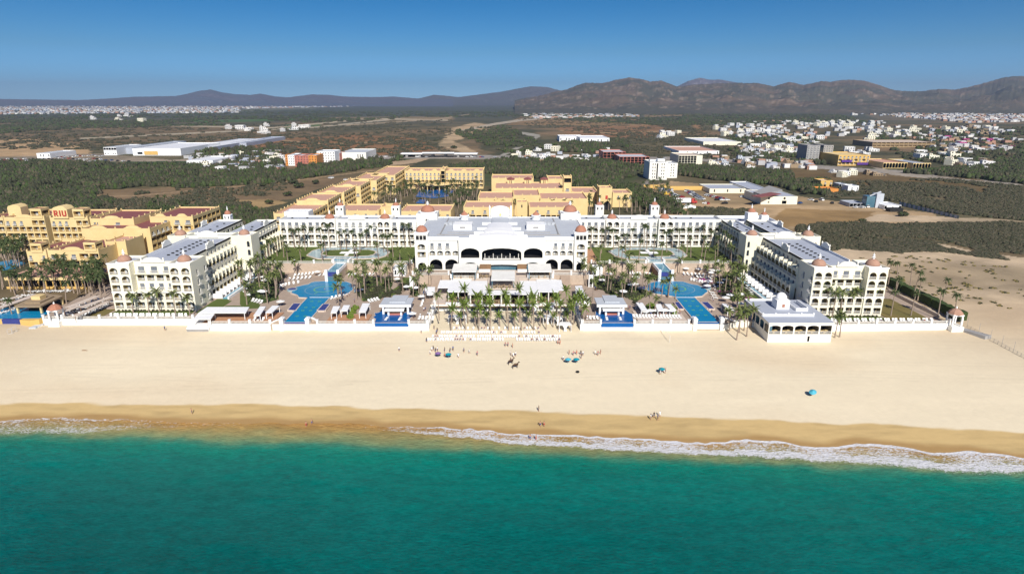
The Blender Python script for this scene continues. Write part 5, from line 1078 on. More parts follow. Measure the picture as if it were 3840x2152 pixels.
# lounge pavilion and small white buildings in the gardens
t = thing('lounge_pavilion', 'white lounge pavilion with a flat canvas roof, right edge of the palm court', 'pavilion', (24, 217, 0)); P = zz(*ZC, 3.2, (0, 670), (175, 670), (120, 490), (-20, 500))
m = MB(); m.prism(P, 3.0, 3.3); part(m, 'roof', ['roof_white'], t); m = MB(); a, b = P[0], P[1]; m.box(a[0] + .2, b[0] - .2, a[1] + .2, a[1] + .5, .01, 2.99); part(m, 'wall', ['pure_white'], t); m = MB(); m.box(b[0] - .6, b[0] - .3, b[1] + .5, b[1] + 7, .01, 2.99); part(m, 'side_wall', ['pure_white'], t)
m = MB(); m.lathe(a[0] + 2.4, a[1] - 1.6, [(2.6, .01), (2.6, 2.4)], 14); part(m, 'round_bar', ['pure_white'], t)
for (ua, va, w, d, h, lab) in ((1476, 1036, 5.2, 5, 4.0, 'white garden house with two dark windows, left of the central building'), (2222, 1037, 4.2, 4, 4.2, 'white garden house with a dark doorway, right of the central building')):
    x, y = UP(ua, va); t = thing('garden_house', lab, 'pavilion', (x, y, 0)); mb = MB(); rf = MB(); block(t, mb, rf, x, x + w, y, y + d, 0, h, S=rows_of(w, [(h - 1, 'o.o' if w > 5 else 'o.')], 0, h), par=.4); part(mb, 'wall', ['pure_white'], t); part(rf, 'roof', ['roof_pale'], t)
x, y = UP(2215, 1077); t = thing('garden_arch', 'narrow white arched garden gate among palms right of the dining deck', 'arch', (x, y, 0)); mb = MB(); wall_rows(mb, Fr(x - .9, y, (1, 0)), [(0, 5.2, [(0, 1.8, (.35, 1.45, .02, 3.6, 1, .9, 's'))])], t); mb.box(x - .9, x - .89, y, y + .9, 0, 5.2); mb.box(x + .89, x + .9, y, y + .9, 0, 5.2); part(mb, 'wall', ['pure_white'], t)
x, y = UP(1546, 1081); t = thing('shade_sail', 'upright white crescent shade sail in the garden left of the dining deck', 'sail', (x, y, 0)); m = MB(); m.vprism([(x - .8, 0), (x + .3, .2), (x + 1.0, 1.6), (x + .9, 3.2), (x + .1, 4.6), (x - .8, 5.0)], y, y + .12); part(m, 'cloth', ['pure_white'], t); m = MB(); m.tube([(x - .9, y, 0), (x - .9, y, 5.4)], .08); part(m, 'mast', ['pure_white'], t)
# ================================================================ yellow resort buildings
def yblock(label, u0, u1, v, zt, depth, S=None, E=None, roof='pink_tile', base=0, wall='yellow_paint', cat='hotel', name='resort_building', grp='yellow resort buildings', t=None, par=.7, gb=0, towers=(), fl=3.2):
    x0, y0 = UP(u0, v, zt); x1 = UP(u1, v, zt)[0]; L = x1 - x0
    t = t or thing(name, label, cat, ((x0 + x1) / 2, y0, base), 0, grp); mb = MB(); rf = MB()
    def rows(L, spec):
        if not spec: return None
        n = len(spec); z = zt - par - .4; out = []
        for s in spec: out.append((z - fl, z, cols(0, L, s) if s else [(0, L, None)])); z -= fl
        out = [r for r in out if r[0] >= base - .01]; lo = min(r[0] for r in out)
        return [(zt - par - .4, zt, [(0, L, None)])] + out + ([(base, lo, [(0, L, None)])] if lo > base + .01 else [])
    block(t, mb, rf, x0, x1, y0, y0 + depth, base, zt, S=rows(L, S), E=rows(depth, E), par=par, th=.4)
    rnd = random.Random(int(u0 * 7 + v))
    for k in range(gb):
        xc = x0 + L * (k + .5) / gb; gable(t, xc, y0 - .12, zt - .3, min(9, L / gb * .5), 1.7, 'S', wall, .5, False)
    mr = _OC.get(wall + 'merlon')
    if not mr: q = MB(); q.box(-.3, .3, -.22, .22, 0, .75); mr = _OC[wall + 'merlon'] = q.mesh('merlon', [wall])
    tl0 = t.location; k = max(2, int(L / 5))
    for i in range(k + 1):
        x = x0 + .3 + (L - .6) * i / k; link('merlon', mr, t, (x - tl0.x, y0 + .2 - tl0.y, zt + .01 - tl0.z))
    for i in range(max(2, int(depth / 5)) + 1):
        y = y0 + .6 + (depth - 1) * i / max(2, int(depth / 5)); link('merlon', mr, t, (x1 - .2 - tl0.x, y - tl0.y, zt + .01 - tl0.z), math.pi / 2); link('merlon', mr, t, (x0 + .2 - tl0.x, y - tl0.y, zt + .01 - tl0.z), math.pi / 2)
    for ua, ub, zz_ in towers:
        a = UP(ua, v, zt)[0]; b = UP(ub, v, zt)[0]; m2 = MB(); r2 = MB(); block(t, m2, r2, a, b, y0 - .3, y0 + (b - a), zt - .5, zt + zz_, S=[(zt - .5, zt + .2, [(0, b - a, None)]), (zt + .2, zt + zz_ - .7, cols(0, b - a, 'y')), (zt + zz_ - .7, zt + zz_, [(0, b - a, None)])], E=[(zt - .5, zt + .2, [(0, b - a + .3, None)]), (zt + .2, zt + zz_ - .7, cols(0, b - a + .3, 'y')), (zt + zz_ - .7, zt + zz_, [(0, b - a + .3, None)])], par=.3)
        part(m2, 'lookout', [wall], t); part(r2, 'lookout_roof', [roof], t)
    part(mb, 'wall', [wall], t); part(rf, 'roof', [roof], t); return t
G1 = 'yellow resort blocks left of the white hotel'
yblock('tall yellow resort block at the left picture edge, five floors of dark balconies', -60, 10, 815, 17.2, 24, ['yy', 'yy', 'yy', 'yy', 'yy'], grp=G1, roof='maroon_tile')
a = yblock('five-storey yellow block left of the one carrying the red letters', 12, 165, 815, 17.2, 24, ['vvv.yy', 'yyyyyy', 'yyyyyy', 'yyyyyy', 'yyyyyy'], ['', '', '', '', ''], grp=G1, roof='maroon_tile', gb=1, towers=((118, 160, 4.2),))
x, y = UP(55, 806, 17.2); m = MB(); m.vprism([(x - 3, 16.8), (x + 3.6, 16.8), (x + 3.6, 21), (x + 2.5, 22), (x + .5, 22.4), (x - 2.4, 21.6), (x - 3, 20.6)], y, y + 5); part(m, 'roof_tower', ['yellow_paint'], a)
b = yblock('five-storey yellow block carrying big red letters on its roof tower', 186, 328, 816, 17.2, 24, ['vvv.yy', 'yyyyyy', 'yyyyyy', 'yyyyyy', 'yyyyyy'], grp=G1, roof='maroon_tile', towers=((277, 318, 4.2),))
x, y = UP(231, 816, 17.2); m = MB(); m.vprism([(x - 3.7, 16.8), (x + 3.7, 16.8), (x + 3.7, 21.2), (x + 2.4, 22.6), (x, 23.0), (x - 2.6, 22.2), (x - 3.7, 21.4)], y - .6, y + 5); tw = part(m, 'roof_tower', ['yellow_paint'], b)
m = MB(); yy_ = y - .95; x += .35       # red capital letters R I U
def lb(x0, x1, z0, z1): m.box(x0, x1, yy_, y - .61, z0, z1)
s0 = x - 3.1; lb(s0, s0 + .5, 18.05, 20.75); lb(s0 + .5, s0 + 1.5, 20.35, 20.75); lb(s0 + .5, s0 + 1.5, 19.15, 19.55); lb(s0 + 1.3, s0 + 1.75, 19.50, 20.45)
m.vprism([(s0 + .7, 19.15), (s0 + 1.2, 19.15), (s0 + 1.9, 18.05), (s0 + 1.35, 18.05)], yy_, y - .61)
lb(x - .45, x + .05, 18.05, 20.75); lb(x + .8, x + 1.3, 18.45, 20.75); lb(x + 2.3, x + 2.8, 18.45, 20.75); lb(x + 1.0, x + 2.6, 18.05, 18.50); part(m, 'lettering', ['red_paint'], tw)
yblock('yellow block with two dark windows between the red letters and the maroon roofs', 336, 500, 820, 16.6, 26, ['v.v.', '....', 'yy..'], grp=G1, roof='maroon_tile', gb=1)
yblock('long yellow block with plain front wall, maroon roof and balconies facing right', 303, 561, 857, 14.0, 34, ['', '', ''], ['vvvvvvvv', 'yyyyyyyy', 'yyyyyyyy', 'yyyyyyyy'], grp=G1, roof='maroon_tile', gb=2)
yblock('yellow block with crenelled roofline nearest the scrub left of the white hotel', 560, 722, 812, 16.4, 30, ['.vvv', 'yyyy', 'yyyy'], ['yyyyyy', 'yyyyyy', 'yyyyyy'], grp=G1, roof='maroon_tile', gb=2)
yblock('three-storey yellow block with white-framed windows, right of the yellow front pair', 176, 368, 938, 10.6, 24, ['vvvyy', 'yyyyy', 'yyyyy'], ['', '', ''], grp=G1, roof='maroon_tile', gb=1, towers=((318, 362, 3.4),))
yblock('three-storey yellow block with a lookout room, left of the yellow front pair', 98, 172, 942, 10.2, 22, ['v.v', 'yy', 'yy'], ['', '', ''], grp=G1, roof='maroon_tile', towers=((118, 160, 3.4),))
yblock('plain yellow stair block behind the front pair of yellow blocks', 392, 470, 905, 11.6, 14, ['.', '.', '.'], grp=G1, roof='pink_tile')
# flat dining hall and pool bar of the neighbouring resort
t = thing('dining_hall', 'long low dining hall with a flat pink roof left of the white hotel', 'restaurant', (-185, 240, 0), 0)
P = [UP(18, 1041, 4.6), UP(346, 1038, 4.6), UP(358, 1024, 4.6), UP(80, 1022, 4.6)]; x0, y0 = P[0]; x1 = P[1][0]
m = MB(); m.prism([(x0, y0), (x1, y0), (x1 + 1, y0 + 13), (x0, y0 + 26)], 4.0, 4.6); part(m, 'roof', ['pink_tile'], t)
m = MB(); n = 34
for k in range(n): xa = x0 + (x1 - x0) * k / n; xb = x0 + (x1 - x0) * (k + 1) / n; m.vprism([(xa, 4.72), (xa, 3.9), ((xa * 3 + xb) / 4, 3.6), ((xa + xb) / 2, 3.5), ((xa + 3 * xb) / 4, 3.6), (xb, 3.9), (xb, 4.72)], y0 - .5, y0 - .02)
part(m, 'scalloped_fascia', ['yellow_paint'], t)
for k in range(12): m = MB(); xa = x0 + 1 + (x1 - x0 - 2) * k / 11; m.box(xa - .18, xa + .18, y0 + .2, y0 + .6, 0, 3.99); part(m, 'column', ['yellow_deep'], t)
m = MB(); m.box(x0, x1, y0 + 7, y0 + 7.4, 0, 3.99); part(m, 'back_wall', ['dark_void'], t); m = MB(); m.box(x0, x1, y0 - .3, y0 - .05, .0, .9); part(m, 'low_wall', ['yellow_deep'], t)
t = thing('pool_hut', 'square hut with a low brown tiled roof standing in the neighbouring pool', 'hut', (-165, 215, 0)); P = [UP(54, 1150, 3.0), UP(152, 1150, 3.0), UP(238, 1110, 3.0), UP(150, 1100, 3.0)]
m = MB(); m.prism(P, 2.7, 3.2); part(m, 'roof', ['thatch'], t); cx = sum(p[0] for p in P) / 4; cy = sum(p[1] for p in P) / 4
m = MB(); m.prism([(cx + (p[0] - cx) * .6, cy + (p[1] - cy) * .6) for p in P], 3.21, 3.7); part(m, 'upper_roof', ['thatch'], t); m = MB(); m.box(cx - 1.8, cx + 1.4, cy - 1.5, cy + 1.5, 3.71, 5.0); part(m, 'roof_box', ['yellow_paint'], t)
for p in P: m = MB(); q = (cx + (p[0] - cx) * .9, cy + (p[1] - cy) * .9); m.box(q[0] - .3, q[0] + .3, q[1] - .3, q[1] + .3, 0, 2.69); part(m, 'column', ['yellow_paint'], t)
m = MB(); m.prism([(cx + (p[0] - cx) * .5, cy + (p[1] - cy) * .5) for p in P], 0, 1.1); part(m, 'counter', ['dark_void'], t)
t = thing('swimming_pool', 'busy blue pool of the yellow resort at the left edge above the beach', 'pool', (-170, 205, 0)); P = [UP(-40, 1199), UP(150, 1196), UP(190, 1172), UP(150, 1145), UP(60, 1150), UP(-60, 1180)]
m = MB(); m.prism(P, .01, .35); part(m, 'water', ['pool_water'], t); x0, y0 = UP(10, 1200); x1 = UP(80, 1200)[0]
m = MB(); m.box(x0, x1, 200.2, 201.2, -2.0, .4); part(m, 'outlet_wall', ['pool_tile'], t); m = MB(); m.prism([(-200, 200.4), (x0, 200.4), (x0, 201.3), (-200, 201.3)], -2.9, .3); m.prism([(x1, 199.9), (x1 + 4, 199.2), (-161.5, 200.2), (-161, 202), (x1, 202.4)], -2.9, .3); m.box(x0, x1, 199.7, 200.19, -3, -1.7); part(m, 'basin_wall', ['yellow_deep'], t)
x0, y0 = UP(95, 985); t = thing('swimming_pool', 'bright blue curved pool among palms behind the flat dining hall', 'pool', (x0, y0, 0)); m = MB(); m.prism([UP(20, 1015), UP(60, 1005), UP(95, 990), UP(60, 975), UP(0, 985), UP(-40, 1010)], .01, .4); part(m, 'water', ['pool_water'], t)
t = thing('board_pile', 'grey and white tarp-covered pile of boards on the sand at the left wall', 'pile', (*UP(140, 1222, -2), -2)); rn = random.Random(4)
for k in range(6): x, y, z = G(122 + 9 * k, 1232 - 4 * k); m = MB(); m.prism([(x - 1, y - .3), (x + 1.1, y), (x + 1.3, y + 2.2), (x - .9, y + 2)], -2.4, -1.5 + .2 * rn.random()); part(m, 'board', ['lounger_white' if k % 2 else 'roof_pale'], t)
# ---------------------------------------------------------------- rear yellow resort
G2 = 'yellow resort blocks behind the white hotel'
yblock('low yellow block with a pink roof behind the left rear wing, long middle one', 1262, 1420, 790, 12, 24, ['.v.v.v.v', 'yyyyyyyy'], ['', ''], grp=G2, gb=0)
yblock('low yellow block with pink roof behind the left rear wing, beside the big dome', 1500, 1690, 792, 12, 24, ['.v.v.v.v', 'yyyyyyyy'], ['', ''], grp=G2, gb=0)
yblock('yellow block with a curved top between two pink roofs behind the left rear wing', 1428, 1490, 775, 13.4, 12, ['..', '..'], grp=G2, gb=1)
yblock('yellow block with pink roof behind the left rear wing, nearest of the diagonal row', 1025, 1165, 800, 13, 34, ['v.v.', 'yyyy'], ['yyyyyy', 'yyyyyy', 'yyyyyy'], grp=G2, gb=1)
yblock('yellow block with pink roof in the diagonal row, second from the left', 1112, 1230, 752, 15, 30, ['....', 'vvvv'], ['yyyyyy', 'yyyyyy', 'yyyyyy', 'yyyyyy'], grp=G2, gb=1)
yblock('yellow block with pink roof in the diagonal row, third from the left', 1190, 1290, 722, 15.4, 36, ['....', 'vvvv'], ['yyyyyy', 'yyyyyy', 'yyyyyy', 'yyyyyy'], grp=G2, gb=1)
yblock('yellow block with pink roof in the diagonal row, fourth from the left', 1255, 1352, 698, 15.4, 44, ['....', 'vvvv'], ['yyyyyyy', 'yyyyyyy', 'yyyyyyy', 'yyyyyyy'], grp=G2, gb=1)
yblock('yellow block with pink roof in the diagonal row, fifth from the left', 1318, 1412, 677, 15.4, 50, ['....', 'vvvv'], ['yyyyyyy', 'yyyyyyy', 'yyyyyyy'], grp=G2, gb=1)
yblock('yellow block at the far end of the diagonal row', 1390, 1482, 657, 15.4, 70, ['vvvv', 'yyyy', 'yyyy'], ['yyyyyyyy', 'yyyyyyyy'], grp=G2, gb=1)
yblock('four-storey yellow hotel block behind the palm grove, left half of the far row', 1517, 1652, 641, 15, 26, ['vvvvvvvvv', 'vvvvvvvvv', 'yyyyyyyyy', 'yyyyyyyyy'], grp=G2, gb=3)
yblock('four-storey yellow hotel block behind the palm grove, right half of the far row', 1668, 1812, 641, 15, 26, ['vvvvvvvvv', 'vvvvvvvvv', 'yyyyyyyyy', 'yyyyyyyyy'], grp=G2, gb=3)
yblock('narrow yellow stair tower joining the two halves of the far yellow row', 1652.5, 1667.5, 636, 17, 22, ['k', 'k', 'k'], grp=G2)
t = thing('garden_restaurant', 'low yellow hall with rounded roof and columns in front of the far yellow row', 'restaurant', (-60, 520, 0), 0); x0, y0 = UP(1520, 683, 5.5); x1 = UP(1800, 683, 5.5)[0]
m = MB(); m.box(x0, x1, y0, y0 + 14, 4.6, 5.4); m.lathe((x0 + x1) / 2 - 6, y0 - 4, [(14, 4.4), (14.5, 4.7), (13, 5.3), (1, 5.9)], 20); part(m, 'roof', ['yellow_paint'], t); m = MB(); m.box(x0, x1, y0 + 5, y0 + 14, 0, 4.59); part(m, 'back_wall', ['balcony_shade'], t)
for k in range(9): m = MB(); a = math.pi * (1 + k / 8); m.lathe((x0 + x1) / 2 - 6 + 13 * math.cos(a), y0 - 4 + 13 * math.sin(a), [(.4, 0), (.4, 4.39)], 6); part(m, 'column', ['yellow_paint'], t)
def pxpool(label, P, z=0): x, y = UP(*P[0], z); t = thing('swimming_pool', label, 'pool', (x, y, z), 0, 'pools of the rear resort'); m = MB(); m.prism([UP(u, v, z) for u, v in P], z + .01, z + .5); part(m, 'water', ['pool_deep'], t)
pxpool('deep blue pool in the palm grove of the rear yellow resort, upper one', [(1560, 738), (1575, 716), (1640, 712), (1700, 716), (1690, 735), (1630, 744)]); pxpool('small blue pool in the palm grove of the rear yellow resort, lower one', [(1560, 762), (1575, 750), (1600, 752), (1590, 764)])
yblock('low yellow block with pink roof behind the central building, left of its gable', 1738, 1922, 777, 12, 24, ['.v.v.v.v', 'yyyyyyyy'], ['', ''], grp=G2)
yblock('narrow yellow tower with two small openings behind the roof of the central building', 1936, 1978, 757, 15, 10, ['.w.', '', '.w.'], grp=G2)
yblock('low yellow block with pink roof behind the central building, right of its gable', 1984, 2150, 777, 12, 24, ['.v.v.v.v', 'yyyyyyyy'], ['', ''], grp=G2)
yblock('broad yellow hall with pink roof in the second row behind the central building', 1792, 1925, 743, 12, 30, ['', ''], grp=G2)
yblock('broad taller yellow hall with pink roof in the middle of the second row', 1925, 2025, 732, 13.5, 30, ['', ''], grp=G2)
yblock('broad yellow hall with pink roof, right end of the second row', 2026, 2205, 745, 12, 30, ['', ''], grp=G2)
yblock('long yellow lobby building with a dark arcade under its roof terrace', 1855, 2112, 706, 14, 34, ['', 'kkkkkkkkkkkk', '..kk..kk..k'], grp=G2, gb=0)
yblock('pink-walled upper hall behind the lobby arcade, left part', 1843, 2001, 668, 14.5, 26, ['', ''], grp=G2, wall='yellow_paint')
yblock('pink-roofed upper hall behind the lobby arcade, beside the bell tower', 2055, 2112, 671, 14.5, 22, ['', ''], grp=G2)
tb_ = yblock('square yellow bell tower right of the lobby building', 2114, 2144, 663, 22, 8, ['k', '', 'v', '', ''], grp=G2, name='bell_tower', cat='tower', par=.4)
yblock('low yellow wing with pink roof between the bell tower and the gatehouse', 2146, 2245, 722, 10, 30, ['', '..v..v'], grp=G2)
t = yblock('yellow gatehouse with a big dark arch and a red emblem', 2248, 2296, 704, 15, 12, ['', '', '', ''], grp=G2, name='gatehouse', cat='gatehouse')
x0, y0 = UP(2248, 704, 15); x1 = UP(2296, 704, 15)[0]; m = MB(); w = x1 - x0; m.vprism([(x0 + w * .35, 0), (x1 - .3, 0), (x1 - .3, 3.2), (x1 - 1.5, 5), (x0 + w * .68, 5.8), (x0 + w * .45, 5), (x0 + w * .35, 3.2)], y0 - .12, y0 - .02); part(m, 'archway', ['dark_void'], t)
m = MB(); m.box(x0 + w * .5, x0 + w * .68, y0 - .2, y0 - .02, 7.2, 9.6); part(m, 'emblem', ['red_paint'], t)
yblock('low yellow building with small windows right of the gatehouse', 2298, 2370, 724, 10, 20, ['.v..v', ''], grp=G2)
for u, v, lab in ((1915, 672, 'left'), (1979, 672, 'middle'), (2041, 672, 'right')):
    x, y = UP(u, v, 16.5); t = thing('roof_turret', f'small yellow turret with a red cap on the lobby roof, {lab} one of three', 'turret', (x, y, 13), 0, 'red-capped turrets on the lobby'); mb = MB(); wall_rows(mb, Fr(x - 2.4, y, (1, 0)), [(12, 16, cols(0, 4.8, '.oo.'))], t); mb.box(x - 2.4, x + 2.4, y + .5, y + 4.8, 12, 15.99); part(mb, 'wall', ['yellow_paint'], t)
    m = MB(); m.prism([(x - 2.8, y - .4), (x + 2.8, y - .4), (x + 2.8, y + 5), (x - 2.8, y + 5)], 16.01, 16.5); m.lathe(x, y + 2.3, [(3.4, 16.51), (.3, 17.8)], 4); part(m, 'roof', ['maroon_tile'], t)
# ================================================================ the plain behind: larger buildings one by one
def gbox(name, label, cat, u0, u1, vbase, vtop, depth, wall='white_paint', roof='roof_pale', S=None, E=None, Wt=None, par=.8, grp=None, fl=None, extra=None, h=None):
    x0, y0 = UP(u0, vbase); x1 = UP(u1, vbase)[0]; h = h or max(2.5, ZV(vtop, y0)); t = thing(name, label, cat, ((x0 + x1) / 2, y0, 0), 0, grp); mb = MB(); rf = MB()
    par = min(par, h * .15)
    def rows(L, spec):
        if not spec: return None
        n = len(spec); a = h * .06; b = h * .96; return [(0, a, [(0, L, None)])] + [(a + (b - a) * i / n, a + (b - a) * (i + 1) / n, cols(0, L, s) if s else [(0, L, None)]) for i, s in enumerate(spec[::-1])] + [(b, h, [(0, L, None)])]
    block(t, mb, rf, x0, x1, y0, y0 + depth, 0, h, S=rows(x1 - x0, S), E=rows(depth, E), Wt=rows(depth, Wt), par=par, th=min(.5, depth * .1))
    if extra: extra(t, mb, rf, x0, x1, y0, h)
    part(mb, 'wall', [wall], t); part(rf, 'roof', [roof], t); return t
def ex_tower(t, mb, rf, x0, x1, y0, h):
    L = x1 - x0; m = MB(); m.box(x0 + L * .40, x0 + L * .47, y0 - .25, y0 - .02, h * .05, h * .92); part(m, 'stair_strip', ['dark_void'], t)
    m = MB(); m.box(x0 + L * .05, x0 + L * .35, y0 + 4, y0 + 10, h, h + 1.6); m.box(x0 + L * .5, x0 + L * .9, y0 + 5, y0 + 12, h, h + 2.2); part(m, 'roof_room', ['pure_white'], t)
gbox('tower_block', 'plain white six-storey block with two columns of small windows, standing alone', 'tower', 2433, 2500, 675, 608, 26, S=['.ww..ww.'] * 5, E=['.w.w.w.'] * 5, par=.6, extra=ex_tower)
gbox('tower_block', 'white side wing attached behind the plain white six-storey block', 'tower', 2501, 2538, 668, 612, 22, S=['.ww.'] * 5)
gbox('unfinished_tower', 'dark grey concrete high-rise with a dark glass strip, tallest building in the town', 'tower', 3020, 3068, 609, 545, 26, wall='concrete', roof='concrete', S=['vvvv'] * 7)
gbox('unfinished_tower', 'grey concrete tower with rows of openings, right half beside the dark glass strip', 'tower', 3082, 3118, 607, 545, 26, wall='concrete', roof='concrete', S=['wwww'] * 7)
m = gbox('glass_shaft', 'dark sloping glass shaft between the two halves of the grey high-rise', 'tower', 3069, 3081, 608, 552, 20, wall='glass_dark', roof='glass_dark')
hz = [('orange_paint', 1073, 1082, 622, 581, 'narrow orange end bay of the long coloured hotel', ['w'] * 4), ('pure_white', 1082, 1107, 622, 582, 'white bay beside the orange end of the coloured hotel', ['www'] * 4), ('salmon_paint', 1107, 1138, 624, 584, 'red bay of the coloured hotel, left one', ['www'] * 4),
      ('salmon_paint', 1139, 1159, 625, 584, 'red bay of the coloured hotel, right one', ['ww'] * 4), ('orange_paint', 1160, 1190, 625, 583, 'wide orange bay in the middle of the coloured hotel', ['www'] * 4), ('pure_white', 1191, 1258, 612, 568, 'long white bay with rows of windows in the coloured hotel', ['wwwwwww'] * 4), ('salmon_paint', 1259, 1276, 606, 575, 'dark red end bay of the coloured hotel', ['w.'] * 4)]
for w, a, b, vb, vt, lab, sp in hz: gbox('coloured_hotel', lab, 'hotel', a, b, vb, vt, 26, wall=w, S=sp, grp='bays of the coloured hotel')
gbox('warehouse', 'white box warehouse with dark signs right of the coloured hotel', 'warehouse', 1278, 1374, 603, 572, 60, S=['.......www.'])
def ex_purple(t, mb, rf, x0, x1, y0, h):
    m = MB(); L = x1 - x0; m.box(x0 + L * .1, x0 + L * .42, y0 - 1.5, y0 - .3, h * .35, h * .55); m.box(x0 + L * .6, x0 + L * .95, y0 - 1.5, y0 - .3, h * .1, h * .3); part(m, 'purple_front', ['purple_wall'], t)
def ex_mall(t, mb, rf, x0, x1, y0, h):
    m = MB(); L = x1 - x0; m.box(x0 + L * .24, x0 + L * .52, y0 - .5, y0 - .05, 1, h * .62); part(m, 'yellow_panel', ['yellow_deep'], t); m = MB(); m.box(x0 + L * .1, x0 + L * .2, y0 - .5, y0 - .05, 2, h * .5); part(m, 'window_strip', ['glass_dark'], t)
gbox('shopping_centre', 'long white shopping centre with a yellow panel on its front', 'shopping centre', 500, 680, 584, 557, 120, wall='pure_white', roof='roof_white', extra=ex_mall)
gbox('shopping_centre', 'broad low pale-roofed market hall right of the long white shopping centre', 'shopping centre', 681, 800, 567, 551, 200, wall='roof_grey', roof='roof_white')
gbox('office_block', 'small white office with two rows of dark windows left of the shopping centre', 'office', 392, 440, 583, 553, 60, wall='pure_white', S=['kkkkk', '.....', 'ww.ww'])
gbox('store', 'blue-grey sided store between the white office and the shopping centre', 'store', 441, 499, 578, 555, 150, wall='roof_grey', roof='roof_pale')
gbox('store', 'white sheds with a dark roof at the back right of the market hall', 'store', 862, 925, 550, 536, 180, wall='roof_grey', roof='roof_grey')
gbox('store', 'white flat-roofed hall left of the coloured hotel, behind the dark trees', 'store', 702, 800, 622, 602, 60, wall='pure_white', roof='roof_white', S=['.w..w..w.'])
gbox('store', 'small white block with red stripes at the far left car park', 'store', 140, 190, 594, 575, 50, wall='pure_white', S=['.ww.w'])
gbox('apartment_block', 'brown-pink apartment block with dark balconies, taller rear half', 'apartments', 2261, 2345, 604, 570, 40, wall='salmon_paint', roof='roof_pale', S=['kkkkkk'] * 3)
gbox('apartment_block', 'brown-pink apartment block with dark balconies, front half', 'apartments', 2322, 2434, 618, 588, 40, wall='salmon_paint', roof='roof_pale', S=['kkkkkkkk'] * 3)
gbox('apartment_block', 'beige four-storey block under construction behind the white six-storey block', 'apartments', 2543, 2632, 622, 583, 40, wall='cream_paint', roof='paving_pale', S=['kkkkkk..'] * 4)
gbox('long_hall', 'long pink-roofed hall behind the beige block under construction', 'hall', 2545, 2696, 580, 566, 90, wall='pure_white', roof='pink_tile', S=['..w..w..w..w'])
gbox('long_hall', 'long low cream hall with pale roof left of the villa quarter', 'hall', 2637, 2778, 545, 532, 120, wall='cream_paint', roof='roof_white')
gbox('purple_yellow_block', 'yellow building with purple storeys right of the grey high-rise', 'hotel', 3140, 3258, 622, 582, 50, wall='yellow_deep', roof='yellow_paint', S=['vvvvvvvv', 'yvyvyvyv', 'yyyyyyyy'], extra=ex_purple)
gbox('arcade_row', 'long low beige arcade of shops by the road on the right', 'shops', 3310, 3400, 632, 610, 50, wall='yellow_paint', roof='pink_tile', S=['KKKKKKKK']); gbox('arcade_row', 'right part of the beige arcade of shops, beside an orange front', 'shops', 3422, 3488, 634, 612, 50, wall='yellow_paint', roof='roof_grey', S=['KKKKKK'])
gbox('apartment_row', 'long beige terraced apartments above the scrub on the right', 'apartments', 3270, 3505, 553, 533, 60, wall='thatch', roof='paving_pale', S=['yyyyyyyyyyyyyy'] * 2)
gbox('white_mansion', 'large white villa complex among dark trees in the middle distance, left part', 'villa', 2098, 2190, 532, 513, 60, wall='pure_white', roof='roof_white', S=['w.ww.ww.w']); gbox('white_mansion', 'large white villa complex among dark trees in the middle distance, right part', 'villa', 2175, 2285, 540, 518, 80, wall='pure_white', roof='roof_white', S=['w.ww.ww.w'])
gbox('warehouse', 'cream warehouse with maroon end roof beside the dirt yard', 'warehouse', 2852, 2988, 767, 737, 34, wall='cream_paint', roof='roof_grey', S=['.o..o..', '.x..k..'], Wt=['.......'], par=.3)
x0, y0 = UP(2816, 738, 9); t = thing('warehouse_shed', 'grey roofed shed with maroon sheets behind the cream warehouse', 'shed', (x0, y0, 0)); m = MB(); a = UP(2822, 756); b = UP(2852, 767); m.prism([UP(2822, 754), UP(2852, 765), (UP(2930, 745)), UP(2880, 728)], 0, 6.8); part(m, 'wall', ['concrete'], t)
m = MB(); m.prism([UP(2818, 735, 7), UP(2850, 740, 7), UP(2930, 728, 7), UP(2890, 722, 7)], 6.81, 7.2); part(m, 'roof', ['maroon_tile'], t)
gbox('shed', 'long grey-roofed shed behind the maroon-roofed warehouse', 'shed', 2830, 2900, 735, 716, 60, wall='pure_white', roof='roof_grey'); gbox('shed', 'low sheds with grey roofs left of the maroon-roofed warehouse', 'shed', 2660, 2795, 725, 708, 30, wall='cream_paint', roof='roof_grey', S=['.o...o...o.'])
gbox('boundary_wall', 'long yellow boundary wall behind the parked cars', 'wall', 2505, 2645, 713, 699, 1.2, wall='yellow_deep', roof='yellow_deep', S=['.......']); gbox('boundary_wall', 'yellow boundary wall left part beside the white six-storey block', 'wall', 2412, 2503, 708, 694, 1.2, wall='yellow_deep', roof='yellow_deep')
gbox('orange_house', 'orange-walled house with yellow upper floor among dark bushes', 'house', 3067, 3143, 722, 708, 14, wall='orange_paint', roof='orange_paint', S=['.......']); gbox('orange_house', 'yellow upper house behind the orange wall', 'house', 3075, 3118, 708, 677, 14, wall='yellow_deep', roof='paving_pale', S=['.v.v', '.k.k'])
gbox('house', 'small white house with blue-grey roof right of the orange house', 'house', 3178, 3218, 720, 697, 10, wall='pure_white', roof='roof_grey', S=['.v.v']); gbox('house', 'small grey shelter between the orange house and the white house', 'house', 3145, 3175, 705, 690, 10, wall='roof_pale', roof='roof_grey', S=['k.k'])
x, y = UP(3292, 780); t = thing('concrete_silo', 'tall grey concrete plant tower on the sandy works yard', 'silo', (x, y, 0)); m = MB(); m.box(x - 2, x + 3, y, y + 6, 0, ZV(727, y)); part(m, 'tower', ['roof_pale'], t); m = MB(); m.box(x - 8, x - 2.1, y + 1, y + 7, 0, 8); part(m, 'bunker', ['glass_blue'], t); m = MB(); m.tube([(x - 6, y + 2, 8), (x + 2, y + 3, ZV(727, y) + 1)], .5); part(m, 'conveyor', ['metal_grey'], t)
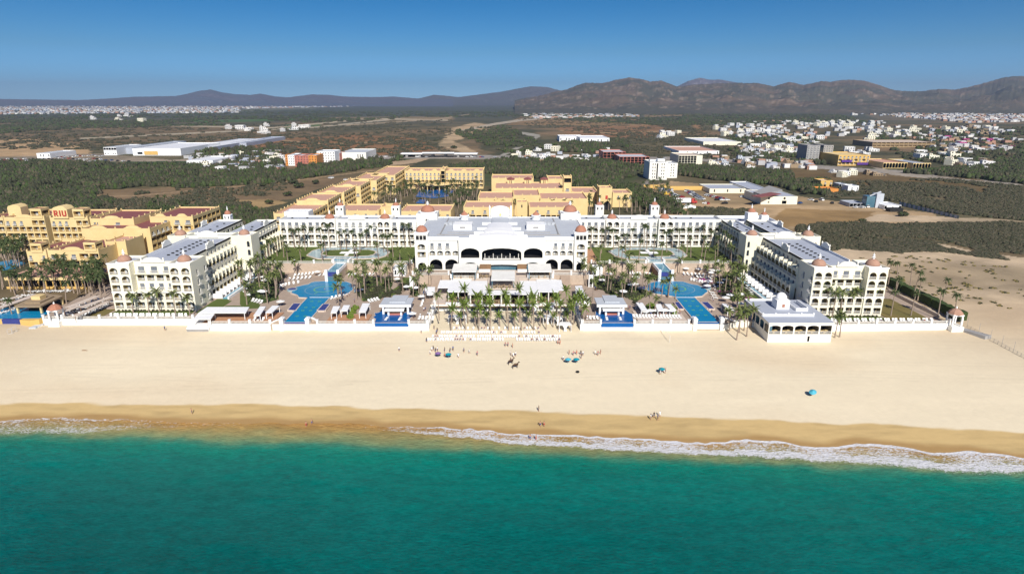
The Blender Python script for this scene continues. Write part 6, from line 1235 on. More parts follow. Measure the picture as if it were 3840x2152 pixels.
gbox('works_building', 'low white works building at the foot of the concrete plant tower', 'workshop', 3315, 3378, 786, 770, 16, wall='pure_white', roof='roof_white', S=['k..v..k']); gbox('works_building', 'blue-roofed shed left of the concrete plant tower', 'workshop', 3185, 3240, 776, 762, 14, wall='metal_grey', roof='roof_grey', S=['kkkk'])
gbox('works_building', 'dark long container row on the sandy works yard', 'container', 3336, 3386, 796, 785, 5, wall='black_paint', roof='dark_void')
t = thing('works_fence', 'long blue-grey panel fence running right from the works yard', 'fence', (*UP(3450, 790), 0)); 
for k in range(26):
    (xa, ya), (xb, yb) = UP(3372 + 8.6 * k, 770 + 2.1 * k), UP(3372 + 8.6 * (k + .82), 770 + 2.1 * (k + .82)); m = MB(); m.prism([(xa, ya), (xb, yb), (xb, yb + .3), (xa, ya + .3)], 0, 2.6); part(m, 'panel', ['glass_blue' if k % 2 else 'roof_grey'], t)
t = thing('road_bridge', 'long white road bridge and canopy across the dry river bed', 'bridge', (*UP(1680, 590), 0)); x0, y0 = UP(1500, 590); x1 = UP(1790, 590)[0]; m = MB(); m.box(x0, x1, y0, y0 + 18, 3.6, 4.6); part(m, 'deck', ['pure_white'], t)
for k in range(6): m = MB(); xx = x0 + (x1 - x0) * (k + .5) / 6; m.box(xx - 1.5, xx + 1.5, y0 + 2, y0 + 16, 0, 3.59); part(m, 'pier', ['concrete'], t)
m = MB(); m.box(x0 + 30, x1 - 30, y0 - 6, y0 - .1, 5.4, 6.6); part(m, 'canopy', ['pure_white'], t)
LM += [('the white tower block', *UP(2470, 672)), ('the grey high-rise', *UP(3070, 608)), ('the shopping centre', *UP(600, 584)), ('the coloured hotel', *UP(1170, 624)), ('the brown-pink apartments', *UP(2370, 615)), ('the cream warehouse', *UP(2920, 767)), ('the orange house', *UP(3105, 720)),
       ('the white villa complex', *UP(2190, 535)), ('the purple-yellow building', *UP(3200, 620)), ('the concrete plant tower', *UP(3292, 780)), ('the beige apartments', *UP(3390, 553)), ('the road bridge', *UP(1650, 592)), ('the beige shop arcade', *UP(3350, 632)), ('the long cream hall', *UP(2700, 545))]
# ---------------------------------------------------------------- small houses: one object each, the far town as a mass
def house_proto(k, wall, roof):
    r = random.Random(k); m = MB(); w = r.uniform(9, 15); d = r.uniform(8, 12); h = r.choice((3.4, 6.4, 6.6))
    m.box(-w / 2, w / 2, 0, d, 0, h, 0, 2)
    for i in range(max(2, int(w / 3))):
        for f in range(int(h / 3)):
            x = -w / 2 + (i + .5) * w / max(2, int(w / 3)); m.box(x - .7, x + .7, -.06, -.01, f * 3.1 + .8, f * 3.1 + 2.4, 1)
    for a, b, c, e in ((-w / 2, w / 2, -.0, .25), (-w / 2, w / 2, d - .25, d), (-w / 2, -w / 2 + .25, .26, d - .26), (w / 2 - .25, w / 2, .26, d - .26)): m.box(a, b, c, e, h + .002, h + .6, 0)
    if k % 3: q = r.uniform(.3, .6) * w; m.box(-w / 2 + 1, -w / 2 + 1 + q, 2.5, d - 1, h + .003, h + 3.0, 0, 2); m.box(-w / 2 + 1 + q * .3, -w / 2 + 1 + q * .6, 2.44, 2.49, h + .8, h + 2.4, 1)
    if k % 2: s = -1 if k % 4 == 1 else 1; m.box(s * (w / 2 + .01), s * (w / 2 + w * .4), 1.5, d - 1, 0, h * .55, 0, 2); m.box(s * (w / 2 + 1), s * (w / 2 + w * .3), 1.44, 1.49, .5, 2.2, 1)
    return m.mesh('house', [wall, 'glass_dark', roof])
HP = {c: [house_proto(k + 10 * i, w, r) for k in range(4)] for i, (c, w, r) in enumerate((('white', 'house_white', 'house_roof'), ('cream', 'cream_paint', 'paving_pale'), ('tan', 'thatch', 'paving_pale'), ('terracotta', 'house_white', 'pink_tile'), ('yellow', 'yellow_paint', 'terracotta_pale'), ('grey', 'roof_pale', 'roof_grey'), ('magenta', 'magenta_wall', 'magenta_wall')))}
def scatter(P, n, rnd, mind=0, z=0):
    P3 = [UP(u, v, z) for u, v in P]; us = [p[0] for p in P]; vs_ = [p[1] for p in P]; out = []; tries = 0
    while len(out) < n and tries < n * 60:
        tries += 1; u = rnd.uniform(min(us), max(us)); v = rnd.uniform(min(vs_), max(vs_))
        if not bool(inpoly(np.array([u]), np.array([v]), P)[0]): continue
        x, y = UP(u, v, z)
        if mind and any((x - a) ** 2 + (y - b) ** 2 < mind * mind for a, b in out[-150:]): continue
        out.append((x, y))
    return out
rnd = random.Random(21); hl = []
def houses(P, n, mix, sc=(.9, 1.3), mind=13):
    sc = (sc[0] * .82, sc[1] * .98); n = int(n * 1.0); mind *= .8
    for x, y in scatter(P, n, rnd, mind):
        c = rnd.choice(mix); o = link('house', rnd.choice(HP[c]), None, (x, y, 0), rnd.uniform(-.5, .5), None); s = rnd.uniform(*sc); o.scale = (s, s, s)
        o['category'] = 'house'; o['group'] = 'houses of the town'; hl.append((o, {'white': 'white house', 'cream': 'cream house', 'tan': 'tan house', 'terracotta': 'pink-roofed house', 'yellow': 'yellow house', 'grey': 'pale grey house', 'magenta': 'magenta house'}[c]))
W_, CR = 'white', 'cream'
houses([(2680, 470), (2920, 472), (2960, 500), (2900, 520), (2700, 515)], 30, [W_, W_, CR, W_])
houses([(2920, 458), (3320, 458), (3300, 475), (3060, 480), (2930, 472)], 40, [W_, W_, W_, CR], (1, 1.4), 16)
houses([(2800, 520), (3090, 520), (3080, 545), (2820, 545)], 16, [W_, CR, W_], (.8, 1.1))
houses([(2760, 560), (2990, 555), (2995, 590), (2780, 590)], 16, [W_, W_, CR, 'grey'], (.8, 1.1))
houses([(3180, 560), (3280, 565), (3285, 585), (3170, 580)], 6, [W_], (.8, 1.1))
houses([(3250, 485), (3470, 482), (3500, 510), (3250, 528)], 24, [W_, W_, CR], (.9, 1.3))
houses([(3480, 470), (3760, 480), (3740, 505), (3500, 500)], 18, [W_, CR, 'tan'], (.9, 1.3))
houses([(3500, 520), (3700, 525), (3820, 560), (3600, 580), (3500, 560)], 18, [W_, W_, 'tan', 'terracotta', 'magenta'], (.8, 1.1))
houses([(3450, 575), (3520, 575), (3740, 620), (3700, 655), (3560, 615), (3450, 600)], 20, [W_, W_, 'tan', CR], (.8, 1.1), 11)
houses([(2450, 490), (2560, 488), (2560, 520), (2450, 520)], 7, [W_, W_, CR])
houses([(1925, 575), (2080, 555), (2230, 575), (2240, 600), (1980, 610), (1900, 600)], 14, [W_, 'terracotta', CR, W_], (.7, 1.0), 12)
houses([(840, 480), (1100, 468), (1180, 478), (1000, 502), (830, 500)], 16, ['terracotta', W_, 'terracotta'], (1.1, 1.6), 20)
houses([(700, 590), (1060, 575), (1070, 610), (980, 650), (820, 650), (700, 620)], 22, [W_, 'grey', 'terracotta', CR], (.6, .9), 9)
houses([(2640, 600), (3010, 612), (3020, 645), (2640, 630)], 14, ['grey', CR, W_, 'tan'], (.6, .9), 12)
houses([(3120, 640), (3300, 645), (3290, 670), (3130, 665)], 7, [W_, 'tan', 'orange' if 0 else 'cream'], (.6, .8), 10)
houses([(2000, 590), (2250, 596), (2270, 612), (2050, 612)], 8, ['grey', W_, 'terracotta'], (.6, .9), 10)
houses([(180, 445), (560, 430), (700, 450), (420, 475)], 8, [CR, 'terracotta'], (1.2, 1.8), 30)
houses([(3100, 418), (3230, 414), (3230, 434), (3110, 436)], 10, [W_], (1.6, 2.2), 30)
label_all(hl)
def far_town(name, areas, seed):       # too far off to count: one mass of tiny boxes
    r = np.random.RandomState(seed); V = []; F = []; MI = []
    base = np.array([(-1, 0, 0), (1, 0, 0), (1, 1.4, 0), (-1, 1.4, 0), (-1, 0, 1), (1, 0, 1), (1, 1.4, 1), (-1, 1.4, 1)], float); fc = [(0, 1, 5, 4), (1, 2, 6, 5), (3, 0, 4, 7), (4, 5, 6, 7), (2, 3, 7, 6)]
    nb = 0; rr = random.Random(seed)
    for P, n, s0, s1, h0, h1 in areas:
        for x, y in scatter(P, n, rr):
            if r.rand() > .25 + 1.2 * float(fbm(x / 160, y / 420, 3, seed)): continue
            s = rr.uniform(s0, s1); h = rr.uniform(h0, h1); b = base * (s, s, h) + (x, y, 0); V.append(b); F += [tuple(nb + i for i in f) for f in fc]; mi = rr.choice((0, 1, 1, 2, 3, 4) if seed != 5 else (1, 2, 3, 3, 4, 1, 0)); MI += [mi] * 5; nb += 8
    me = bpy.data.meshes.new(name); me.from_pydata(np.concatenate(V).tolist(), [], F)
    for k in ('house_white', 'house_roof', 'thatch', 'roof_grey', 'terracotta_pale'): me.materials.append(MT[k])
    me.polygons.foreach_set('material_index', MI); o = link(name, me); o['kind'] = 'stuff'; o['label'] = 'far-off town of countless tiny pale houses'; return o
far_town('far_town', [([(0, 397), (1300, 386), (1500, 390), (1300, 401), (900, 409), (0, 412)], 2600, 6, 12, 3, 7), ([(0, 408), (900, 407), (900, 424), (0, 430)], 1300, 5, 10, 4, 8)], 5)
far_town('far_town', [([(3170, 425), (3840, 408), (3840, 458), (3620, 462), (3480, 448)], 1500, 5, 9, 3, 7), ([(3300, 372), (3700, 380), (3700, 398), (3300, 396)], 160, 12, 20, 6, 10), ([(1950, 428), (2400, 426), (2400, 440), (2000, 446)], 260, 5, 10, 3, 5)], 9)
far_town('town_outskirts', [([(2700, 458), (3320, 456), (3300, 490), (3100, 520), (2750, 520)], 190, 3.5, 6.5, 3, 7), ([(3240, 478), (3800, 470), (3840, 560), (3600, 590), (3400, 520)], 160, 3, 6, 3, 6.5), ([(2560, 590), (3050, 600), (3060, 640), (2560, 620)], 60, 3, 5, 2.5, 5), ([(1900, 590), (2300, 560), (2300, 612), (1950, 612)], 50, 3, 5, 2.5, 4.5), ([(680, 585), (1070, 570), (1060, 640), (760, 650)], 90, 3, 5.5, 2.5, 5), ([(2760, 540), (3000, 540), (3010, 590), (2780, 590)], 80, 3, 5.5, 3, 6)], 17)
# ================================================================ vegetation
def leafball(seed, n=70, lumps=5, rx=1, rz=.7, size=.34, mats=('bush_leaf', 'bush_leaf')):
    r = random.Random(seed); V = []; F = []; c = [(r.uniform(-.55, .55) * rx, r.uniform(-.55, .55) * rx, r.uniform(.25, .75) * rz, r.uniform(.35, .6)) for _ in range(lumps)]
    m = MB()
    for i in range(n):
        cx, cy, cz, cr = r.choice(c); d = Vector((r.gauss(0, 1), r.gauss(0, 1), r.gauss(.25, .9))).normalized(); p = Vector((cx, cy, cz)) + d * cr * r.uniform(.75, 1.1); p.z = max(p.z, .03)
        a = d.orthogonal().normalized(); b = d.cross(a); t = r.uniform(0, 6.28); a, b = a * math.cos(t) + b * math.sin(t), b * math.cos(t) - a * math.sin(t); s = size * r.uniform(.6, 1.3)
        tw = d * r.uniform(-.5, .5) * s
        m.poly([tuple(p - a * s + tw), tuple(p - b * s * .7), tuple(p + a * s - tw), tuple(p + b * s * .7)], i % len(mats))
    for cx, cy, cz, cr in c: m.lathe(cx, cy, [(cr * .2, max(0, cz - cr * .8)), (cr * .72, max(.02, cz - cr * .3)), (cr * .72, cz + cr * .3), (cr * .25, cz + cr * .78)], 6, 0)
    return m
bush_me = [leafball(s, 110, 5, size=.22).mesh('bush', ['bush_leaf', 'bush_leaf']) for s in (1, 2, 3)]
lime_me = [leafball(s, 80, 4, size=.25, mats=(0,)).mesh('shrub', ['lime_leaf']) for s in (4, 5)]
crown_me = [leafball(s, 150, 7, size=.22).mesh('crown', ['tree_leaf', 'palm_dark']) for s in (6, 7, 8)]
pm_me = leafball(9, 60, 4, size=.25, mats=(0,)).mesh('flowers', ['purple_bloom'])
tk = MB(); tk.tube([(0, 0, 0), (.05, 0, .35), (.0, .05, .7)], [.07, .05, .04]); tk.tube([(.04, 0, .3), (.3, .1, .65)], [.04, .02], 5); tk.tube([(.04, 0, .28), (-.25, -.1, .62)], [.04, .02], 5); trunk_me = tk.mesh('trunk', ['palm_trunk'])
# a palm: curved trunk with its crown of arching, split fronds
def frond(m, a, L, lift, droop, w, mi, rnd):
    n = 5; pts = []
    for i in range(n + 1):
        t = i / n; rr = L * (t * .98 - .12 * t * t * droop); z = lift * L * t - droop * L * t * t * .85; pts.append(Vector((rr * math.cos(a), rr * math.sin(a), z)))
    sd = Vector((-math.sin(a), math.cos(a), 0))
    for i in range(n):
        t0, t1 = i / n, (i + 1) / n; w0 = w * (math.sin(math.pi * min(1, t0 * .85 + .12))) ; w1 = w * (math.sin(math.pi * min(1, t1 * .85 + .12)))
        for s in (-1, 1):
            dz0, dz1 = -w0 * .55, -w1 * .55; k = .86
            p0, p1 = pts[i], pts[i] * (1 - k) + pts[i + 1] * k
            m.poly([tuple(p0), tuple(pts[i + 1]), tuple(pts[i] * .1 + pts[i + 1] * .9 + sd * s * w1 + Vector((0, 0, dz1))), tuple(p0 * .75 + pts[i + 1] * .25 + sd * s * w0 + Vector((0, 0, dz0)))], mi)
def palm_meshes(seed, nf, L, up, mats):
    r = random.Random(seed); c = MB()
    for i in range(nf):
        a = i * 2.4 + r.uniform(-.25, .25); k = i / nf; frond(c, a, L * r.uniform(.85, 1.1), up * (1.15 - 1.0 * k) + r.uniform(-.08, .08), .45 + .75 * k + r.uniform(0, .15), L * .17, 0 if r.random() < .7 else 1, r)
    c.lathe(0, 0, [(.16, -.7), (.3, -.2), (.18, .3)], 6, 2)
    return c.mesh('crown', mats)
cr_beach = [palm_meshes(s, 18, 2.35, 1.6, ['palm_leaf', 'lime_leaf', 'palm_trunk']) for s in (11, 12, 13)]
cr_gard = [palm_meshes(s, 14 + s % 4, 2.5, 1.0, ['palm_leaf', 'palm_dark', 'palm_trunk']) for s in (14, 15, 16, 20, 21, 22)]
for c_ in cr_gard: c_.materials[0] = MT['palm_mid']
cr_fan = [palm_meshes(s, 20, 2.0, .7, ['palm_dark', 'palm_dark', 'thatch']) for s in (17, 18)]
def trunk_mesh(seed, h, lean):
    r = random.Random(seed); m = MB(); a = r.uniform(0, 6.28); P = [(lean * h * (t ** 1.6) * math.cos(a), lean * h * (t ** 1.6) * math.sin(a), h * t) for t in (0, .25, .5, .75, 1)]
    m.tube(P, [.26, .19, .17, .16, .14], 6); return m.mesh('trunk', ['palm_trunk']), P[-1]
TR = {}
for h in (5, 7, 9, 11): TR[h] = [trunk_mesh(h * 3 + k, h, .05 + .03 * k) for k in range(3)]
palms = []
def palm(x, y, z, h, kind='g', grp='palm trees of the hotel gardens', ph=None, crown_s=1):
    hk = min(TR, key=lambda q: abs(q - h)); me, top = random.choice(TR[hk]); k = h / hk
    o = thing('palm_tree', '', 'palm tree', (x, y, z), random.uniform(0, 6.28), grp); link('trunk', me, o, (0, 0, 0), 0, (1, 1, k))
    c = random.choice({'b': cr_beach, 'g': cr_gard, 'f': cr_fan}[kind]); s = random.uniform(.85, 1.1) * crown_s; link('crown', c, o, (top[0], top[1], top[2] * k), random.uniform(0, 6.28), (s, s, s))
    palms.append((o, ph or {'b': 'coconut palm', 'g': 'garden palm', 'f': 'fan palm'}[kind] if h < 7.5 else 'tall ' + {'b': 'coconut palm', 'g': 'palm', 'f': 'fan palm'}[kind])); return o
random.seed(31)
# palm court on the sand: ten columns running back to the restaurant
colx = [UP(u, 1253, -2)[0] for u in (1692, 1745, 1790, 1840, 1901, 1952, 2001, 2051, 2101, 2151, 2192)]
for i, x in enumerate(colx):
    hs = (3.4, 9.5, 6.8, 10.4) if i % 2 == 0 else (4.0, 7.4, 9.8, 7.0)
    for j, y in enumerate((196.6, 203, 210.5)):
        if j == 2 and i in (0, 4, 7): continue
        if i > 8 and j == 1: palm(x + .8, y - 1.5, -2.2, 9, 'b', 'palms of the sandy court')
        first = j == 0
        palm(x + random.uniform(-.5, .5) - .25 * j, y + random.uniform(-.5, .5), -2.1, (10 if i in (4,) else 9.0 if first and i in (1, 3, 5, 6, 8) else 7.6 if first else hs[j]) * random.uniform(.93, 1.08), 'b', 'palms of the sandy court', crown_s=1.0)
for x in colx[:9]: palm(x + 2.6 + random.uniform(-.4, .4), 199.5 + random.uniform(-.5, .5), -2.1, 4.2, 'b', 'palms of the sandy court', crown_s=.8)
# gardens (positions read on the terrace level)
GPN = [0]
def gp(lst, ox, oy, s, z=0, kind='g', h0=6, h1=9.5):
    for a, b in lst:
        GPN[0] += 1
        if GPN[0] % 5 == 0: continue
        x, y = UP(ox + a / s, oy + b / s, z); palm(x + random.uniform(-.6, .6), y + random.uniform(-.6, .6), z, random.uniform(h0, h1), kind, crown_s=.9)
gp([(40, 470), (110, 420), (190, 480), (230, 430), (330, 560), (420, 520), (480, 600), (560, 620), (580, 700), (640, 680), (700, 740), (760, 700), (690, 560), (760, 560), (600, 470), (520, 440), (350, 400), (440, 380), (660, 420), (720, 380), (820, 450), (840, 400), (130, 700), (150, 860), (500, 870), (590, 850), (1960, 700), (2010, 710), (1990, 960), (1050, 310), (1150, 300), (680, 300), (560, 300), (450, 300), (870, 850), (60, 560)], *ZA)
gp([(140, 700), (205, 800), (520, 540), (600, 560), (720, 600), (700, 480), (640, 450), (560, 430), (440, 700), (470, 640), (520, 780), (610, 760), (660, 700), (880, 560), (920, 480), (960, 520), (1000, 420), (1040, 480), (1090, 740), (1110, 640), (1200, 560), (1220, 430), (1250, 380), (1160, 360), (1390, 480), (1420, 400), (1690, 820), (1700, 560), (1780, 500), (1830, 420), (1880, 820), (1950, 480), (2050, 470), (2100, 430), (1460, 620), (1580, 320), (2170, 1180), (1760, 640), (950, 700)], *ZB)
gp([(60, 300), (130, 420), (180, 1180), (200, 500), (260, 320), (330, 500), (340, 820), (380, 480), (500, 440), (540, 420), (560, 520), (640, 640), (760, 480), (800, 460), (840, 520), (900, 560), (990, 660), (1000, 440), (1020, 520), (860, 700), (700, 620), (1080, 660), (1100, 500), (1180, 320), (1250, 760), (1320, 560), (1400, 600), (1500, 700), (1530, 640), (1600, 820), (1700, 760), (1830, 720), (1480, 1060), (1550, 1080), (1640, 1000), (1960, 1010), (1200, 640), (930, 780), (1420, 720), (620, 330), (760, 300), (450, 280), (1040, 300)], *ZC)
gp([(130, 700), (610, 300), (820, 360), (870, 320), (1030, 420), (1120, 620), (1160, 540), (1230, 640), (1250, 560), (1340, 620), (1300, 460), (1330, 380), (1420, 480), (1440, 560), (1450, 420), (1500, 380), (1210, 380), (1090, 330), (1390, 640), (1540, 470), (1590, 520), (1490, 620), (1200, 300), (1440, 270), (1520, 290), (1570, 620), (1650, 640), (1430, 780), (1470, 1060), (1450, 1000), (1640, 980), (1740, 940), (1500, 700), (330, 240), (1150, 470), (1380, 540)], *ZD)
# palms leaning on the beach beside the pavilion, and in front of the wings
for u, v in ((2762, 1275), (2772, 1248), (2735, 1240), (2800, 1262), (2815, 1230), (3130, 1266), (3148, 1264), (2790, 1240)): x, y, z = G(u, v); palm(x, y, z, random.uniform(7, 9), 'g', 'palms leaning over the beach')
for u, v in ((660, 1190), (715, 1192), (560, 1180), (600, 1170), (500, 1175), (2965, 1110), (3075, 1150), (3095, 1185), (3120, 1190), (3150, 1186), (3180, 1182), (3205, 1178), (3265, 1180), (3245, 1176), (3340, 1185), (3415, 1185), (3350, 1130)):
    x, y = UP(u, v); palm(x, y, 0, random.uniform(7, 10.5) if u > 700 else random.uniform(6, 10), 'g' if u < 3300 else 'f', 'palms in front of the beach wings')
for u, v in ((3515, 1195), (3575, 1198), (3425, 1115), (3410, 1090), (3530, 1150), (3440, 1130), (3330, 1070), (3360, 1085)): x, y = UP(u, v); palm(x, y, .3, random.uniform(8, 10.5), 'f', 'fan palms along the right dunes')
# tall royal palms on the courtyard lawns
for k, u in enumerate((1065, 1105, 1125, 1170, 1180, 1225, 1238, 1278, 1300, 1330, 1375, 1388, 1415, 1440, 1455, 1475, 1520, 1540, 1558, 1350, 1210, 1145)):
    v = random.choice((925, 930, 940, 950, 965)); x, y = UP(u, v, 4); palm(x, y, 4, random.uniform(8.5, 12), 'f', 'slender palms on the courtyard lawns')
for k, u in enumerate((2215, 2255, 2268, 2300, 2345, 2362, 2395, 2415, 2450, 2462, 2500, 2520, 2545, 2590, 2605, 2630, 2660, 2690, 2700, 2640, 2575, 2425, 2320, 2720, 2735)):
    v = random.choice((925, 930, 940, 950, 965, 975)); x, y = UP(u, v, 4); palm(x, y, 4, random.uniform(8.5, 12), 'f', 'slender palms on the courtyard lawns')
for u, v in ((980, 975), (1000, 985), (1040, 960), (1080, 985), (1130, 985), (1210, 985), (1340, 980), (1420, 975), (1500, 985), (2250, 980), (2330, 985), (2480, 985), (2560, 980), (2640, 985), (2680, 985), (2740, 990), (2760, 975), (1010, 960), (990, 945)):
    x, y = UP(u, v, 4); palm(x, y, 4, random.uniform(6, 8), 'g', 'slender palms on the courtyard lawns')
# left neighbour garden
for u, v in ((20, 960), (60, 980), (10, 1085), (65, 1090), (75, 1080), (120, 1085), (240, 1060), (250, 1075), (265, 1040), (290, 1085), (300, 1100), (340, 1070), (360, 1060), (390, 1080), (400, 1050), (180, 1050), (210, 1040), (230, 1030), (330, 1040), (45, 1180), (250, 1140), (60, 1105), (380, 1100), (410, 1030), (100, 945), (75, 960)):
    x, y = UP(u, v); palm(x, y, 0, random.uniform(5.5, 9.5), 'f', 'palms of the neighbouring resort')
# rear resort: the nearest as single palms
for P, n in (([(1480, 760), (1560, 770), (1720, 740), (1780, 700), (1800, 740), (1760, 790), (1700, 800), (1640, 768), (1500, 768), (1420, 768), (1330, 780)], 22), ([(2210, 760), (2300, 775), (2500, 800), (2560, 830), (2300, 810), (2180, 790)], 14)):
    for x, y in scatter(P, n, random.Random(8), 4): palm(x, y, 0, random.uniform(8, 11), 'f', 'palms of the rear resort')
label_all(palms)
# ---------------------------------------------------------------- masses of growth nobody would count
def mass(name, protos, spots, mats, kind='stuff', label=None, jit=.35, seed=1, mix=1):
    r = np.random.RandomState(seed); VV = []; LP = []; LS = []; MI = []; nv = 0; nl = 0
    packs = []
    for me in protos:
        co = np.empty(len(me.vertices) * 3, np.float32); me.vertices.foreach_get('co', co); vi = np.empty(len(me.loops), np.int32); me.loops.foreach_get('vertex_index', vi); ls = np.empty(len(me.polygons), np.int32); me.polygons.foreach_get('loop_start', ls); mi = np.empty(len(me.polygons), np.int32); me.polygons.foreach_get('material_index', mi)
        packs.append((co.reshape(-1, 3), vi, ls, mi))
    for x, y, z, s, sz in spots:
        co, vi, ls, mi = packs[r.randint(len(packs))]; a = r.rand() * 6.28; c, sn = math.cos(a), math.sin(a); q = co * (s * (1 + jit * (r.rand() - .5)), s * (1 + jit * (r.rand() - .5)), sz)
        VV.append(np.stack([q[:, 0] * c - q[:, 1] * sn + x, q[:, 0] * sn + q[:, 1] * c + y, q[:, 2] + z], -1)); LP.append(vi + nv); LS.append(ls + nl); MI.append((mi + r.randint(max(1, mix))) % len(mats)); nv += len(co); nl += len(vi)
    V = np.concatenate(VV).astype(np.float32); Lp = np.concatenate(LP).astype(np.int32); Ls = np.concatenate(LS).astype(np.int32); Mi = np.concatenate(MI).astype(np.int32); me = bpy.data.meshes.new(name)
    me.vertices.add(len(V)); me.vertices.foreach_set('co', V.ravel()); me.loops.add(len(Lp)); me.loops.foreach_set('vertex_index', Lp); me.polygons.add(len(Ls)); me.polygons.foreach_set('loop_start', Ls); me.polygons.foreach_set('material_index', Mi); me.update(calc_edges=True)
    for k in mats: me.materials.append(MT[k])
    me.validate(); o = link(name, me); o['kind'] = kind
    if label: o['label'] = label
    return o
def small_bush(seed):
    r = random.Random(seed); m = MB()
    for k in range(4):
        a, b, s = r.uniform(-.7, .7), r.uniform(-.7, .7), r.uniform(.45, .75); P = []
        m.lathe(a, b, [(s * .9, 0), (s * r.uniform(.95, 1.1), .3), (s * r.uniform(.5, .8), .7), (s * .12, r.uniform(.85, 1.05))], 5, k % 2)
    for k in range(14):
        p = Vector((r.uniform(-1.1, 1.1), r.uniform(-1.1, 1.1), r.uniform(.1, .95))); d = [Vector((r.uniform(-.28, .28), r.uniform(-.28, .28), r.uniform(-.22, .22))) for _ in range(3)]; m.poly([tuple(p + q) for q in d], k % 2)
    return m
sb = [small_bush(k).mesh('bush', ['tree_leaf', 'bush_leaf']) for k in range(5)]
rg = random.Random(77)
def spots(P, n, s0, s1, h0, h1, thin=.0, seed=3, nsc=40):
    out = []
    for x, y in scatter(P, n, rg):
        if thin and float(fbm(x / nsc, y / nsc, 3, seed)) < thin: continue
        if inb(x, y): continue
        out.append((x, y, float(beach_z(x, y)) - .1 if (x > 150 and y < 450) else -.1, rg.uniform(s0, s1), rg.uniform(h0, h1)))
    return out
BOX = []
for o in list(SC.objects):
    if o.name.startswith(('resort_building', 'hotel_wing', 'hotel_building', 'warehouse', 'bell_tower', 'gatehouse', 'tower_block', 'apartment', 'coloured', 'shopping', 'store', 'office', 'dining_hall', 'boundary', 'orange_house', 'works_building', 'shed', 'purple', 'long_hall', 'arcade', 'white_mansion', 'pavilion')) and o.parent is None:
        for c in o.children:
            if c.name.startswith('wall') and c.data: v = np.empty(len(c.data.vertices) * 3); c.data.vertices.foreach_get('co', v); v = v.reshape(-1, 3); BOX.append((v[:, 0].min() + o.location.x - 1.5, v[:, 0].max() + o.location.x + 1.5, v[:, 1].min() + o.location.y - 1.5, v[:, 1].max() + o.location.y + 1.5))
def inb(x, y): return any(a < x < b and c < y < d for a, b, c, d in BOX)
S_ = []
S_ += spots([(0, 610), (640, 620), (1000, 640), (1380, 600), (1520, 595), (1440, 625), (1000, 690), (700, 705), (300, 712), (0, 740)], 3400, 1.6, 5.2, 1.8, 6.5, .34)
S_ += spots([(0, 700), (350, 705), (420, 760), (300, 810), (0, 850)], 1300, 2, 4.2, 2, 4.6, .42)
S_ += spots([(560, 770), (720, 790), (860, 790), (1020, 800), (1020, 850), (760, 840), (640, 850)], 420, 2, 4.2, 3, 6)
S_ += spots([(1640, 640), (1900, 600), (2250, 600), (2430, 640), (2300, 690), (2420, 720), (2560, 800), (2480, 800), (2230, 720), (1980, 660), (1830, 650)], 2300, 1.6, 5.0, 1.8, 6.5, .3)
S_ += spots([(2540, 625), (2800, 640), (2960, 650), (2960, 690), (2800, 690), (2560, 660)], 900, 2.4, 4.4, 3, 6)
S_ += spots([(2870, 690), (3100, 680), (3100, 735), (2980, 715)], 260, 2, 4, 3, 5.5)
S_ += spots([(1720, 485), (1900, 470), (2060, 560), (1900, 575), (1700, 500)], 700, 3, 6, 2, 5, .4)
S_ += spots([(700, 560), (1060, 555), (1060, 640), (760, 640)], 420, 2.5, 4.5, 3, 7, .3)
S_ += spots([(2080, 540), (2330, 525), (2380, 550), (2200, 575), (2090, 570)], 320, 3, 6, 3, 7, .3)
S_ += spots([(2700, 500), (3000, 500), (3120, 560), (3120, 620), (2760, 600)], 650, 3, 6, 3, 6, .35)
S_ += spots([(3250, 500), (3840, 480), (3840, 640), (3400, 600)], 900, 3.5, 7, 3, 6, .4)
S_ += spots([(0, 430), (900, 412), (1600, 420), (1500, 450), (900, 470), (400, 480), (0, 500)], 2600, 6, 12, 2.5, 6, .44, nsc=200)
S_ += spots([(1500, 420), (2600, 415), (2700, 470), (2460, 470), (1900, 440), (1600, 440)], 1600, 6, 12, 2.5, 5, .40, nsc=200)
S_ += spots([(2500, 420), (3150, 430), (3250, 460), (2700, 470)], 1200, 6, 12, 3, 6, .3, nsc=160)
S_ += spots([(3400, 650), (3840, 620), (3840, 690), (3600, 665)], 500, 3, 5, 3, 6, .3)
mass('woodland', sb, S_, ['tree_leaf', 'bush_leaf', 'tree_leaf', 'hedge', 'scrub_leaf', 'palm_dark'], label='dark low trees and thickets merging across the plain', seed=2, mix=6)
S_ = spots([(0, 740), (1060, 640), (1200, 640), (900, 790), (500, 850), (0, 850)], 1700, .8, 3.2, .8, 2.6, .36)
S_ += spots([(0, 480), (900, 470), (1700, 450), (1700, 500), (1560, 590), (900, 570), (0, 560)], 2200, 2, 7, 1, 3.5, .42, nsc=70)
S_ += spots([(1900, 430), (2560, 425), (2700, 470), (2560, 560), (2300, 510), (2000, 480)], 1500, 2, 7, 1, 3, .42, nsc=70)
S_ += spots([(3060, 850), (3840, 840), (3840, 960), (3500, 905), (3200, 890), (3080, 895)], 3000, .6, 2.8, .4, 1.5, .3, nsc=22)
S_ += spots([(3050, 880), (3300, 895), (3840, 950), (3840, 990), (3600, 960), (3380, 960), (3100, 930)], 1500, 1.0, 2.6, .5, 1.0, .52, nsc=16)
S_ += spots([(3520, 760), (3840, 700), (3840, 832), (3560, 800), (3250, 730), (3300, 700)], 2900, .8, 3.6, .6, 2.4, .3, nsc=36)
S_ += spots([(2960, 690), (3520, 670), (3840, 700), (3560, 760), (3100, 740)], 1600, 1.2, 3, .8, 2.2, .4)
S_ += spots([(2990, 850), (3250, 840), (3300, 900), (3060, 960), (2990, 900)], 600, .8, 2.0, .8, 2.0, .2)
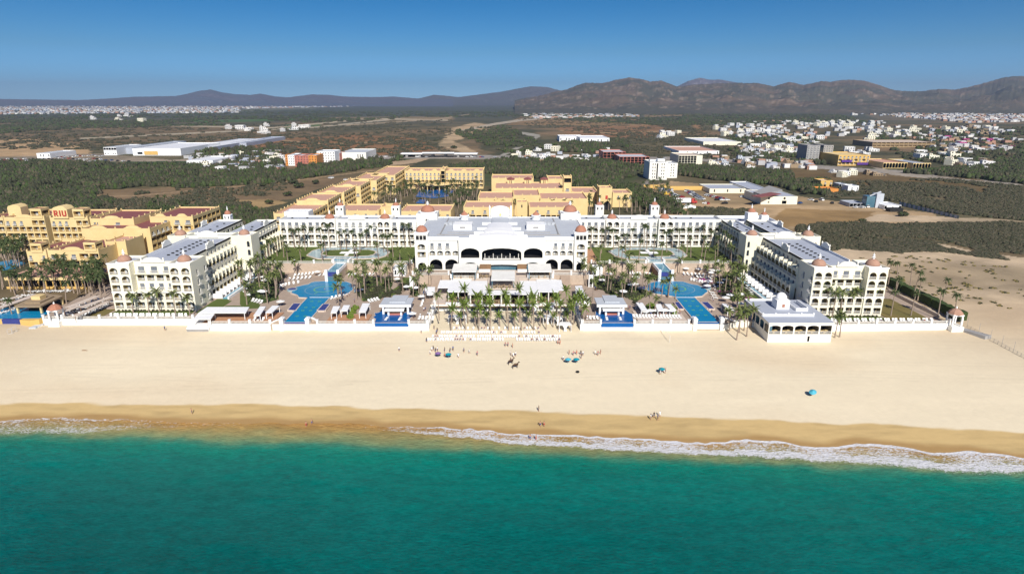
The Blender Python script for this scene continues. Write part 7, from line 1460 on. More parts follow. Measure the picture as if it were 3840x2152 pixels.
S_ += spots([(2590, 775), (2820, 785), (2800, 815), (2560, 815)], 260, .8, 1.8, .6, 1.4)
S_ += spots([(880, 540), (1600, 510), (1700, 580), (1000, 600)], 900, 1.5, 3.5, 1, 2.4, .5)
S_ += spots([(2300, 500), (2700, 510), (2800, 600), (2300, 590)], 1200, 2, 4, 1.2, 3, .42)
mass('scrub', sb, S_, ['scrub_leaf', 'bush_leaf', 'scrub_leaf', 'tree_leaf'], label='low dry scrub covering the sandy plain', seed=4, mix=4)
S_ = [(x, y, z, rg.uniform(.5, 1.3), rg.uniform(.3, .7)) for x, y, z, a, b in spots([(3200, 960), (3500, 975), (3840, 1010), (3840, 1180), (3500, 1120), (3320, 1040)], 150, 1, 1, 1, 1, .45, nsc=14)]
mass('dune_grass', sb, S_, ['dry_lawn', 'bush_leaf'], label='scattered dry tufts on the pale dunes', seed=5)
# far palms of the rear resort as one grove (the nearest ones stand singly above)
gm_ = []
for k in range(3):
    m = MB(); r = random.Random(k); m.tube([(0, 0, 0), (.2, .1, .5), (.1, .2, 1)], [.03, .022, .02], 4, 1)
    for i in range(9): frond(m, i * .7 + k, .36, .5 - .05 * i, .9, .07, 0, r)
    for v in range(len(m.v)): 
        pass
    q = MB(); n0 = 12
    me = m.mesh('p', ['palm_dark', 'palm_trunk']); gm_.append(me)
def palm_low(seed):
    r = random.Random(seed); m = MB(); m.tube([(0, 0, 0), (.3, .1, 4), (.2, .2, 8)], [.22, .17, .15], 4, 1); c = MB()
    for i in range(11): frond(c, i * 2.4, 2.4, .75 - .08 * i, .5 + .07 * i, .42, 0, r)
    b = m.pts([(x + .2, y + .2, z + 8) for x, y, z in c.v]); m.f += [tuple(i + b for i in f) for f in c.f]; m.m += c.m
    return m.mesh('palm', ['palm_dark', 'palm_trunk'])
pl_ = [palm_low(k) for k in range(3)]; S_ = []
for _ in range(46): x = rg.uniform(-112, 104); S_.append((x, rg.uniform(318, 342), 0, 1.0, rg.uniform(1.05, 1.5)))
for _ in range(26): x = rg.uniform(-40, 60); S_.append((x, rg.uniform(392, 400), 0, 1.0, rg.uniform(1.1, 1.4)))
for P, n in (([(1250, 760), (1330, 700), (1420, 690), (1520, 690), (1560, 705), (1480, 770), (1300, 785)], 90), ([(1500, 690), (1780, 690), (1800, 730), (1720, 780), (1500, 765)], 150), ([(2180, 740), (2240, 700), (2240, 780), (2200, 800)], 26), ([(2290, 730), (2480, 700), (2560, 800), (2640, 850), (2500, 830), (2330, 790)], 90), ([(1850, 712), (2200, 712), (2200, 735), (1850, 730)], 26), ([(1180, 800), (1240, 740), (1260, 750), (1200, 800)], 16), ([(560, 770), (700, 800), (640, 860), (560, 850)], 20), ([(0, 1075), (380, 1060), (400, 1110), (0, 1110)], 34), ([(170, 1040), (380, 1035), (390, 1060), (170, 1062)], 16), ([(0, 945), (100, 950), (90, 1010), (0, 1010)], 30), ([(320, 1110), (395, 1050), (410, 1080), (380, 1140)], 10), ([(480, 870), (620, 840), (560, 930), (480, 940)], 18)):
    for x, y in scatter(P, n, rg, 2.5):
        if not inb(x, y) and 446 and not (440 < y < 500 and -80 < x < -40 and rg.random() < .8): S_.append((x, y, 0, 1.0, rg.uniform(.8, 1.25)))
mass('palm_grove', pl_, S_, ['palm_dark', 'palm_trunk'], label='dense grove of fan palms inside the rear yellow resort', seed=6, jit=.2)
S_ = []
for P, n in ((zz(*ZA, 0, (240, 130), (900, 160), (900, 330), (760, 420), (780, 600), (740, 770), (480, 840), (160, 700), (60, 440), (100, 300)), 150), (zz(*ZB, 0, (500, 300), (760, 330), (1000, 350), (1250, 330), (1240, 480), (1150, 620), (1000, 760), (640, 790), (520, 640)), 150), (zz(*ZB, 0, (1480, 440), (1750, 380), (1800, 520), (1760, 700), (1640, 700), (1600, 560)), 60), (zz(*ZC, 0, (280, 300), (560, 300), (760, 400), (1000, 420), (1450, 650), (1200, 800), (930, 680), (560, 560), (380, 520)), 190), (zz(*ZD, 0, (1040, 330), (1380, 260), (1520, 420), (1600, 600), (1560, 760), (1380, 780), (1180, 640), (1060, 480)), 150)):
    PP_ = [PR(x, y) for x, y in P]
    for x, y in scatter(PP_, n, rg): S_.append((x, y, 0, rg.uniform(.5, 1.0), rg.uniform(.4, 1.1)))
mass('undergrowth', sb, S_, ['bush_leaf', 'palm_mid', 'hedge', 'tree_leaf'], label='low planting under the garden palms', seed=8, mix=4)
# single trees that stand apart, hotel shrubs
trs = []
def tree(x, y, z, s, h, ph):
    o = thing('tree', '', 'tree', (x, y, z), rg.uniform(0, 6), 'single trees and big bushes'); link('trunk', trunk_me, o, (0, 0, -.1), 0, (s, s, h)); link('crown', rg.choice(crown_me), o, (0, 0, h * .32), 0, (s, s, h * .75)); trs.append((o, ph)); return o
for u, v, s in ((715, 815, 7), (735, 822, 6), (820, 800, 4), (850, 806, 4), (650, 835, 5), (560, 800, 4), (600, 850, 5), (905, 830, 4), (960, 835, 4), (1010, 830, 4.5), (1120, 705, 5), (1100, 690, 4), (1080, 735, 4), (1180, 690, 4), (985, 700, 3.4), (330, 830, 4), (385, 835, 4), (450, 800, 3.6), (700, 770, 3.6), (1010, 765, 3.4), (3390, 815, 4), (2050, 668, 5), (1560, 690, 4), (3015, 728, 4), (3040, 724, 5), (3235, 835, 2.6), (1700, 560, 6), (930, 600, 5), (2770, 610, 5), (3170, 655, 5)):
    x, y = UP(u, v); tree(x, y, 0, s, s * .9, 'dark bushy tree')
label_all(trs)
sh = []
def shrub(x, y, z, s, h, me, ph, grp='garden shrubs'): o = link('shrub', rg.choice(me) if isinstance(me, list) else me, None, (x, y, z), rg.uniform(0, 6), (s, s, h)); o['category'] = 'shrub'; o['group'] = grp; sh.append((o, ph))
for P, n, me, ph in ((zz(*ZB, 0, (640, 560), (900, 480), (1250, 600), (1500, 420), (1600, 560), (1250, 720), (800, 760)), 34, bush_me, 'dark garden bush'), (zz(*ZC, 0, (300, 300), (700, 380), (1100, 500), (1450, 660), (1200, 860), (900, 720), (600, 640), (300, 560)), 34, bush_me, 'dark garden bush'), (zz(*ZA, 0, (0, 300), (300, 200), (800, 350), (700, 740), (300, 560)), 30, bush_me, 'dark garden bush'), (zz(*ZD, 0, (1000, 350), (1500, 250), (1700, 550), (1600, 760), (1150, 700), (1000, 520)), 30, bush_me, 'dark garden bush'),
                 (zz(*ZB, 0, (340, 1170), (430, 1170), (560, 960), (480, 900)), 12, lime_me, 'bright green shrub'), (zz(*ZD, 0, (180, 1050), (260, 1050), (280, 900), (200, 860)), 4, lime_me, 'bright green shrub'), (zz(*ZC, 0, (1480, 1060), (1570, 1060), (1520, 900), (1440, 900)), 8, lime_me, 'bright green shrub')):
    us = [p[0] for p in P]; ys_ = [p[1] for p in P]; k = 0
    PP = [PR(x, y) for x, y in P]
    for x, y in scatter(PP, n, rg, 1.0): shrub(x, y, .02, rg.uniform(.8, 1.5), rg.uniform(.8, 1.7), me, ph)
for u, v in ((2700, 1100), (2715, 1104), (2728, 1102), (2740, 1100), (2795, 1125), (2805, 1120), (2812, 1126), (2625, 1052), (2640, 1054), (2655, 1058), (2668, 1060)): x, y = UP(u, v); shrub(x, y, .02, 1.1, 1.3, pm_me, 'purple flowering bush', 'flowering bushes')
for k in range(20): shrub(-140 + 1.35 * k + rg.uniform(-.2, .2), 209.6, .02, .6, .8, bush_me, 'small wall-foot bush', 'shrubs at the foot of the left wing')
for k in range(17): shrub(104 + 1.4 * k + rg.uniform(-.2, .2), 203.6, .02, .6, .8, bush_me, 'small wall-foot bush', 'shrubs at the foot of the right wing')
label_all(sh)
# ================================================================ loungers, parasols, people, animals, vehicles
rp = random.Random(55)
m = MB(); m.box(-.32, .32, -.95, .45, .26, .36); m.vprism([(-.32, .36), (.32, .36), (.32, .37), (-.32, .37)], 0, .01); b = m.pts([(-.32, .45, .30), (.32, .45, .30), (.32, 1.0, .78), (-.32, 1.0, .78), (-.32, .48, .38), (.32, .48, .38), (.32, .96, .86), (-.32, .96, .86)])
for q in ((0, 1, 2, 3), (4, 7, 6, 5), (0, 4, 5, 1), (1, 5, 6, 2), (2, 6, 7, 3), (3, 7, 4, 0)): m.f.append(tuple(b + i for i in q)); m.m.append(0)
for x in (-.28, .22):
    for y in (-.85, .35): m.box(x, x + .06, y, y + .06, 0, .26)
m.box(-.42, -.34, -.6, .3, .42, .5); m.box(.34, .42, -.6, .3, .42, .5)
LNG = m.mesh('lounger', ['lounger_white']); lou = []
def lounger(x, y, z, rz, grp, ph='white sun lounger', s=1.12):
    o = link('sun_lounger', LNG, None, (x, y, z), rz, (s, s, s)); o['category'] = 'sun lounger'; o['group'] = grp; lou.append((o, ph)); return o
def bz_(x, y): return float(beach_z(x, y))
rows_b = []; ROWV = {}
for v, u0, u1, n, miss in ((1234, 1702, 2030, 32, .3), (1250, 1656, 2022, 42, .12), (1265, 1622, 2100, 54, .06), (1277, 1606, 2098, 54, .08)):
    k = 0
    for i in range(n):
        u = u0 + (u1 - u0) * i / (n - 1) + rp.uniform(-1, 1)
        if v == 1277 and 1888 < u < 1935: continue
        if rp.random() < miss: continue
        x, y, z = G(u, v); o = lounger(x, y, z, rp.uniform(-.12, .12), 'white loungers in rows on the sand', s=.78); rows_b.append(o); ROWV[o.name] = v
        k += 1
for v, nm in ((1234, 'back'), (1250, 'second'), (1265, 'third'), (1277, 'front')):
    L_ = sorted([o for o in rows_b if ROWV[o.name] == v], key=lambda o: o.location.x)
    for i, o in enumerate(L_): o['label'] = f'white lounger in the {nm} row on the sand, {ordn(i + 1)} of {len(L_)} from the left'
lou = []
for k in range(24): x = -139.3 + 1.12 * k + (.25 if k % 2 else 0); lounger(x, 204.2, .03, .5, 'loungers below the left wing')
for k in range(30): lounger(104.5 + 1.3 * k + (.3 if k % 2 else 0), 199.0, .03, -.3, 'loungers below the right wing')
def lrow(ox, oy, s, pts, n, rz=0, z=.03):
    P = [UP(ox + a / s, oy + b / s) for a, b in pts]
    for i in range(n):
        t = i / max(1, n - 1) * (len(P) - 1); k = min(int(t), len(P) - 2); f = t - k; x = P[k][0] * (1 - f) + P[k + 1][0] * f; y = P[k][1] * (1 - f) + P[k + 1][1] * f; lounger(x, y, z, rz + rp.uniform(-.1, .1), 'loungers around the hotel pools')
lrow(*ZA, [(990, 380), (1400, 340)], 6); lrow(*ZA, [(1100, 300), (1460, 260)], 6); lrow(*ZA, [(820, 520), (940, 480), (1170, 440)], 6, .3); lrow(*ZA, [(1600, 290), (1680, 285)], 2)
lrow(*ZA, [(120, 640), (180, 720), (100, 560)], 4, 1.5); lrow(*ZA, [(260, 800), (430, 840)], 4); lrow(*ZA, [(300, 1180), (460, 1190)], 3)
lrow(*ZB, [(370, 280), (480, 290)], 3); lrow(*ZB, [(640, 280), (850, 280)], 4); lrow(*ZB, [(780, 820), (950, 780)], 4, .6); lrow(*ZB, [(20, 760), (240, 710)], 4); lrow(*ZB, [(1780, 1160), (2050, 1170)], 5); lrow(*ZB, [(1820, 900), (1860, 780)], 3)
lrow(*ZC, [(1090, 260), (1290, 270)], 5); lrow(*ZC, [(1150, 350), (1250, 340)], 3); lrow(*ZC, [(1380, 270), (1480, 280)], 3); lrow(*ZC, [(1170, 1130), (2080, 1140)], 16, .1); lrow(*ZC, [(220, 1160), (430, 1160)], 4)
lrow(*ZD, [(440, 260), (1050, 300)], 9); lrow(*ZD, [(580, 370), (900, 440)], 7, -.3); lrow(*ZD, [(700, 320), (950, 350)], 5); lrow(*ZD, [(1660, 540), (1750, 600), (1720, 650)], 4, 1.4); lrow(*ZD, [(980, 620), (1040, 720)], 3, 1.2); lrow(*ZD, [(1030, 500), (1100, 520)], 2)
label_all(lou)
# the crowded terrace of the neighbouring resort: rows of loungers and narrow awnings
S_ = []
for a, b, n in (((1250, 860), (1900, 620), 26), ((1240, 920), (2080, 600), 34), ((1380, 950), (2080, 680), 28), ((1500, 960), (2040, 740), 20), ((0, 800), (380, 640), 18), ((0, 900), (300, 790), 14), ((60, 640), (600, 540), 18), ((560, 480), (1300, 470), 20)):
    for i in range(n): t = i / (n - 1); x, y = UP((a[0] + (b[0] - a[0]) * t) / 4.979, 1000 + (a[1] + (b[1] - a[1]) * t) / 4.979); S_.append((x, y, .05, 1.15, 1.1))
mass('lounger_rows', [LNG], S_, ['lounger_white'], label='crowded rows of loungers on the neighbouring terrace', jit=.1, seed=9)
nb = []
for (a, b), w in ((((0, 760), (700, 510)), 1.3), (((180, 600), (420, 530)), 1.1), (((1260, 760), (1830, 540)), 1.2), (((1200, 830), (1500, 720)), 1.0), (((1500, 760), (2080, 560)), 1.2), (((1400, 920), (2040, 640)), .9), (((0, 690), (160, 650)), 1.1)):
    p0 = UP(a[0] / 4.979, 1000 + a[1] / 4.979, 2.3); p1 = UP(b[0] / 4.979, 1000 + b[1] / 4.979, 2.3); L = math.hypot(p1[0] - p0[0], p1[1] - p0[1]); d = Vector((p1[0] - p0[0], p1[1] - p0[1])) / L; n = Vector((-d.y, d.x)) * w
    t = thing('awning', '', 'awning', ((p0[0] + p1[0]) / 2, (p0[1] + p1[1]) / 2, 0), 0, 'narrow awnings of the neighbouring terrace'); m = MB(); k = int(L / 2.4)
    for i in range(k): A = Vector(p0) + d * (L * i / k); B = Vector(p0) + d * (L * (i + .9) / k); m.prism([tuple(A - n), tuple(B - n), tuple(B + n), tuple(A + n)], 2.2, 2.32)
    part(m, 'cloth', ['paving_pale'], t)
    for i in range(0, k + 1, 2): A = Vector(p0) + d * (L * i / max(k, 1)); m = MB(); m.box(A.x - .07, A.x + .07, A.y - .07, A.y + .07, 0, 2.19); part(m, 'post', ['wood'], t)
    nb.append((t, 'narrow tan awning on posts'))
LM.append(('the neighbouring pool hut', -165, 215)); label_all(nb)
# parasols
def parasol_proto(canvas, r=1.5, h=2.3, n=8, drop=.45):
    p = MB(); p.tube([(0, 0, 0), (0, 0, h + .1)], .035, 6); c = MB(); b = c.pts([(0, 0, h + .1)] + [(r * math.cos(2 * math.pi * k / n), r * math.sin(2 * math.pi * k / n), h - drop) for k in range(n)] + [(0, 0, h + .04)] + [(r * .98 * math.cos(2 * math.pi * k / n), r * .98 * math.sin(2 * math.pi * k / n), h - drop - .05) for k in range(n)])
    for k in range(n): j = (k + 1) % n; c.f += [(b, b + 1 + k, b + 1 + j), (b + n + 1, b + n + 2 + j, b + n + 2 + k), (b + 1 + k, b + n + 2 + k, b + n + 2 + j, b + 1 + j)]; c.m += [0, 0, 0]
    return p.mesh('pole', ['metal_grey']), c.mesh('canopy', [canvas])
PP = {k: parasol_proto(*a) for k, a in {'teal': ('teal_canvas', .98, 1.9, 10, .4), 'aqua': ('aqua_canvas', .98, 1.9, 10, .4), 'purple': ('purple_canvas', .98, 1.9, 10, .4), 'white': ('pure_white', 1.5, 2.4), 'cream': ('awning_canvas', 1.6, 2.3)}.items()}
def parasol(x, y, z, kind, label, grp=None, tilt=0):
    o = thing('parasol', label, 'parasol', (x, y, z), rp.uniform(0, 6), grp); link('pole', PP[kind][0], o); link('canopy', PP[kind][1], o)
    if tilt: o.rotation_euler = (tilt, -.3, 0)
    return o
for u, v, k, lab in ((1643, 1341, 'purple', 'round purple beach parasol left of the centre'), (1682, 1345, 'teal', 'round teal beach parasol beside the purple one'), (2130, 1364, 'aqua', 'pale aqua beach parasol, left of the pair right of the horses'), (2161, 1364, 'teal', 'teal beach parasol, right of the pair right of the horses'), (2481, 1401, 'teal', 'lone teal parasol with people beside it, middle of the beach'), (3048, 1483, 'aqua', 'lone tilted blue parasol nearest the right edge of the beach')):
    x, y, z = G(u, v); parasol(x, y, z, k, lab, 'coloured beach parasols', .35 if u == 3048 else 0)
ps = []
for Zk, pts in ((ZB, [(1830, 790), (1990, 760), (1640, 1150), (1520, 600), (1710, 620), (1340, 440)]), (ZC, [(90, 420), (660, 330), (1200, 390), (520, 460), (1180, 540), (950, 700), (1370, 1100), (1480, 1090), (1600, 1080), (1760, 1080), (1900, 1090), (1100, 560), (940, 690)]), (ZD, [(470, 220), (720, 230), (980, 250), (1090, 260), (950, 300), (1220, 440), (920, 470), (1130, 500), (1320, 740), (1520, 910), (1240, 790), (1540, 730), (60, 1040), (200, 1040), (880, 560)]), (ZA, [(430, 690), (480, 700), (500, 460), (560, 440), (480, 400), (820, 900), (1560, 290)])):
    for a, b in pts: x, y = UP(Zk[0] + a / Zk[2], Zk[1] + b / Zk[2]); ps.append((parasol(x, y, .02, 'white' if rp.random() < .7 else 'cream', '', 'pale garden parasols'), 'pale parasol'))
label_all(ps)
for k, (u, v, w) in enumerate(((1716, 1210, 7), (1745, 1145, 3.5), (2052, 1210, 3.4), (2062, 1175, 3), (2092, 1215, 3.4), (2118, 1238, 4.6), (2008, 1165, 2.4), (2092, 1150, 3))):
    x, y = UP(u, v, -2); t = thing('canopy_tent', ('wide white canopy tent with tied drapes on the sand between palms' if k == 0 else ''), 'tent', (x, y, -2), 0, 'white canopy tents on the palm court'); w2 = w / 2 * .9
    m = MB(); m.prism([(x - w2, y - 1.3), (x + w2, y - 1.3), (x + w2, y + 1.5), (x - w2, y + 1.5)], .25, .42); part(m, 'roof_cloth', ['pure_white'], t)
    for sx in (-1, 1):
        for yy_ in (y - 1.2, y + 1.4): m = MB(); m.box(x + sx * (w2 - .1) - .08, x + sx * (w2 - .1) + .08, yy_ - .08, yy_ + .08, -2.2, .24); part(m, 'post', ['pure_white'], t)
    m = MB(); m.vprism([(x - .9, .2), (x + .9, .2), (x + .35, -.9), (x + .5, -2), (x - .5, -2), (x - .3, -.9)], y - 1.2, y - 1.12); part(m, 'drape', ['pure_white'], t)
    if k: ps.append((t, 'x')); t['label'] = 'small white canopy tent among the palms, %s from the left of seven' % ordn([1745, 2008, 2052, 2062, 2092.5, 2092, 2118].index(u if k != 4 else 2092.5) + 1)
# ---------------------------------------------------------------- people and horses
def skin_mesh(name, J, E, mats, mi, root=0, sub=1):
    me = bpy.data.meshes.new(name); names = list(J); me.from_pydata([J[n][0] for n in names], [(names.index(a), names.index(b)) for a, b in E], []); o = bpy.data.objects.new(name, me); COL.objects.link(o)
    sk = o.modifiers.new('s', 'SKIN'); sk.use_smooth_shade = True
    for i, n in enumerate(names): r = J[n][1]; d = me.skin_vertices[0].data[i]; d.radius = r if isinstance(r, tuple) else (r, r); d.use_root = (i == root)
    sb_ = o.modifiers.new('b', 'SUBSURF'); sb_.levels = sub; sb_.render_levels = sub
    dg = bpy.context.evaluated_depsgraph_get(); dg.update(); out = bpy.data.meshes.new_from_object(o.evaluated_get(dg)); bpy.data.objects.remove(o); out.name = name; out.materials.clear()
    for k in mats: out.materials.append(MT[k])
    for p in out.polygons: p.material_index = mi(p.center); p.use_smooth = True
    return out
def person_mesh(pose, shirt, pants):
    J = {'pelvis': ((0, 0, .95), (.15, .11)), 'waist': ((0, 0, 1.12), (.13, .09)), 'chest': ((0, 0, 1.34), (.17, .11)), 'neck': ((0, 0, 1.5), .055), 'jaw': ((0, -.02, 1.58), (.07, .085)), 'head': ((0, 0, 1.68), (.085, .10)), 'top': ((0, .01, 1.76), .06)}
    st = .22 if pose == 'walk' else .0
    for s, n in ((1, 'r'), (-1, 'l')):
        q = s * st
        J['hip' + n] = ((s * .10, 0, .86), .095); J['knee' + n] = ((s * .11, -q * .6 - .02, .49), .06); J['ank' + n] = ((s * .11, -q, .09), .042); J['toe' + n] = ((s * .12, -q - .16, .035), .03)
        J['sh' + n] = ((s * .20, 0, 1.42), .06); J['elb' + n] = ((s * .27, .02 + q * .5, 1.14), .042); J['wri' + n] = ((s * .27, -.08 + q, .90), .028); J['palm' + n] = ((s * .27, -.10 + q, .83), (.022, .04))
        for f, (dx, dz) in enumerate(((-.03, -.06), (-.012, -.08), (.008, -.085), (.026, -.07))): J[f'f{f}{n}'] = ((s * .27 + s * .004 * f, -.10 + q + dx, .83 + dz), .009)
        J['th' + n] = ((s * .24, -.145 + q, .82), .010)
    if pose == 'sit':
        for n, s in (('r', 1), ('l', -1)):
            J['knee' + n] = ((s * .13, -.42, .98), .06); J['ank' + n] = ((s * .12, -.5, .56), .042); J['toe' + n] = ((s * .13, -.64, .52), .03)
            dy = -.12
            for k in ['wri', 'palm', 'th'] + [f'f{i}' for i in range(4)]: p, r = J[k + n]; J[k + n] = ((p[0] * .8, p[1] - .2, p[2] + .18), r)
            p, r = J['elb' + n]; J['elb' + n] = ((p[0], p[1] - .02, p[2]), r)
    E = [('pelvis', 'waist'), ('waist', 'chest'), ('chest', 'neck'), ('neck', 'jaw'), ('jaw', 'head'), ('head', 'top')]
    for n in 'rl': E += [('pelvis', 'hip' + n), ('hip' + n, 'knee' + n), ('knee' + n, 'ank' + n), ('ank' + n, 'toe' + n), ('chest', 'sh' + n), ('sh' + n, 'elb' + n), ('elb' + n, 'wri' + n), ('wri' + n, 'palm' + n), ('palm' + n, 'th' + n)] + [('palm' + n, f'f{i}{n}') for i in range(4)]
    def mi(c):
        if c.z > 1.70 or (c.z > 1.6 and c.y > .03): return 3
        if c.z > 1.5: return 0
        if c.z > 1.05: return 1 if abs(c.x) < .25 else 0
        if c.z > .62 and abs(c.x) < .22: return 2
        return 0
    return skin_mesh('person', J, E, ['skin', shirt, pants, 'hair_dark'], mi)
PM = [person_mesh(*a) for a in (('stand', 'pure_white', 'denim'), ('walk', 'pure_white', 'pure_white'), ('stand', 'skin', 'red_paint'), ('walk', 'blue_paint', 'black_paint'), ('stand', 'pink_cloth', 'denim'), ('walk', 'skin', 'blue_paint'), ('stand', 'black_paint', 'denim'))]
PC = ['person in white shirt', 'walker in white clothes', 'bather in red trunks', 'walker in blue shirt', 'person in pink top', 'bather in blue trunks', 'person in dark clothes']
SITM = person_mesh('sit', 'wood', 'denim')
ppl = []
def person(x, y, z, k=None, grp='people on the beach', rz=None, ph=None):
    k = rp.randrange(len(PM)) if k is None else k; o = link('person', PM[k], None, (x, y, z), rp.uniform(0, 6.28) if rz is None else rz); o['category'] = 'person'; o['group'] = grp; ppl.append((o, ph or PC[k])); return o
for u, v, k in ((1497, 1318, 0), (619, 1240, 3), (1620, 1318, 1), (1625, 1314, 6), (1633, 1322, 6), (1641, 1318, 0), (1668, 1320, 6), (1688, 1322, 6), (1699, 1316, 3), (1740, 1322, 3), (1760, 1326, 1), (1790, 1334, 4), (1613, 1330, 1), (1668, 1340, 2), (1719, 1342, 1), (1895, 1300, 4), (1905, 1300, 4), (1922, 1304, 2), (1916, 1334, 0), (1925, 1340, 1), (1934, 1336, 0), (2112, 1352, 0), (2134, 1330, 2), (2150, 1334, 4), (2162, 1330, 2), (2178, 1332, 6), (2186, 1334, 0), (2232, 1330, 1), (2242, 1334, 4), (2252, 1328, 2), (2180, 1345, 6), (2495, 1400, 4), (2476, 1404, 1), (2440, 1574, 0), (2452, 1566, 6), (2466, 1576, 3), (2474, 1562, 1), (720, 1552, 4), (1149, 1602, 2), (1170, 1592, 5), (2026, 1600, 5), (2040, 1600, 2), (1988, 1650, 5), (2010, 1652, 2), (2020, 1542, 6), (1640, 1246, 6), (1628, 1236, 6), (1580, 1250, 0), (1637, 1255, 3), (2092, 1290, 2), (2100, 1292, 2), (2490, 1398, 1), (3040, 1482, 6), (1600, 1284, 6)):
    x, y, z = G(u, v)
    if y < float(yw(x)): z = max(z, SEA_Z - .35)
    person(x, y, z, k)
for Zk, pts in ((ZB, [(1870, 1010), (1900, 1000), (1950, 1100), (1800, 1130), (1660, 1150), (2010, 1130), (480, 830), (330, 720), (380, 700)]), (ZC, [(490, 960), (510, 1000), (700, 1020), (860, 960), (1080, 970), (1060, 980), (980, 910), (380, 580), (410, 590), (1090, 460), (1320, 1120), (1500, 1110), (1680, 1110), (1800, 1110), (230, 1130), (100, 1050), (2080, 1060)]), (ZD, [(430, 310), (600, 360), (700, 400), (1000, 580), (1030, 600), (1080, 640), (960, 760), (1000, 790), (1340, 340), (970, 1020), (360, 1040), (290, 270), (1110, 860)])):
    for a, b in pts: x, y = UP(Zk[0] + a / Zk[2], Zk[1] + b / Zk[2]); person(x, y, .04, None, 'guests on the pool terraces')
for (a, b) in ((1700, 580), (250, 550)): Zk = ZA if a == 1700 else ZD; x, y = UP(Zk[0] + a / Zk[2], Zk[1] + b / Zk[2]); person(x, y, -.8, 2, 'bathers in the pools', ph='bather standing waist-deep in the pool')
for u in (1155, 1168, 1176, 1184, 1192): pass
label_all(ppl)
ly = []
lm_ = [p for p in PM[2:6]]
for o in rp.sample(rows_b, 26) + rp.sample([q for q, _ in lou], 16):      # sunbathers lying on some loungers
    k = rp.choice((2, 4, 5)); x, y, z = o.location; p = link('person', PM[k], None, (x, y - 1.0, z + .55)); p.rotation_euler = (R(-90 + 14), 0, o.rotation_euler.z); p.rotation_euler.rotate_axis('X', 0)
    p.rotation_euler = (R(-86), 0, o.rotation_euler.z); p.location = (x + math.sin(o.rotation_euler.z) * 1.0, y - math.cos(o.rotation_euler.z) * 1.0, z + .52)
    p['category'] = 'person'; p['group'] = 'sunbathers on loungers'; p['label'] = 'sunbather on the ' + o['label'].replace('white sun lounger', 'lounger').replace('white lounger', 'lounger').replace(' from the left', ' from left').replace(' on the sand', '')
def horse_mesh():
    J = {'rump': ((0, .62, 1.25), (.27, .28)), 'loin': ((0, .25, 1.22), (.25, .28)), 'barrel': ((0, -.15, 1.2), (.27, .31)), 'chest': ((0, -.58, 1.22), (.24, .30)), 'neck1': ((0, -.86, 1.48), (.13, .2)), 'neck2': ((0, -1.08, 1.78), (.09, .14)), 'poll': ((0, -1.2, 1.95), .10), 'face': ((0, -1.42, 1.72), .085), 'nose': ((0, -1.58, 1.54), .06), 'dock': ((0, .9, 1.3), .06), 'tail': ((0, 1.02, .95), .07), 'tip': ((0, 1.04, .6), .03)}
    E = [('rump', 'loin'), ('loin', 'barrel'), ('barrel', 'chest'), ('chest', 'neck1'), ('neck1', 'neck2'), ('neck2', 'poll'), ('poll', 'face'), ('face', 'nose'), ('rump', 'dock'), ('dock', 'tail'), ('tail', 'tip')]
    for n, s, st in (('r', 1, .12), ('l', -1, -.12)):
        J['ear' + n] = ((s * .07, -1.17, 2.08), .022); E.append(('poll', 'ear' + n))
        J['thigh' + n] = ((s * .16, .66, 1.0), .15); J['stif' + n] = ((s * .17, .48 - st, .78), .10); J['hock' + n] = ((s * .16, .82 - st, .52), .055); J['hfet' + n] = ((s * .16, .74 - st, .14), .038); J['hhof' + n] = ((s * .16, .68 - st, .03), .055); E += [('rump', 'thigh' + n), ('thigh' + n, 'stif' + n), ('stif' + n, 'hock' + n), ('hock' + n, 'hfet' + n), ('hfet' + n, 'hhof' + n)]
        J['elb' + n] = ((s * .15, -.56 + st, .92), .10); J['kne' + n] = ((s * .15, -.62 + st, .52), .055); J['ffet' + n] = ((s * .15, -.6 + st, .14), .036); J['fhof' + n] = ((s * .15, -.66 + st, .03), .052); E += [('chest', 'elb' + n), ('elb' + n, 'kne' + n), ('kne' + n, 'ffet' + n), ('ffet' + n, 'fhof' + n)]
    return skin_mesh('horse', J, E, ['brown_hide', 'black_paint'], lambda c: 1 if c.y > .93 or (c.z < .08) else 0, 2)
HM = horse_mesh()
for k, (u, v, rz) in enumerate(((1915, 1366, 2.2), (1932, 1381, 2.0))):
    x, y, z = G(u, v); o = link('horse', HM, None, (x, y, z), rz); tag(o, 'dark brown horse walking on the sand, %s' % ('ridden by a person, left of the pair' if k == 0 else 'riderless, right of the pair'), 'horse', 'horses on the sand')
    sd_ = MB(); sd_.prism([(-.26, -.3), (.26, -.3), (.28, .25), (-.28, .25)], 1.47, 1.54); link('saddle', sd_.mesh('saddle', ['wood']), o)
    if k == 0: p = link('person', SITM, None, (x, y, z + .62), rz); tag(p, 'rider in brown shirt sitting on the left dark brown horse', 'person')
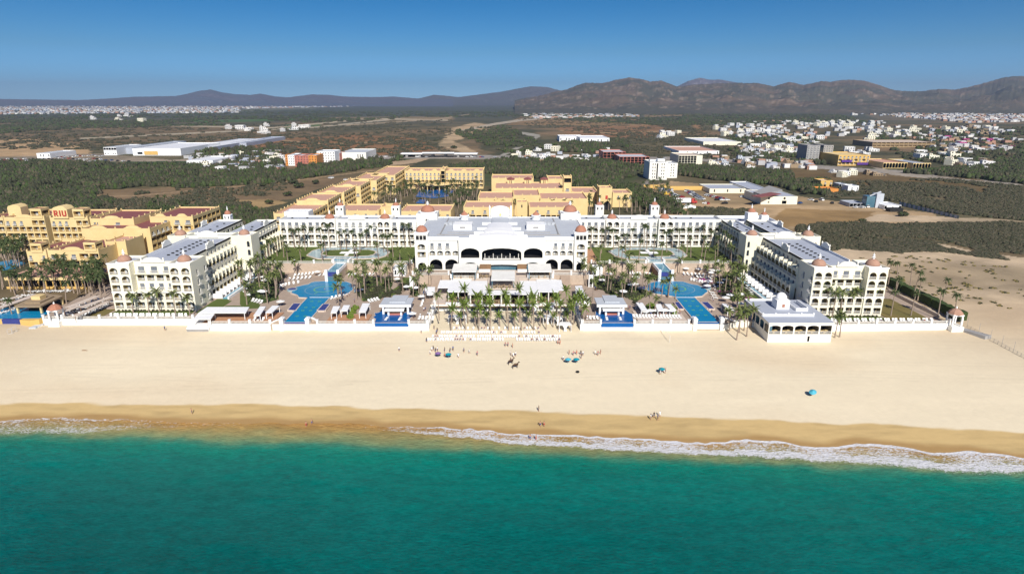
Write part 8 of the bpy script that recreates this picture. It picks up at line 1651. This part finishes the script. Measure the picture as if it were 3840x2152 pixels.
# small things on the sand
x, y, z = G(2166, 1397); m = MB(); m.lathe(0, 0, [(.25, 0), (.55, .2), (.5, .5), (.15, .62)], 8); o = link('beach_bag', m.mesh('beach_bag', ['black_paint']), None, (x, y, z)); tag(o, 'small dark bundle lying alone on the sand right of the horses', 'bag')
x, y, z = G(318, 1315); m = MB(); m.tube([(-.9, 0, .12), (0, .1, .15), (.9, -.05, .1)], [.12, .16, .08]); o = link('driftwood', m.mesh('driftwood', ['wood']), None, (x, y, z)); tag(o, 'short dark driftwood log lying alone on the left of the beach', 'log')
for k, (u, v) in enumerate(((38, 1252), (55, 1244))):
    x, y, z = G(u, v); m = MB(); m.tube([(-.5, 0, 1.7), (-.6, -.3, .9), (-.5, -.2, .05), (.4, .2, .05), (.9, .4, .3)], .05); m.tube([(.5, .3, 1.7), (.4, .2, .05)], .05); m.tube([(-.5, 0, 1.7), (.5, .3, 1.7)], .05)
    o = link('swing_frame', m.mesh('swing_frame', ['metal_grey']), None, (x, y, z)); tag(o, 'thin metal frame on the sand below the yellow pool wall, %s of two' % ('left' if k == 0 else 'right'), 'frame', 'metal frames on the sand')
t = thing('beach_net', 'thin volleyball net on two posts on the empty sand right of centre', 'net', (*G(2497, 1262)[:2], -2.4)); a = G(2484, 1247); b = G(2511, 1284)
for p in (a, b): m = MB(); m.tube([(p[0], p[1], p[2]), (p[0], p[1], p[2] + 2.4)], .05); part(m, 'post', ['lounger_white'], t)
m = MB(); m.tube([(a[0], a[1], a[2] + 2.2), (b[0], b[1], b[2] + 2.2)], .04, 4); m.tube([(a[0], a[1], a[2] + 1.5), (b[0], b[1], b[2] + 1.5)], .03, 4); part(m, 'net_cord', ['lounger_white'], t)
t = thing('wire_fence', 'long wire fence on thin posts crossing the sand to the right picture edge', 'fence', (*G(3720, 1290)[:2], -1.5)); pts = []
for i in range(19): u = 3625 + 14.5 * i; v = 1228 + (u - 3625) * (1345 - 1228) / 215 * .98; pts.append(G(u, v))
for i, p in enumerate(pts): m = MB(); m.tube([(p[0], p[1], p[2] - .1), (p[0], p[1], p[2] + (3.6 if i % 3 == 0 else 1.1))], .05, 5); part(m, 'post', ['concrete'], t)
m = MB()
for h in (.3, .65, 1.0):
    for p, q in zip(pts[:-1], pts[1:]): m.tube([(p[0], p[1], p[2] + h), (q[0], q[1], q[2] + h)], .03, 4)
part(m, 'wire', ['concrete'], t)
m = MB()
# ---------------------------------------------------------------- vehicles on the dirt yard
def car_proto(paint, van=0):
    b = MB(); L, w = (4.4, .9); P = [(-2.2, .3), (2.2, .3), (2.25, .75), (1.4, .92), (-2.2, .95)] if not van else [(-2.4, .3), (2.4, .3), (2.4, .95), (1.7, 1.15), (-2.4, 1.2)]
    b.vprism(P, -w, w); c = MB(); Q = [(-1.9, .955), (1.2, .935), (.55, 1.42), (-1.4, 1.45)] if not van else [(-2.35, 1.2), (1.6, 1.16), (1.0, 1.85), (-2.3, 1.9)]
    c.vprism(Q, -w + .12, w - .12); r = MB(); tz = Q[2][1]; r.box(Q[3][0] + .06, Q[2][0] - .06, -w + .2, w - .2, tz + .02, tz + .07)
    wh = MB(); wh.vprism([(.32 * math.cos(a), .32 * math.sin(a)) for a in [math.pi * 2 * k / 10 for k in range(10)]], -.1, .1)
    return b.mesh('body', [paint]), c.mesh('cabin_glass', ['glass_dark']), r.mesh('roof_panel', [paint]), wh.mesh('wheel', ['black_paint']), van
CP = {n: car_proto(p, v) for n, p, v in (('white', 'pure_white', 0), ('grey', 'metal_grey', 0), ('black', 'black_paint', 0), ('red', 'red_paint', 0), ('blue', 'blue_paint', 0), ('white van', 'pure_white', 1))}
cars = []
def car(x, y, kind, rz, grp='vehicles parked on the dirt yard'):
    b, c, r, wh, van = CP[kind]; o = thing('parked_car' if not van else 'parked_van', '', 'car' if not van else 'van', (x, y, .02), rz, grp); link('body', b, o); link('cabin_glass', c, o); link('roof_panel', r, o)
    for sx in (-1.4, 1.4):
        for sy in (-.88, .88): link('wheel', wh, o, (sx, sy, .32))
    cars.append((o, kind + ('' if van else ' car')))
KS = ['white', 'white', 'grey', 'black', 'grey', 'red', 'blue', 'white van']
for (a, b, n, rz) in (((2470, 708), (2520, 716), 11, 1.4), ((2474, 716), (2520, 722), 9, 1.4), ((2518, 732), (2560, 742), 9, .9), ((2516, 726), (2535, 734), 4, .9), ((2578, 720), (2628, 750), 13, -.5), ((2586, 720), (2634, 748), 9, -.5), ((2650, 734), (2712, 748), 10, .2), ((2690, 752), (2725, 752), 3, .2)):
    for i in range(n): t_ = i / max(1, n - 1); x, y = UP(a[0] + (b[0] - a[0]) * t_, a[1] + (b[1] - a[1]) * t_); car(x, y, rp.choice(KS), rz + rp.uniform(-.1, .1))
for u, v, k in ((2645, 765, 'white'), (2652, 765, 'red'), (2718, 764, 'black'), (3000, 764, 'blue'), (3040, 752, 'white'), (3060, 758, 'black'), (3120, 764, 'black'), (3080, 752, 'white van'), (3210, 780, 'white'), (3222, 780, 'grey'), (3232, 780, 'white'), (3250, 778, 'white van'), (2700, 722, 'white'), (2785, 740, 'white'), (3160, 762, 'grey'), (1245, 668, 'white'), (1238, 670, 'white van'), (1297, 676, 'white'), (1412, 660, 'white')):
    x, y = UP(u, v); car(x, y, k, rp.uniform(0, 3))
for (a, b, n) in (((0, 600), (380, 596), 26), ((200, 590), (390, 585), 14), ((60, 606), (480, 604), 22)):
    for i in range(n): t_ = i / max(1, n - 1); x, y = UP(a[0] + (b[0] - a[0]) * t_ + rp.uniform(-4, 4), a[1] + (b[1] - a[1]) * t_ + rp.uniform(-3, 3)); car(x, y, rp.choice(KS), 1.4, 'cars on the shopping centre car park')
for i in range(36):
    t_ = rp.random(); x, y = UP(1420 + 1200 * t_, 588.5 + 6 * t_ + rp.uniform(-1, 1)); car(x, y, rp.choice(KS), rp.uniform(-.1, .1), 'cars on the main road')
LM.append(('the white lorry', *UP(2560, 758))); label_all(cars)
x, y = UP(2518, 765); t = thing('lorry', 'long white lorry trailer with a red cab on the dirt yard', 'lorry', (x, y, 0)); m = MB(); m.box(x, x + 14, y, y + 2.6, 1.1, 4.0); part(m, 'trailer', ['pure_white'], t); m = MB(); m.box(x + 14.6, x + 17, y + .1, y + 2.5, .7, 3.6); m.box(x + 17.01, x + 18.6, y + .2, y + 2.4, .7, 2.1); part(m, 'cab', ['red_paint'], t)
m = MB(); m.box(x + 16.2, x + 17.03, y + .05, y + .095, 2.2, 3.2); part(m, 'window', ['glass_dark'], t)
for q in (1.2, 2.4, 11.5, 12.7, 15.2, 17.6): m = MB(); m.vprism([(x + q + .5 * math.cos(a), .5 + .5 * math.sin(a)) for a in [math.pi * 2 * k / 10 for k in range(10)]], y - .05, y + .4); part(m, 'wheel', ['black_paint'], t)
x, y = UP(2500, 734); t = thing('digger', 'yellow digger parked among the cars on the dirt yard', 'digger', (x, y, 0)); m = MB(); m.box(x - 2, x + 2, y, y + 2.4, .6, 1.6); m.box(x - 1.6, x + .4, y + .3, y + 2.1, 1.61, 3.0); part(m, 'body', ['yellow_car'], t); m = MB(); m.tube([(x + 1.6, y + 1, 1.5), (x + 3.2, y + 1, 3.2), (x + 4.6, y + 1, 1.0)], .25); part(m, 'arm', ['yellow_car'], t); m = MB(); m.box(x - 2, x + 2, y - .2, y - .01, 0, .8); part(m, 'track', ['black_paint'], t)
x, y = UP(2562, 782); t = thing('boat_stack', 'heap of white panels on the dirt near the right domed cupola', 'heap', (x, y, 0)); m = MB(); m.prism([(x, y), (x + 9, y + 1), (x + 8, y + 5), (x + 1, y + 5)], 0, 1.5); m.prism([(x + 2, y + 1), (x + 6, y + 1.4), (x + 6, y + 4), (x + 2.4, y + 4)], 1.51, 2.3); part(m, 'panel', ['pure_white'], t)
# ================================================================ haze: one closed box of pale air
hm = bpy.data.materials.new('haze_air'); hm.use_nodes = True; t = hm.node_tree; t.nodes.clear(); o_ = t.nodes.new('ShaderNodeOutputMaterial'); pv = t.nodes.new('ShaderNodeVolumePrincipled')
pv.inputs['Color'].default_value = (.62, .74, .92, 1); pv.inputs['Density'].default_value = 8e-5; pv.inputs['Anisotropy'].default_value = .3; t.links.new(pv.outputs[0], o_.inputs['Volume']); MT['haze_air'] = hm
m = MB(); m.box(-17500, 17500, -1200, 13500, -14, 420); me = m.mesh('haze', ['haze_air']); o = link('haze', me); o['kind'] = 'stuff'
